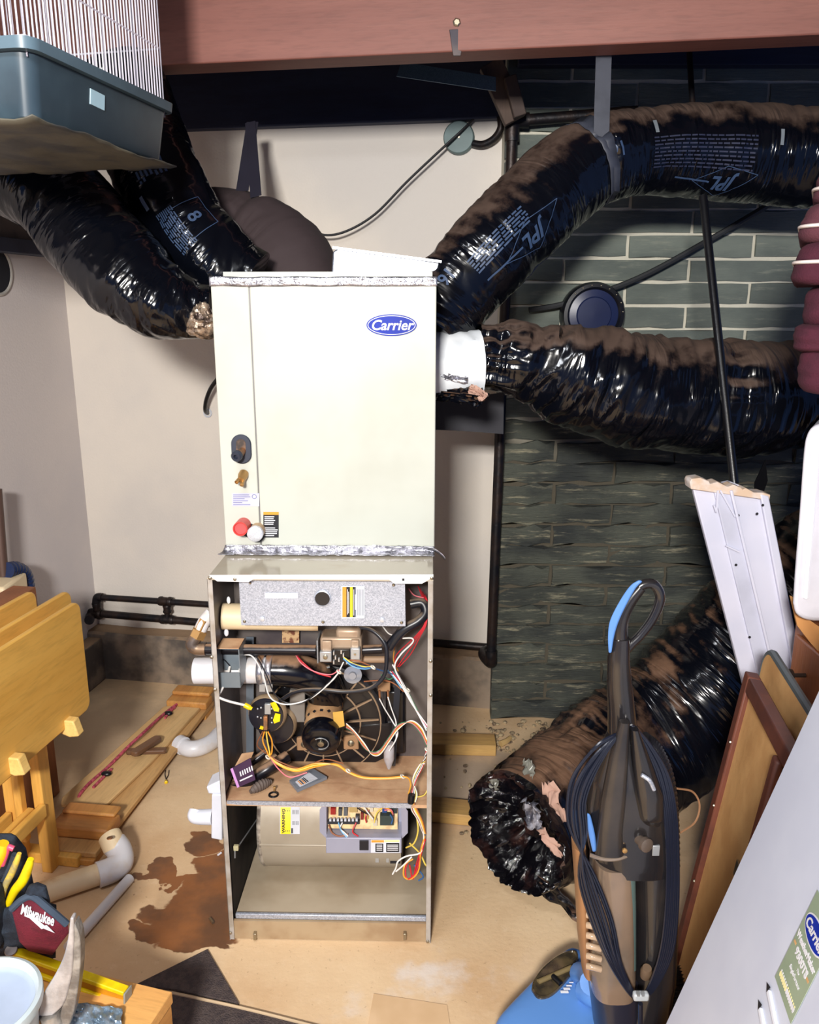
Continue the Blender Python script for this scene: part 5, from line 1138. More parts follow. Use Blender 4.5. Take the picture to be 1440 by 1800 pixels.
def board(yl, x1, z0, z1, lab, th=0.016, L_=0.52, r=0.03):
    o = thing('folding_tray_table', lab, 'table', M=TM @ Matrix.Translation((x1, yl, z0)), group='folding tray tables on the stand')
    h = z1 - z0
    MB().prism([V((x - L_ / 2, 0, z + h / 2)) for x, z in rrect(L_, h, r, 6)], (0, th, 0)).build('table_top', wm_, o, local=True, bevel=0.004)
    for z in (0.05, h - 0.08): MB().box((-L_ + 0.06, -0.018, z), (-0.06, -0.001, z + 0.028)).build('cleat', wm_, o, local=True, bevel=0.003)
    for z in (0.10, h - 0.11): MB().box((-L_ + 0.03, -0.018, z - 0.012), (-0.03, -0.003, z + 0.012)).build('leg', wm_, o, local=True, bevel=0.003)
    return o
q1, q2 = on_plane(152, 1046, 0.030), on_plane(158, 1243, 0.030)
board(0.018, q2.x, q2.z, q1.z, 'honey pine folding table nearest the room, its whole top facing out')
q3 = on_plane(121, 1036, -0.04); board(-0.05, q3.x, q2.z + 0.01, q3.z, 'honey pine folding table second on the stand, hidden but for its top edge')
q4 = on_plane(62, 1036, -0.15)
t3 = board(-0.165, q4.x, q2.z + 0.02, q4.z, 'honey pine folding table at the back of the stand with dark gap beneath its rim')
q5 = on_plane(78, 1032, -0.19); 
bk = thing('wooden_box', 'brown wooden box corner showing between the tables and the left wall', 'box', M=TM @ Matrix.Translation((q5.x, -0.25, 0.0)))
MB().box((-0.32, -0.05, 0.0), (0.0, 0.03, q5.z)).build('carcass', wood('brown_box_wood', (150, 92, 56), (120, 72, 44), 'z', 7, 0.5), bk, local=True, bevel=0.003)

# ================================================================ PLANKS, BLOCKS, ROPE AND PIPES ON THE FLOOR
pw = wood('weathered_plank', (206, 164, 108), (180, 136, 84), 'x', 7, 0.65)
pw2 = wood('amber_block', (214, 158, 84), (176, 118, 62), 'x', 9, 0.55)
def plank(name, lab, cat, near, far, side_off, wd, z0, z1, m, group=None):
    """board on the floor: near and far pixel of its right-hand edge"""
    a, b = atZ(*near, z1), atZ(*far, z1); d_ = (b - a); d_.z = 0; L_ = d_.length; rz = math.atan2(d_.y, d_.x)
    root = thing(name, lab, cat, (a.x, a.y, z0), rz, group)
    return root, L_
lp_, LL = plank('long_board', 'long lower pine board on the floor with stepped end blocks', 'board', (168, 1500), (376, 1232), 0, 0.2, 0.022, 0.040, pw)
MB().box((0, 0.0, 0.0), (LL, 0.155, 0.018)).build('board', pw, lp_, local=True, bevel=0.003)
MB().box((-0.01, 0.002, -0.022), (0.06, 0.165, -0.001)).build('runner', pw2, lp_, local=True, bevel=0.003); MB().box((LL - 0.09, 0.002, -0.022), (LL - 0.01, 0.165, -0.001)).build('runner', pw2, lp_, local=True, bevel=0.003)
mb = MB().box((0.055, -0.012, 0.018), (0.145, 0.178, 0.058)); mb.build('end_block', wood('red_end_block', (206, 146, 76), (150, 92, 54), 'y', 10, 0.5), lp_, local=True, bevel=0.008)
MB().box((0.115, -0.006, 0.0585), (0.165, 0.17, 0.072)).build('end_block', pw2, lp_, local=True, bevel=0.006)
MB().box((LL - 0.085, 0.0, 0.018), (LL - 0.01, 0.17, 0.050)).build('end_block', pw2, lp_, local=True, bevel=0.006)
MB().box((LL - 0.035, 0.004, 0.0505), (LL + 0.03, 0.165, 0.068)).build('end_block', pw2, lp_, local=True, bevel=0.006)
up, UL = plank('upper_board', 'pale upper board lying skewed on the longer one under pink rope', 'board', (188, 1412), (352, 1244), 0, 0.2, 0.041, 0.054, pw)
UPW = 0.165
MB().prism([V(p) for p in ((0.0, 0.0, 0), (UL * 0.4, -0.012, 0), (UL, 0.0, 0), (UL - 0.01, 0.13, 0), (UL - 0.02, 0.15, 0), (0.0, UPW, 0), (-0.035, UPW - 0.02, 0), (-0.04, 0.05, 0))], (0, 0, 0.013)).build('board', wood('pale_plank', (216, 180, 126), (196, 156, 104), 'x', 6, 0.7), up, local=True, bevel=0.003)
rope = thing('pink_rope', 'faded pink rope stretched along the upper board with two black toggles', 'rope', atZ(240, 1315, 0.055))
ropem = mat('pink_braid', (190, 84, 100), 0.85, c2=(150, 52, 72), sc=90, bmp=0.6, bsc=150)
def rp(px, py, z=0.0595): return atZ(px, py, z)
MB().tube([rp(138, 1403, 0.05), rp(142, 1394), rp(158, 1376), rp(190, 1348), rp(226, 1312, 0.075), rp(250, 1290, 0.085), rp(280, 1262, 0.07), rp(300, 1246), rp(318, 1233)], 0.0055, 8).build('cord', ropem, rope)
MB().tube([rp(164, 1384), rp(180, 1368), rp(196, 1352)], 0.005, 8).build('tail', ropem, rope); MB().tube([rp(290, 1262), rp(300, 1250), rp(308, 1243)], 0.005, 8).build('tail', ropem, rope)
for px, py in ((187, 1360), (296, 1254)): MB().ball(rp(px, py, 0.064), 0.012, 14, 10, (1.5, 1.0, 0.75)).build('toggle', M['blackpl'], rope)
hm_ = wood('dark_handle_wood', (122, 86, 60), (92, 64, 46), 'x', 8, 0.5)
def hand(p, q, w_, z0, z1, lab):
    a, b = atZ(*p, z1), atZ(*q, z1); d_ = b - a; o = thing('wooden_crosspiece', lab, 'crosspiece', (a.x, a.y, z0), math.atan2(d_.y, d_.x), 'dark wooden crosspieces under the pink rope')
    MB().prism([V((x + d_.length / 2, y, 0)) for x, y in rrect(d_.length, w_, w_ * 0.35, 4)], (0, 0, z1 - z0)).build('bar', hm_, o, local=True, bevel=0.003)
hand((222, 1318), (292, 1316), 0.026, 0.0548, 0.070, 'dark wooden crosspiece lying beneath another on the pale board')
hand((233, 1322), (280, 1293), 0.034, 0.0705, 0.088, 'dark rounded wooden crosspiece resting on top of the other one')
# plastic pipes on the floor
pv = thing('pvc_drain_pipe', 'dusty cream pipe with large white elbow beside the tool pouch', 'pipe', atZ(190, 1520, 0.0))
r_ = 0.031
MB().cyl(atZ(20, 1588, r_), atZ(172, 1537, r_), r_, n=28).build('pipe', M['pvcold'], pv)
MB().tube([atZ(172, 1538, r_ + 0.004), atZ(196, 1529, r_ + 0.004), atZ(212, 1516, 0.04), atZ(210, 1496, 0.055), atZ(200, 1482, 0.072)], 0.0365, 28).build('elbow', M['pvc'], pv)
MB().tube([atZ(202, 1490, 0.064), atZ(196, 1476, 0.084), atZ(193, 1470, 0.09)], 0.034, 28).build('stub', M['pvcold'], pv)
MB().ball(atZ(193, 1473, 0.124), 0.009, 12, 8, (1, 1, 0.3)).build('rust_spot', M['copper'], pv)
tag(MB().cyl(atZ(120, 1666, 0.0145), atZ(228, 1544, 0.0145), 0.0145, n=20).build('thin_pvc_pipe', M['pvc']), 'thin straight white plastic pipe pointing at the hammer', 'pipe')
ep = thing('pvc_elbow', 'loose dirty white pipe elbow between the boards and the furnace', 'pipe fitting', atZ(345, 1310, 0))
r2 = 0.030
MB().tube([atZ(316, 1308, r2), atZ(332, 1316, r2), atZ(352, 1314, r2), atZ(372, 1304, r2), atZ(386, 1290, r2)], r2, 24).build('bend', M['pvc'], ep)
MB().lathe([(r2 + 0.001, 0), (r2 + 0.004, 0.002), (r2 + 0.004, 0.03), (r2, 0.032)], atZ(314, 1307, r2 + 0.003), atZ(332, 1316, r2 + 0.003) - atZ(314, 1307, r2 + 0.003), 24).build('hub', M['pvc'], ep)
wn = thing('wire_nut', 'tiny yellow wire nut with two black leads on the floor', 'connector', atZ(292, 1374, 0.0))
MB().lathe([(0.003, 0), (0.006, 0.002), (0.005, 0.012), (0.002, 0.016)], atZ(292, 1376, 0.006), atZ(292, 1360, 0.006) - atZ(292, 1376, 0.006), 10).build('cap', M['yellow'], wn)
for dx in (-2, 4): MB().tube([atZ(292, 1370, 0.006), atZ(292 + dx, 1362, 0.004), atZ(293 + dx, 1354, 0.004)], 0.0015, 6).build('lead', M['ink'], wn)
tag(MB().cyl(atZ(369, 1614, 0.004), atZ(375, 1622, 0.004), 0.004, n=8).build('screw', M['screw']), 'small screw lying in the wet brown stain', 'screw')
tag(MB().cyl(atZ(383, 1503, 0.003), atZ(389, 1499, 0.003), 0.003, n=8).build('screw', M['white']), 'tiny pale screw on the floor left of the furnace', 'screw')
# floor mats and the piece of card
cm = mat('charcoal_carpet', (88, 76, 74), 0.98, c2=(70, 60, 62), sc=60, bmp=0.9, bsc=260)
g = [atZ(*p) for p in ((365, 1672), (421, 1768), (300, 1742), (236, 1736))]
tag(MB().prism(g, (0, 0, 0.008)).build('floor_mat', cm, bevel=0.002), 'charcoal carpet piece whose pointed corner reaches toward the furnace', 'mat')
g = [atZ(*p) for p in ((300, 1746), (422, 1771), (560, 1805), (700, 1990), (120, 1990), (150, 1760))]
m2_ = thing('floor_mat', 'charcoal carpet strip with pale edge at the bottom beside the wood block', 'mat', atZ(420, 1800))
MB().prism(g, (0, 0, 0.007)).build('pile', cm, m2_, bevel=0.002)
MB().tube([atZ(300, 1745, 0.008), atZ(422, 1771, 0.008), atZ(562, 1806, 0.008)], 0.004, 6).build('pale_edge', mat('pale_binding', (196, 172, 140), 0.9), m2_)
g = [atZ(*p) for p in ((657, 1748), (786, 1768), (800, 1860), (640, 1840))]
tag(MB().prism(g, (0, 0, 0.003)).build('cardboard', mat('tan_card', (222, 190, 152), 0.9, c2=(206, 172, 132), sc=4)), 'flat tan sheet lying on the pale floor at the bottom edge', 'cardboard')

# ================================================================ WORK STOOL WITH TOOLS (bottom left)
SZ = 0.25
s_far = atZ(303, 1743, SZ); s_l = atZ(135, 1703, SZ)
xd = (s_far - s_l); xd.z = 0; xd.normalize(); yd = V((-xd.y, xd.x, 0))     # xd along the far edge, yd away from the camera
SM = Matrix(((xd.x, yd.x, 0, s_far.x), (xd.y, yd.y, 0, s_far.y), (0, 0, 1, 0), (0, 0, 0, 1)))
bmz = wood('light_pine_top', (232, 176, 104), (212, 152, 84), 'x', 4, 0.55)
st = thing('work_stool', 'low pine work stool whose corner carries the tools', 'stool', M=SM)
MB().box((-0.50, -0.125, SZ - 0.028), (0, 0, SZ)).build('top_board', bmz, st, local=True, bevel=0.002)
MB().box((-0.50, -0.34, SZ - 0.028), (-0.012, -0.129, SZ - 0.001)).build('top_board', bmz, st, local=True, bevel=0.002)
_e = (SM.inverted() @ atZ(84, 1672, SZ)).x - 0.07
MB().box((-0.50, 0.004, SZ - 0.028), (_e, 0.14, SZ)).build('top_board', bmz, st, local=True, bevel=0.002)
MB().box((-0.03, -0.33, SZ - 0.12), (-0.002, -0.004, SZ - 0.029)).build('apron', wood('pine_apron', (206, 150, 84), (180, 124, 66), 'y', 6, 0.55), st, local=True, bevel=0.002)
for x, y in ((-0.06, -0.06), (-0.46, -0.06), (-0.06, -0.30), (-0.46, -0.30), (-0.46, 0.10), (_e - 0.04, 0.10)): MB().box((x - 0.022, y - 0.022, 0.0), (x + 0.022, y + 0.022, SZ - 0.029)).build('leg', bmz, st, local=True, bevel=0.002)
def sp(px, py, z=0.0): return atZ(px, py, SZ + z)
# tool pouch
pm = mat('black_nylon', (20, 26, 38), 0.85, c2=(34, 44, 58), sc=40, bmp=0.4, bsc=300)
pouch = thing('tool_pouch', 'black nylon tool pouch with maroon front pocket and white lettering', 'bag', sp(60, 1690))
PY = 1.47
def pq(px, py, dy=0.0): return atY(px, py, PY + dy)
def body(u, v):
    x = -60 + 158 * u; ytop = 1592 + 8 * math.sin(u * 6)
    y = ytop + (1682 - ytop) * v
    return pq(x, y, -0.035 * math.sin(u * 3.14) - 0.02 * math.sin(v * 3.14) + 0.05 + 0.006 * fbm(V((u * 5, v * 5, 1))))
mb = MB().grid(body, 20, 20); mb.build('front_panel', pm, pouch, solid=0.006)
def backp(u, v):
    x = -60 + (104 + 36 * v) * u; ytop = 1466 + 26 * max(0, u - 0.8) * 5; y = ytop + (1660 - ytop) * v
    return pq(x * 1.0, y, 0.11 + 0.02 * math.sin(u * 3.14))
MB().grid(backp, 12, 12).build('back_panel', pm, pouch, solid=0.006)
MB().box(pq(-60, 1690, 0.02), pq(100, 1680, 0.12)).build('base', pm, pouch, bevel=0.01)
pk = [(20, 1598), (40, 1578), (58, 1572), (84, 1592), (119, 1620), (121, 1640), (104, 1662), (92, 1679), (72, 1676), (50, 1672), (34, 1655)]
front = -0.010
cx, cy = 76, 1630
def pocket(px, py): 
    k = 1 - min(1, math.hypot((px - cx) / 60, (py - cy) / 55)); return pq(px, py, front - 0.045 * k ** 0.7)
ringp = [(a[0] * (1 - f) + b[0] * f, a[1] * (1 - f) + b[1] * f) for a, b in zip(pk, pk[1:] + pk[:1]) for f in (0, .33, .66)]
mb = MB(); rr = []
for s_ in (1.0, 0.92, 0.8, 0.62, 0.42, 0.2, 0.02): rr.append([pocket(cx + (x - cx) * s_, cy + (y - cy) * s_) for x, y in ringp])
rr.insert(0, [pq(x, y, front + 0.05) for x, y in ringp])
mb.rings(rr, (True, True)).build('pocket', mat('maroon_nylon', (112, 22, 44), 0.8, c2=(96, 18, 38), sc=30, bmp=0.4, bsc=300), pouch, angle=60)
# grey binding and black flap on the pocket's upper edge
MB().tube([pocket(22, 1596) + V((0, -0.003, 0)), pocket(42, 1578) + V((0, -0.004, 0)), pocket(60, 1574) + V((0, -0.004, 0)), pocket(86, 1594) + V((0, -0.004, 0)), pocket(119, 1622) + V((0, -0.004, 0))], 0.0075, 8).build('binding', mat('slate_binding', (58, 72, 90), 0.8), pouch)
MB().prism([pq(40, 1580, front - 0.005), pq(48, 1560, front), pq(62, 1556, front), pq(78, 1562, front), pq(86, 1592, front - 0.005), pq(60, 1574, front - 0.01)], (0, 0.012, 0)).build('flap', pm, pouch, bevel=0.003)
mb = MB().box(pq(-60, 1580, -0.03), pq(22, 1640, 0.03)); mb.build('side_pocket', pm, pouch, bevel=0.012)
la, lb_ = pocket(34, 1594), pocket(99, 1618)
lx = (lb_ - la); Ltx = lx.length; lx.normalize(); ly = V((0, 0.25, 1)); ly = (ly - lx * ly.dot(lx)).normalized()
mid = pocket(66, 1608)
def lput(x, y, z):
    # follow the pocket's bulge
    f = x / 0.10 + 0.5; px, py = 34 + 65 * f, 1594 + 24 * f - y / 0.0011; return pocket(px, py) + V((0, -0.004 - z, 0))
text('lettering', 'Milwaukee', 0.029, M['letter'], pouch, lput, shear=0.35, bold=0.0008, sx=0.72)
mb = MB().prism([pocket(x, y) + V((0, -0.0045, 0)) for x, y in ((44, 1607), (56, 1604), (80, 1624), (84, 1623), (98, 1637), (78, 1629), (75, 1630), (54, 1611))], (0, -0.0006, 0)); mb.build('lettering_bolt', M['letter'], pouch, angle=0)
# tools standing in the pouch
def htool(name, lab, cat, pts, r, m, dy=0.05, group=None):
    o = thing(name, lab, cat, pq(*pts[-1], dy), group=group); MB().tube([pq(x, y, dy + i * 0.0) for i, (x, y) in enumerate(pts)], r, 12, 8).build('grip', m, o); return o
pl_ = thing('pliers', 'pliers with bright yellow curved grips standing in the tool pouch', 'pliers', pq(30, 1600, 0.03))
MB().tube([pq(54, 1510, 0.01), pq(50, 1524, 0.01), pq(40, 1548, 0.01), pq(26, 1566, 0.02), pq(14, 1590, 0.03)], lambda t: 0.0085 * (0.75 + 0.5 * math.sin(t * 3)), 12).build('grip', M['yellow'], pl_)
MB().tube([pq(34, 1500, 0.03), pq(30, 1512, 0.03), pq(20, 1536, 0.03), pq(8, 1560, 0.03), pq(2, 1590, 0.03)], lambda t: 0.0060 * (0.75 + 0.5 * math.sin(t * 3)), 12).build('grip', mat('yellow_worn', (226, 196, 70), 0.5, c2=(150, 140, 110), sc=30), pl_)
MB().tube([pq(26, 1502, 0.035), pq(16, 1530, 0.035), pq(2, 1560, 0.035)], 0.007, 8).build('jaw', mat('tool_steel', (96, 110, 128), 0.35, 0.7), pl_)
htool('screwdriver', 'fat yellow screwdriver handle at the left end of the tool pouch', 'screwdriver', [(6, 1482), (2, 1496), (-6, 1514), (-14, 1530)], lambda t: 0.014 * (0.8 + 0.3 * math.sin(t * 3.1)), mat('amber_handle', (250, 200, 30), 0.35), 0.02)
pk_ = thing('hex_key', 'pink plastic handled key standing between yellow grips in the pouch', 'tool', pq(14, 1500, 0.04))
MB().tube([pq(24, 1492, 0.02), pq(14, 1489, 0.02), pq(11, 1500, 0.02), pq(4, 1520, 0.02)], 0.006, 10).build('handle', mat('pink_plastic', (230, 84, 120), 0.4), pk_)
# white pail with a lid
pc = sp(-38, 1880, 0.0); pail = thing('plastic_pail', 'white lidded plastic pail in the bottom left corner', 'pail', pc)
rc = atZ(-40, 1762, 0.40); pr = (atZ(76, 1745, 0.40) - rc).length * 0.98
pc = V((rc.x, rc.y, SZ)); hh = 0.40 - SZ
whp = mat('pail_white', (200, 210, 216), 0.35, c2=(184, 202, 206), sc=5)
MB().lathe([(pr * 0.82, 0.0), (pr * 0.90, hh - 0.02), (pr * 0.99, hh - 0.018), (pr, hh - 0.008), (pr * 0.99, hh), (pr * 0.93, hh + 0.003), (pr * 0.90, hh), (pr * 0.86, hh - 0.014)], pc, (0, 0, 1), 56, (True, False)).build('bucket', whp, pail)
MB().lathe([(pr * 0.865, hh - 0.012), (pr * 0.83, hh - 0.016), (pr * 0.78, hh - 0.018), (0.001, hh - 0.018)], pc, (0, 0, 1), 56, (False, True)).build('lid', mat('lid_blue_white', (178, 194, 220), 0.4), pail)
# spirit level
lv = thing('spirit_level', 'yellow spirit level lying behind the claw hammer on the stool', 'level', sp(130, 1712))
la, lb_ = sp(26, 1672, 0.045), sp(222, 1742, 0.020); 
MB().bar(la, lb_, 0.020, 0.010).build('upper_flange', M['yellow'], lv, bevel=0.002)
dn = V((0, 0, -0.016)); sd_ = (lb_ - la).normalized().cross(V((0, 0, 1))) 
MB().bar(la + dn, lb_ + dn, 0.008, 0.022).build('web', mat('amber_web', (206, 140, 20), 0.5), lv)
MB().bar(la + dn * 1.9, lb_ + dn * 1.9, 0.024, 0.010).build('lower_flange', M['yellow'], lv, bevel=0.002)
MB().bar(lb_ + dn * 0.9, lb_ + dn * 0.9 + (lb_ - la).normalized() * 0.004, 0.026, 0.040).build('end_cap', mat('grey_cap', (150, 150, 140), 0.6), lv, bevel=0.002)
# claw hammer: two prongs pointing up, the neck below
HY = 1.27
hmr = thing('claw_hammer', 'worn steel claw hammer with both prongs pointing up in front', 'hammer', atY(95, 1790, HY))
hs = mat('worn_hammer_steel', (196, 192, 192), 0.38, 0.3, c2=(158, 154, 154), sc=18, bmp=0.15, bsc=90)
hd = mat('dark_hammer_steel', (116, 112, 108), 0.42, 0.3, c2=(168, 164, 158), sc=22, bmp=0.2, bsc=90)
def prong(L, R_, m, dy0, th):
    mb = MB(); rr = []
    for (xl_, yl_), (xr_, yr_) in zip(L, R_):
        a, b = atY(xl_, yl_, HY + dy0), atY(xr_, yr_, HY + dy0); rr.append([a, b, b + V((0, th, 0)), a + V((0, th, 0))])
    mb.rings(rr); return mb.build('prong', m, hmr, bevel=0.0025, seg=2)
def bez(pts, n): return [(p.x, p.y) for p in catmull([V((x, y, 0)) for x, y in pts], n)]
prong(bez([(123, 1614), (119, 1650), (110, 1686), (92, 1722), (74, 1752), (66, 1788)], 4), bez([(129, 1614), (129, 1655), (127, 1700), (120, 1740), (110, 1768), (92, 1786)], 4), hs, 0.0, 0.016)
prong(bez([(128, 1626), (128, 1660), (126, 1705), (116, 1745), (106, 1780), (104, 1810)], 4), bez([(131, 1624), (140, 1650), (141, 1695), (136, 1745), (128, 1785), (118, 1812)], 4), hd, 0.004, 0.024)
MB().tube([atY(88, 1778, HY + 0.01), atY(96, 1800, HY + 0.01), atY(104, 1840, HY + 0.0), atY(112, 1880, HY - 0.02)], lambda t: 0.021, 14).build('neck', hd, hmr)
MB().cyl(sp(116, 1870, 0.02), sp(190, 2000, 0.02), 0.016, n=14).build('handle', M['blackpl'], hmr)
# coin-like washer and crumpled silver tape
tag(MB().lathe([(0.004, 0), (0.012, 0.001), (0.013, 0.004), (0.012, 0.006), (0.001, 0.007)], sp(20, 1672, 0.05), (0.1, -0.4, 1), 20).build('metal_cap', mat('dull_cap', (150, 140, 138), 0.4, 0.5)), 'small dull metal cap between the pail rim and the pouch', 'cap')
mb = MB(); a, b = sp(122, 1762, 0.004), sp(214, 1778, 0.004)
tag(sheet('crumpled_cloth', lambda u, v: sp(118 + 96 * u + 3 * noise.noise(V((v * 7, 1, 0))), 1760 + 12 * u + 90 * v + 4 * noise.noise(V((u * 7, 2, 0))), 0.012 + 0.010 * fbm(V((u * 6, v * 6, 8)), 4)), 50, 40, mat('silver_cloth', (122, 142, 160), 0.35, 0.5, c2=(160, 176, 192), sc=30), None, th=0.002, angle=40), 'crumpled silver grey sheet on the front of the pine stool', 'cloth')

# ================================================================ UPRIGHT VACUUM CLEANER
VY = 1.46
vac = thing('vacuum_cleaner', 'black and blue upright vacuum cleaner with its cord wound round the back', 'vacuum', (0.47, 1.46, 0))
vb = mat('vacuum_black', (28, 27, 30), 0.24, c2=(50, 44, 40), sc=5, lo=0.45, hi=0.8, coat=0.5); vblue = mat('vacuum_blue', (92, 140, 206), 0.35, c2=(80, 124, 190), sc=5)
def vp_(px, py, dy=0.0): return atY(px, py, VY + dy)
def loft(levels, m, name, dy=0.0, flat=0.55, n=36, caps=(True, True), ex=2.6, **k):
    mb = MB(); rr = []
    lv_ = []
    for i in range(len(levels) - 1):
        for j in range(4):
            f = j / 4; lv_.append(tuple(a + (b - a) * f for a, b in zip(levels[i], levels[i + 1])))
    lv_.append(levels[-1])
    for y, xl_, xr_, dd in lv_:
        a, b = vp_(xl_, y, dy), vp_(xr_, y, dy); c = (a + b) / 2; hw = (b - a).length / 2
        ring_ = []
        for q in range(n):
            t = 6.28318 * q / n; cx_, sx_ = math.cos(t), math.sin(t)
            e1 = abs(cx_) ** (2 / ex) * (1 if cx_ > 0 else -1); e2 = abs(sx_) ** (2 / ex) * (1 if sx_ > 0 else -1)
            ring_.append(c + (b - a).normalized() * hw * e1 + V((0, 1, 0)) * (dd * e2))
        rr.append(ring_)
    mb.rings(rr, caps); return mb.build(name, m, vac, angle=45, **k)
# handle: closed loop and stem
lp_pts = [(1075, 1170), (1072, 1130), (1078, 1096), (1092, 1064), (1112, 1036), (1134, 1024), (1152, 1030), (1163, 1050), (1158, 1076), (1142, 1098), (1118, 1112), (1102, 1106), (1094, 1094)]
MB().tube([vp_(x, y, 0.0) for x, y in ((1116, 1042), (1128, 1029), (1146, 1026), (1158, 1038), (1160, 1056), (1148, 1086), (1128, 1114), (1110, 1132), (1096, 1148))], 0.0095, 14).build('handle_loop', vb, vac)
MB().tube([vp_(x, y, 0.0) for x, y in ((1090, 1150), (1088, 1112), (1094, 1080), (1108, 1054), (1126, 1032))], lambda t: 0.0185 - 0.007 * t, 16).build('grip', vb, vac)
mb = MB(); Lb = bez([(1070, 1148), (1069, 1118), (1073, 1090), (1090, 1056), (1108, 1030), (1124, 1019)], 5); Rb = bez([(1075, 1148), (1080, 1118), (1088, 1092), (1102, 1062), (1118, 1034), (1130, 1022)], 5)
mb.rings([[vp_(a[0], a[1], -0.022), vp_(b[0], b[1], -0.024), vp_(b[0], b[1], 0.022), vp_(a[0], a[1], 0.022)] for a, b in zip(Lb, Rb)]).build('grip_inlay', vblue, vac, bevel=0.003)
loft([(1120, 1074, 1106, 0.020), (1160, 1069, 1106, 0.024), (1200, 1068, 1110, 0.026), (1250, 1070, 1116, 0.030), (1300, 1070, 1122, 0.034)], vb, 'stem')
loft([(1262, 1088, 1112, 0.016), (1290, 1070, 1126, 0.034), (1325, 1056, 1142, 0.050), (1365, 1040, 1160, 0.066), (1410, 1032, 1172, 0.074), (1450, 1032, 1178, 0.076), (1490, 1036, 1184, 0.076), (1506, 1042, 1184, 0.074)], vb, 'motor_cover')
# raised spine panel and seams on the cover
loft([(1268, 1090, 1106, 0.010), (1330, 1072, 1104, 0.014), (1400, 1058, 1100, 0.018), (1460, 1050, 1094, 0.020), (1500, 1046, 1098, 0.018)], mat('vacuum_grey_sheen', (58, 52, 48), 0.25, c2=(36, 34, 36), sc=4), 'cover_panel', dy=-0.062)
loft([(1280, 1108, 1122, 0.012), (1340, 1110, 1146, 0.022), (1390, 1114, 1164, 0.030), (1430, 1120, 1166, 0.026), (1448, 1128, 1160, 0.012)], vb, 'cord_hollow', dy=-0.058)
mb = MB(); mb.rings([[vp_(a[0], a[1], -0.066), vp_(b[0], b[1], -0.066), vp_(b[0], b[1], -0.02), vp_(a[0], a[1], -0.02)] for a, b in zip(bez([(1032, 1428), (1034, 1460), (1042, 1498)], 5), bez([(1038, 1432), (1046, 1466), (1049, 1496)], 5))]).build('side_inlay', vblue, vac, bevel=0.003)
# dirt canister with ribs, tan with dust inside
can = mat('dusty_canister', (124, 104, 88), 0.2, c2=(100, 88, 78), sc=6, coat=0.4)
loft([(1500, 1042, 1108, 0.060), (1560, 1040, 1110, 0.064), (1640, 1034, 1112, 0.066), (1700, 1032, 1112, 0.066), (1725, 1036, 1110, 0.062)], can, 'canister', dy=-0.012, ex=3.2)
cs_ = loft([(1480, 1006, 1028, 0.03), (1560, 1012, 1032, 0.03), (1640, 1016, 1036, 0.03), (1705, 1024, 1042, 0.03)], mat('tan_side_tube', (150, 108, 72), 0.4), 'side_tube', dy=0.0)
for i in range(8):
    y = 1572 + i * 18; MB().tube([vp_(1032, y, -0.078), vp_(1042, y + 2, -0.083), vp_(1056, y + 6, -0.083)], 0.0065, 10).build('canister_rib', mat('pale_rib', (176, 150, 124), 0.2, coat=0.4), vac)
MB().tube([vp_(1038, 1503, -0.066), vp_(1060, 1510, -0.078), vp_(1084, 1510, -0.078), vp_(1104, 1504, -0.07)], 0.004, 8).build('canister_rim', mat('rim_rib', (120, 106, 94), 0.25, coat=0.4) if True else mat('pale_rib', (176, 150, 124), 0.2, coat=0.4), vac)
loft([(1496, 1096, 1116, 0.012), (1600, 1098, 1118, 0.012), (1700, 1100, 1118, 0.012)], mat('smoky_window', (74, 92, 90), 0.2, coat=0.5), 'canister_window', dy=-0.056)
# black spine with the hose side
loft([(1490, 1106, 1186, 0.070), (1600, 1108, 1186, 0.072), (1700, 1106, 1182, 0.074), (1740, 1096, 1176, 0.074), (1800, 1070, 1178, 0.078), (1845, 1060, 1180, 0.08)], vb, 'rear_body', dy=0.004)
loft([(1700, 1030, 1120, 0.066), (1730, 1036, 1120, 0.07), (1790, 1044, 1120, 0.072), (1840, 1050, 1120, 0.074)], mat('vacuum_navy', (34, 34, 46), 0.3), 'lower_body', dy=0.0)
MB().lathe([(0.010, 0), (0.010, 0.016), (0.014, 0.018), (0.014, 0.028), (0.010, 0.03), (0.001, 0.03)], vp_(1122, 1474, -0.070), (0.4, -1, 0.1), 16).build('hose_port', mat('port_plastic', (86, 74, 66), 0.35), vac)
MB().box(vp_(1148, 1487, -0.075), vp_(1158, 1502, -0.07)).build('latch', vs2, vac, bevel=0.001)
MB().lathe([(0.005, 0), (0.005, 0.004), (0.002, 0.005)], vp_(1098, 1494, -0.080), (0, -1, 0), 12).build('screw', M['brass'], vac)
MB().tube([vp_(1128, 1362, -0.085), vp_(1142, 1372, -0.088), vp_(1150, 1388, -0.085)], 0.004, 8).build('cord_hook', M['galv'], vac)
MB().lathe([(0.010, 0), (0.012, 0.02), (0.009, 0.03)], vp_(1134, 1716, -0.066), (0, -0.3, 1), 16).build('lower_hook', mat('tan_reflection_hook', (104, 84, 66), 0.5), vac)  # hook's tan colour imitates a reflection on the vacuum body
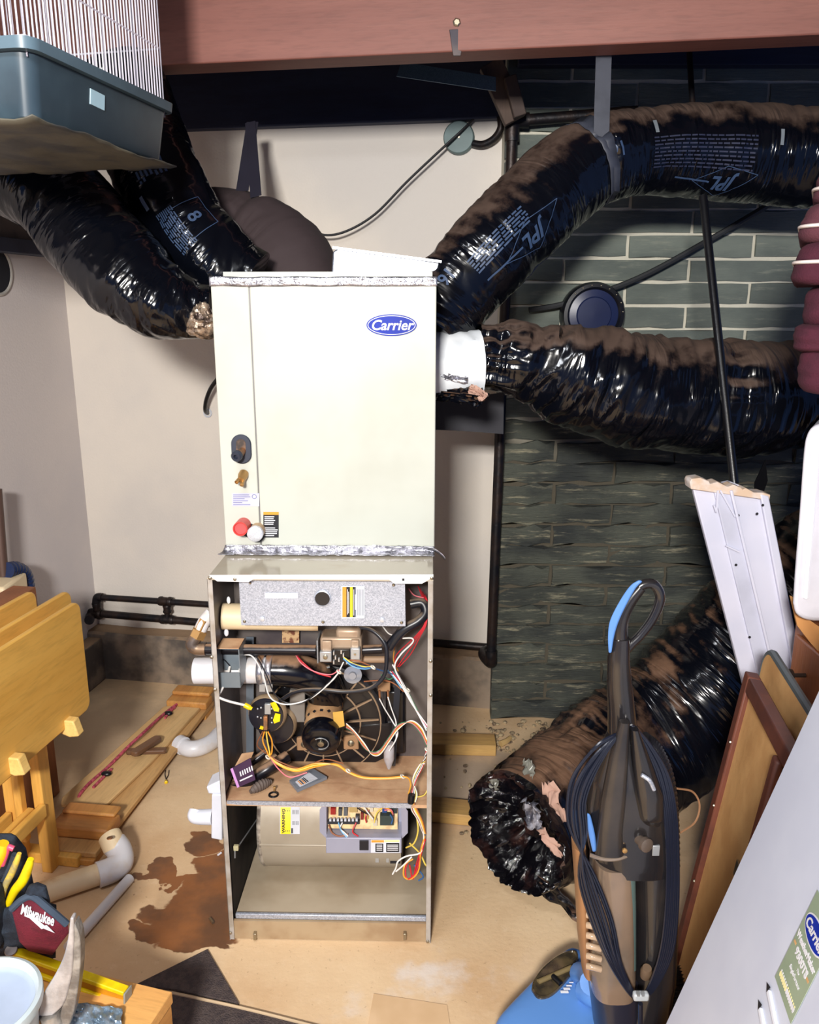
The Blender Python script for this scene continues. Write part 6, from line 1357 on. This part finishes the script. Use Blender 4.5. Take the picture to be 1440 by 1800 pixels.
# corrugated attachment hose behind, on the right
pth = catmull([vp_(1128, 1300, 0.03), vp_(1150, 1320, 0.03), vp_(1170, 1370, 0.03), vp_(1178, 1440, 0.04), vp_(1180, 1520, 0.05)], 24); rr = []
for i, (p, t_, a, b) in enumerate(frames(pth)): rr.append([p + (a * math.cos(6.28318 * k / 16) + b * math.sin(6.28318 * k / 16)) * (0.017 + 0.0022 * math.cos(i * 2.1)) for k in range(16)])
MB().rings(rr).build('hose', mat('hose_black', (24, 24, 30), 0.35), vac, angle=60)
pth = catmull([vp_(1176, 1700, 0.05), vp_(1186, 1740, 0.02), vp_(1184, 1790, 0.0), vp_(1170, 1840, 0.0)], 20); rr = []
for i, (p, t_, a, b) in enumerate(frames(pth)): rr.append([p + (a * math.cos(6.28318 * k / 16) + b * math.sin(6.28318 * k / 16)) * (0.024 + 0.003 * math.cos(i * 2.1)) for k in range(16)])
MB().rings(rr).build('hose', mat('hose_black', (24, 24, 30), 0.35), vac, angle=60)
# wound cord: many turns, one plug
rn = random.Random(5); cordm = mat('cord_black', (24, 28, 42), 0.22)
for i in range(8):
    j = i * 6.2; k = rn.uniform(-5, 5); zz_ = 0.006 * (i % 3)
    MB().tube([vp_(1106 - i * 1.2, 1272 + i * 2, -0.05), vp_(1072 - j * .5, 1312 + k, -0.07), vp_(1044 - j * .8, 1362 + k, -0.075 - zz_), vp_(1028 - j * .7, 1412, -0.078 - zz_), vp_(1030 - j * .6, 1462 + k, -0.08 - zz_), vp_(1018 + i * 4.0, 1540, -0.090 - zz_), vp_(1040 + i * 5.2, 1620 + k, -0.096 - zz_), vp_(1070 + i * 3, 1690, -0.098), vp_(1100 + i * 1.5, 1738, -0.095), vp_(1116 + i * 0.8, 1756, -0.09)], 0.0031, 7, 5).build('cord_turn', cordm, vac)
for i in range(7):
    j = i * 3.4; k = rn.uniform(-3, 3)
    MB().tube([vp_(1110 + i * 1.2, 1274 + i, -0.05), vp_(1134 + j * .5, 1310 + k, -0.055), vp_(1156 + j * .9, 1362 + k, -0.06), vp_(1168 + j, 1430, -0.065), vp_(1172 + j + k * .5, 1520, -0.07), vp_(1170 + j, 1610, -0.08), vp_(1160 + j, 1680, -0.09), vp_(1140 + i * 2, 1736, -0.095), vp_(1124 + i * 1, 1756, -0.09)], 0.0031, 7, 5).build('cord_turn', cordm, vac)
pg_ = MB().box(vp_(1114, 1762, -0.115), vp_(1139, 1739, -0.100)).build('plug', mat('clear_plug', (176, 182, 188), 0.25), vac, bevel=0.004)
for x in (1122, 1130): MB().box(vp_(x - 1.5, 1752, -0.125), vp_(x + 1.5, 1742, -0.116)).build('plug_blade', vs2, pg_)
MB().tube([vp_(1126, 1764, -0.105), vp_(1126, 1800, -0.10)], 0.005, 8).build('plug_cord', cordm, vac)
MB().tube([vp_(1190, 1386, 0.06), vp_(1218, 1392, 0.08), vp_(1230, 1415, 0.08), vp_(1222, 1445, 0.07), vp_(1196, 1464, 0.05)], 0.0022, 6).build('thin_wire', mat('wire_copperish', (150, 110, 80), 0.5), vac)
# blue floor head
hz = 0.105
def hp(px, py, z=hz): return atZ(px, py, z)
top_ = [hp(868, 1786), hp(882, 1768), hp(994, 1656), hp(1012, 1648), hp(1060, 1680), hp(1080, 1760), hp(1075, 1860), hp(985, 1900), hp(880, 1850), hp(864, 1806)]
ctr = sum(top_, V((0, 0, 0))) / len(top_)
rings_ = []
for z, s_ in ((0.012, 0.99), (0.04, 1.02), (0.075, 1.0), (0.095, 0.95), (0.105, 0.84), (0.112, 0.5)): rings_.append([ctr + (p - ctr) * s_ + V((0, 0, z - hz)) for p in top_])
MB().rings(rings_).build('floor_head', vblue, vac, angle=50, sub=2)
wq = [hp(936, 1738, 0.113), hp(940, 1722, 0.114), hp(956, 1700, 0.114), hp(985, 1678, 0.113), hp(1010, 1672, 0.113), hp(1014, 1690, 0.114), hp(1000, 1716, 0.116), hp(972, 1746, 0.116), hp(948, 1752, 0.115)]
wc_ = sum(wq, V((0, 0, 0))) / len(wq); rr = [[wc_ + (p - wc_) * s_ + V((0, 0, dz)) for p in catmull(wq + wq[:1], 4)[:-1]] for s_, dz in ((1.05, -0.012), (1.04, 0.0), (0.98, 0.002), (0.95, -0.001))]
wf = MB().rings(rr, (True, True)).build('brush_window', mat('brown_window', (86, 74, 52), 0.12, c2=(50, 44, 36), sc=20, coat=0.6), vac, angle=40)
MB().cyl(wc_ + (wq[1] - wq[5]).normalized() * 0.05 + V((0.004, -0.002, 0.001)), wc_ - (wq[1] - wq[5]).normalized() * 0.045 + V((0.004, -0.002, 0.001)), 0.006, n=10).build('brush_bar', mat('brush_tan', (120, 104, 70), 0.4), wf)
MB().tube([hp(972, 1716, 0.118), hp(978, 1722, 0.119), hp(986, 1730, 0.119)], 0.006, 10).build('belt_cover', M['blackpl'], wf)
for i in range(4): MB().box(hp(986 + i * 5, 1746 - i * 6, 0.119), hp(999 + i * 3, 1741 - i * 5, 0.1205)).build('printed_mark', M['letter'], vac)
MB().tube([hp(1020, 1712, 0.118), hp(1034, 1716, 0.15), hp(1040, 1728, 0.18)], 0.026, 14).build('neck', vblue, vac)
MB().tube([hp(1030, 1740, 0.125), hp(1046, 1748, 0.14), hp(1062, 1740, 0.15)], 0.028, 14).build('neck', vblue, vac)

# ================================================================ RIGHT SIDE: PANELS, CABINET, CUSHIONS
b_ = V((-math.sin(PHI), -math.cos(PHI), 0))
# grey furnace door leaning nearest the camera
PA, PB = V((0.477, 1.25, 0.331)), V((0.68, 1.25, 1.012)); upd = (PB - PA).normalized(); A0 = PA - upd * (PA.z / upd.z)
pn = upd.cross(b_).normalized()
if pn.dot(EYE - PA) < 0: pn = -pn
door = thing('furnace_door', 'lavender grey furnace door panel leaning at the bottom right, badge sticker on it', 'panel', A0)
dm_ = mat('lavender_enamel', (200, 206, 222), 0.4, c2=(190, 196, 214), sc=3)
def dp(s_, t_, n_=0.0): return A0 + upd * s_ + b_ * t_ + pn * n_
HT, LG = 1.22, 0.62
MB().prism([dp(0.004, 0), dp(HT, 0), dp(HT, LG), dp(0.004, LG)], -pn * 0.022).build('sheet', dm_, door, bevel=0.003)
def dpx(px, py, n_=0.001): return atP(px, py, A0 + pn * n_, pn)
c0 = dpx(1363, 1717); cdir = upd
lw = (dpx(1391, 1800) - c0).dot(b_); lh = (dpx(1437, 1563) - c0).dot(upd)
def lq(s_, t_, n_=0.001): return c0 + upd * s_ + b_ * t_ + pn * (n_ - 0.001)
stk = MB().prism([lq(0, 0), lq(lh, 0), lq(lh, lw), lq(0, lw)], pn * 0.0006).build('sticker', mat('sage_sticker', (146, 160, 136), 0.5, c2=(132, 148, 126), sc=10), door, label='sage green sticker with badge and white lettering')
def lput2(s_, t_, k=0.002): 
    o = lq(s_, t_, k); return lambda x, y, z: o + b_ * x + upd * y + pn * z
oc = lput2(lh * 0.74, lw * 0.52)
def ov(a, b, z, m, name): MB().prism([oc(a * math.cos(6.28318 * k / 40), b * math.sin(6.28318 * k / 40), z) for k in range(40)], pn * 0.0004).build(name, m, stk)
ov(lw * 0.46, lh * 0.125, 0.0, M['letter'], 'badge_edge'); ov(lw * 0.43, lh * 0.108, 0.0005, M['logoblue'], 'badge_field')
text('lettering', 'Carrier', lw * 0.26, M['letter'], stk, lambda x, y, z: oc(x, y, 0.0012 + z), shear=0.25, bold=0.0005, ext=0.0002)
text('lettering', 'WeatherMaker', lw * 0.165, M['letter'], stk, lput2(lh * 0.545, lw * 0.5), bold=0.0005, sx=0.9, ext=0.0002)
text('lettering', '9300TS', lw * 0.20, M['letter'], stk, lput2(lh * 0.43, lw * 0.52), bold=0.0006, ext=0.0002)
text('lettering', 'The', lw * 0.08, M['letter'], stk, lput2(lh * 0.345, lw * 0.55), shear=0.3, ext=0.0002)
text('lettering', 'SingleFurnace', lw * 0.12, M['letter'], stk, lput2(lh * 0.275, lw * 0.52), shear=0.3, sx=0.8, ext=0.0002)
for s_, t0_, t1_ in ((0.445, 0.06, 0.16), (0.415, 0.84, 0.94)): MB().prism([lq(lh * s_, lw * t0_, 0.0022), lq(lh * s_ + 0.004, lw * t0_, 0.0022), lq(lh * s_ + 0.004, lw * t1_, 0.0022), lq(lh * s_, lw * t1_, 0.0022)], pn * 0.0003).build('tan_dash', mat('tan_dash', (206, 160, 110), 0.5), stk)
mb = MB(); mb2 = MB()
for i in range(13):
    o = lput2(lh * 0.10, lw * (0.12 + i * 0.065)); (mb if i < 6 else mb2).prism([o(0.0030 * math.cos(k), 0.0045 * math.sin(k), 0) for k in (0, 1.05, 2.1, 3.14, 4.19, 5.24)], pn * 0.0003)
    o = lput2(lh * 0.135, lw * (0.12 + i * 0.065)); (mb2 if i < 6 else mb).prism([o(0.0018 * math.cos(k), 0.0018 * math.sin(k), 0) for k in (0, 1.05, 2.1, 3.14, 4.19, 5.24)], pn * 0.0003)
mb.build('dot_row', mat('cream_dots', (240, 230, 170), 0.5), stk, kind='stuff'); mb2.build('dot_row', M['letter'], stk, kind='stuff')
for px, py, ex_, ey_ in ((1352, 1742, 1366, 1810), (1337, 1773, 1345, 1815)):
    p = dpx(px, py, 0.0015); q = dpx(ex_, ey_, 0.0015); bb_ = (q - p).normalized(); cc_ = pn.cross(bb_)
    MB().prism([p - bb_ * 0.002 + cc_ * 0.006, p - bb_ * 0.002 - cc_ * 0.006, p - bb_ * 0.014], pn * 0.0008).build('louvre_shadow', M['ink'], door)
    MB().bar(p, p + bb_ * 0.22, 0.008, 0.006, pn).build('louvre', mat('pale_louvre', (224, 228, 240), 0.4), door, bevel=0.002)
# brown framed card table and the plain board behind it
def leaner(name, lab, cat, top_px, bot_px, Y, HT_, LG_): 
    a, b = atY(*bot_px, Y), atY(*top_px, Y); u_ = (b - a).normalized(); a0 = a - u_ * ((a.z - 0.004) / u_.z); n_ = u_.cross(b_).normalized()
    if n_.dot(EYE - a) < 0: n_ = -n_
    h_ = (b - a0).length
    return thing(name, lab, cat, a0), a0, u_, n_, h_
ct, a0, u_, n_, h_ = leaner('card_table', 'folded card table with brown metal frame and tan underside leaning on its edge', 'table', (1319, 1180), (1199, 1640), 1.72, 0, 0)
LGc = 0.80; fw = 0.036; brn = mat('brown_enamel', (104, 58, 44), 0.5, c2=(86, 48, 40), sc=14); tanb = mat('tan_hardboard', (206, 160, 104), 0.8, c2=(190, 142, 88), sc=7, bmp=0.1)
def cp(s_, t_, k=0.0): return a0 + u_ * s_ + b_ * t_ + n_ * k
def ibar(s0, t0_, s1, t1_, k0, k1): return MB().prism([cp(s0, t0_, k0), cp(s1, t0_, k0), cp(s1, t1_, k0), cp(s0, t1_, k0)], n_ * (k1 - k0))
ibar(0.0, 0.004, h_ - 0.004, LGc - 0.004, -0.014, 0.0).build('panel', tanb, ct)
ibar(0, 0, h_, fw, -0.018, 0.012).build('frame_rail', brn, ct, bevel=0.004); ibar(0, LGc - fw, h_, LGc, -0.018, 0.012).build('frame_rail', brn, ct, bevel=0.004)
ibar(h_ - fw, fw + 0.001, h_, LGc - fw - 0.001, -0.018, 0.012).build('frame_rail', brn, ct, bevel=0.004); ibar(0, fw + 0.001, fw, LGc - fw - 0.001, -0.018, 0.012).build('frame_rail', brn, ct, bevel=0.004)
for tt_ in (0.30, LGc - 0.30):
    ibar(0.05, tt_, h_ - fw - 0.001, tt_ + 0.030, 0.001, 0.018).build('folded_leg', brn, ct, bevel=0.006)
    ibar(h_ * 0.62, tt_ - 0.004, h_ * 0.66, tt_ + 0.030, 0.0225, 0.028).build('leg_hinge', M['screw'], ct, bevel=0.001)
mb = MB()
for s_ in (0.12, 0.35, 0.6, 0.8): mb.lathe([(0.004, 0), (0.003, 0.003)], cp(h_ * s_, fw - 0.006, 0.012), n_, 8)
mb.build('frame_screws', M['screw'], ct, kind='stuff')
c2, a0, u_, n_, h_ = leaner('round_cornered_board', 'tan board with grey edge and rounded corner leaning behind the card table', 'board', (1346, 1136), (1235, 1640), 1.80, 0, 0)
LGc = 0.62
MB().prism([cp(h_ / 2 + x, LGc / 2 + y, -0.016) for x, y in rrect(h_, LGc, 0.05, 8)], n_ * 0.016).build('board', tanb, c2)
MB().tube([cp(h_ / 2 + x, LGc / 2 + y, -0.008) for x, y in rrect(h_, LGc, 0.05, 8)] + [cp(h_ / 2 + h_ / 2, LGc / 2 + LGc / 2 - 0.05, -0.008)], 0.0095, 8, smooth=False).build('edge_band', mat('grey_band', (84, 92, 96), 0.5), c2)
# long white plastic panel with ribs
WY = 2.02
wpn = thing('white_plastic_board', 'long white ribbed plastic board leaning upright behind the card table', 'board', atY(1330, 1260, WY))
def wq_(px, py, dy=0.0): return atY(px, py, WY + dy)
wpm = mat('white_abs', (204, 204, 220), 0.4, c2=(194, 196, 214), sc=4)
MB().prism([wq_(1215, 846), wq_(1350, 872), wq_(1440, 1330), wq_(1340, 1330)], (0, 0.018, 0)).build('face', wpm, wpn, bevel=0.003)
MB().prism([wq_(1337, 869, -0.012), wq_(1352, 872, -0.012), wq_(1442, 1330, -0.012), wq_(1424, 1330, -0.012)], (0, 0.030, 0)).build('side_rib', wpm, wpn, bevel=0.003)
MB().prism([wq_(1253, 853, -0.008), wq_(1285, 860, -0.008), wq_(1396, 1330, -0.008), wq_(1368, 1330, -0.008)], (0, 0.012, 0)).build('centre_channel', mat('white_channel', (192, 194, 212), 0.4), wpn, bevel=0.003)
MB().bar(wq_(1285, 862, -0.012), wq_(1396, 1330, -0.012), 0.007, 0.010, (0, 1, 0)).build('centre_rib', wpm, wpn, bevel=0.002)
for i, (x0, y0, x1, y1) in enumerate(((1262, 862, 1259, 900), (1266, 862, 1292, 908), (1276, 959, 1300, 970), (1255, 888, 1259, 900))): MB().bar(wq_(x0, y0, -0.012), wq_(x1, y1, -0.012), 0.004, 0.006, (0, 1, 0)).build('moulded_rib', wpm, wpn)
cap_ = [(1213, 848), (1216, 842), (1232, 840), (1247, 846), (1249, 851), (1262, 847), (1272, 852), (1280, 856), (1290, 852), (1303, 857), (1306, 861), (1312, 858), (1326, 866), (1342, 866), (1355, 870), (1353, 880), (1215, 860)]
MB().prism([wq_(x, y, -0.010) for x, y in cap_], (0, 0.045, 0)).build('notched_end', mat('dusty_white_end', (204, 178, 154), 0.6, c2=(214, 206, 202), sc=20), wpn, bevel=0.002)
MB().prism([wq_(x, y, 0.030) for x, y in ((1272, 850), (1284, 847), (1306, 855), (1304, 862), (1276, 858))], (0, 0.02, 0)).build('end_tab', wpm, wpn)
mb = MB()
for px, py in ((1298, 906), (1331, 903), (1294, 993), (1318, 1120), (1341, 888)): mb.lathe([(0.0035, 0), (0.0035, 0.001)], wq_(px, py, -0.0135), (0, -1, 0), 10)
mb.build('panel_holes', M['ink'], wpn, kind='stuff')
# chest with one knob, torn cardboard on it
ch = thing('wooden_chest', 'brown wooden chest with one dark metal knob at the right edge', 'chest', (1.2, 1.65, 0))
chm = wood('chestnut_wood', (166, 100, 54), (136, 76, 40), 'z', 6, 0.4)
kx = 0.955; chz = 0.885
MB().box((kx, 1.30, 0.0), (1.62, 1.90, chz)).build('carcass', chm, ch, bevel=0.004)
MB().box((kx - 0.014, 1.33, 0.45), (kx - 0.001, 1.87, chz - 0.03)).build('drawer_front', chm, ch, bevel=0.004)
kn = atP(1416, 1187, (kx - 0.015, 0, 0), (1, 0, 0))
MB().lathe([(0.005, 0), (0.005, 0.03), (0.015, 0.032), (0.016, 0.038), (0.010, 0.042), (0.001, 0.043)], kn, (-1, 0, 0), 20).build('knob', mat('dark_bronze', (90, 80, 74), 0.3, 0.8), ch)
tag(MB().prism([atY(*p) for p in ((1390, 1048, 1.82), (1400, 1052, 1.82), (1412, 1082, 1.80), (1445, 1105, 1.76), (1470, 1180, 1.74), (1425, 1130, 1.78), (1402, 1100, 1.80))], (0, 0.006, 0)).build('torn_cardboard', mat('kraft_card', (214, 158, 96), 0.8, c2=(190, 134, 78), sc=8)), 'torn piece of brown cardboard hanging over the chest front', 'cardboard')
cbx = thing('cardboard_box', 'brown cardboard box edge with dark print at the right frame edge', 'box', (0.98, 1.52, chz))
MB().box(V((0.905, 1.42, chz + 0.001)), V((1.25, 1.62, chz + 0.16))).build('carton', mat('kraft_card', (214, 158, 96), 0.8), cbx, bevel=0.003)
# white plastic bin standing on the chest
wt = thing('white_plastic_bin', 'tall rounded white plastic bin standing on the chest below the cushions', 'bin', atY(1420, 1090, 1.76))
wl_pts = bez([(1393, 1062), (1397, 1000), (1405, 900), (1412, 800), (1418, 766), (1430, 750), (1450, 744)], 5)
zz = [atY(x, y, 1.76) for x, y in wl_pts]; lowp = [atY(x, y, 1.76) for x, y in bez([(1393, 1062), (1398, 1080), (1412, 1090), (1430, 1094)], 5)]
outl = lowp[::-1] + zz[1:]
far_x = 1.35
poly = outl + [V((far_x, 1.76, zz[-1].z)), V((far_x, 1.76, outl[0].z))]
mb = MB().prism(poly, (0.085, 0.14, 0)); mb.build('shell', mat('glossy_white', (214, 214, 224), 0.3), wt, bevel=0.012, seg=3)
MB().tube([p + V((0.028, -0.004, 0)) for p in (zz[1:-6])], 0.006, 8).build('rim_line', M['white'], wt)
# stack of maroon cushions
cu = mat('maroon_corduroy', (72, 20, 40), 0.9, c2=(58, 15, 33), sc=12, bmp=0.3, bsc=260); cu2 = mat('faded_maroon', (86, 44, 54), 0.9, c2=(72, 32, 46), sc=10, bmp=0.3, bsc=260)
pip = mat('cream_piping', (226, 214, 210), 0.7)
def cushion(ytop, ybot, xl_, lab, m, pips=(), Y=1.68, sag=0.0):
    a, b = atY(xl_, ytop, Y), atY(xl_, ybot, Y); o = thing('cushion', lab, 'cushion', V((b.x + 0.2, Y, b.z)), group='maroon cushions in the stack')
    x0, x1, z0, z1 = b.x, b.x + 0.42, b.z, a.z; y0, y1 = Y, Y + 0.40
    ag = math.atan2(a.x, a.y) + 0.03; CR = Matrix.Translation(V((x0, y0, 0))) @ Matrix.Rotation(-ag, 4, 'Z') @ Matrix.Translation(V((-x0, -y0, 0)))
    mb = MB(); rr = []; N = 14
    for j in range(N + 1):
        f = j / N; z = z0 + (z1 - z0) * f; ins_ = 0.013 * (abs(2 * f - 1) ** 6) + 0.0035 * noise.noise(V((f * 5, ytop, 0))); lean = (a.x - b.x) * f * 0.0 + sag * f
        rr.append([CR @ V(((x0 + x1) / 2 + x + lean, (y0 + y1) / 2 + y, z + 0.010 * noise.noise(V((x * 6, y * 6, ytop + f * 2))))) for x, y in rrect(x1 - x0 - 2 * ins_, y1 - y0 - 2 * ins_, 0.05, 5)])
    mb.rings(rr).build('cover', m, o, angle=60)
    for f in pips:
        z = z0 + (z1 - z0) * f; MB().tube([CR @ V(((x0 + x1) / 2 + x + sag * f, (y0 + y1) / 2 + y, z)) for x, y in rrect(x1 - x0 + 0.004, y1 - y0 + 0.004, 0.05, 5)] , 0.0035, 6, smooth=False).build('piping', pip, o)
    return o
cushion(612, 692, 1397, 'bottom maroon cushion of the stack, resting on the white bin', cu)
cushion(572, 618, 1391, 'maroon cushion second from the bottom with pale pink fold', cu)
cushion(503, 574, 1408, 'plump plain maroon cushion in the middle of the stack', cu)
cushion(424, 500, 1384, 'maroon cushion with bright white piping third from the top of the stack', cu, (0.52,), sag=0.016)
cushion(356, 426, 1396, 'faded maroon cushion with thin white piping second from the top', cu2, (0.42,), sag=0.018)
cushion(290, 358, 1424, 'topmost faded maroon cushion cut by the right frame edge', cu2, (0.42,), sag=0.01)
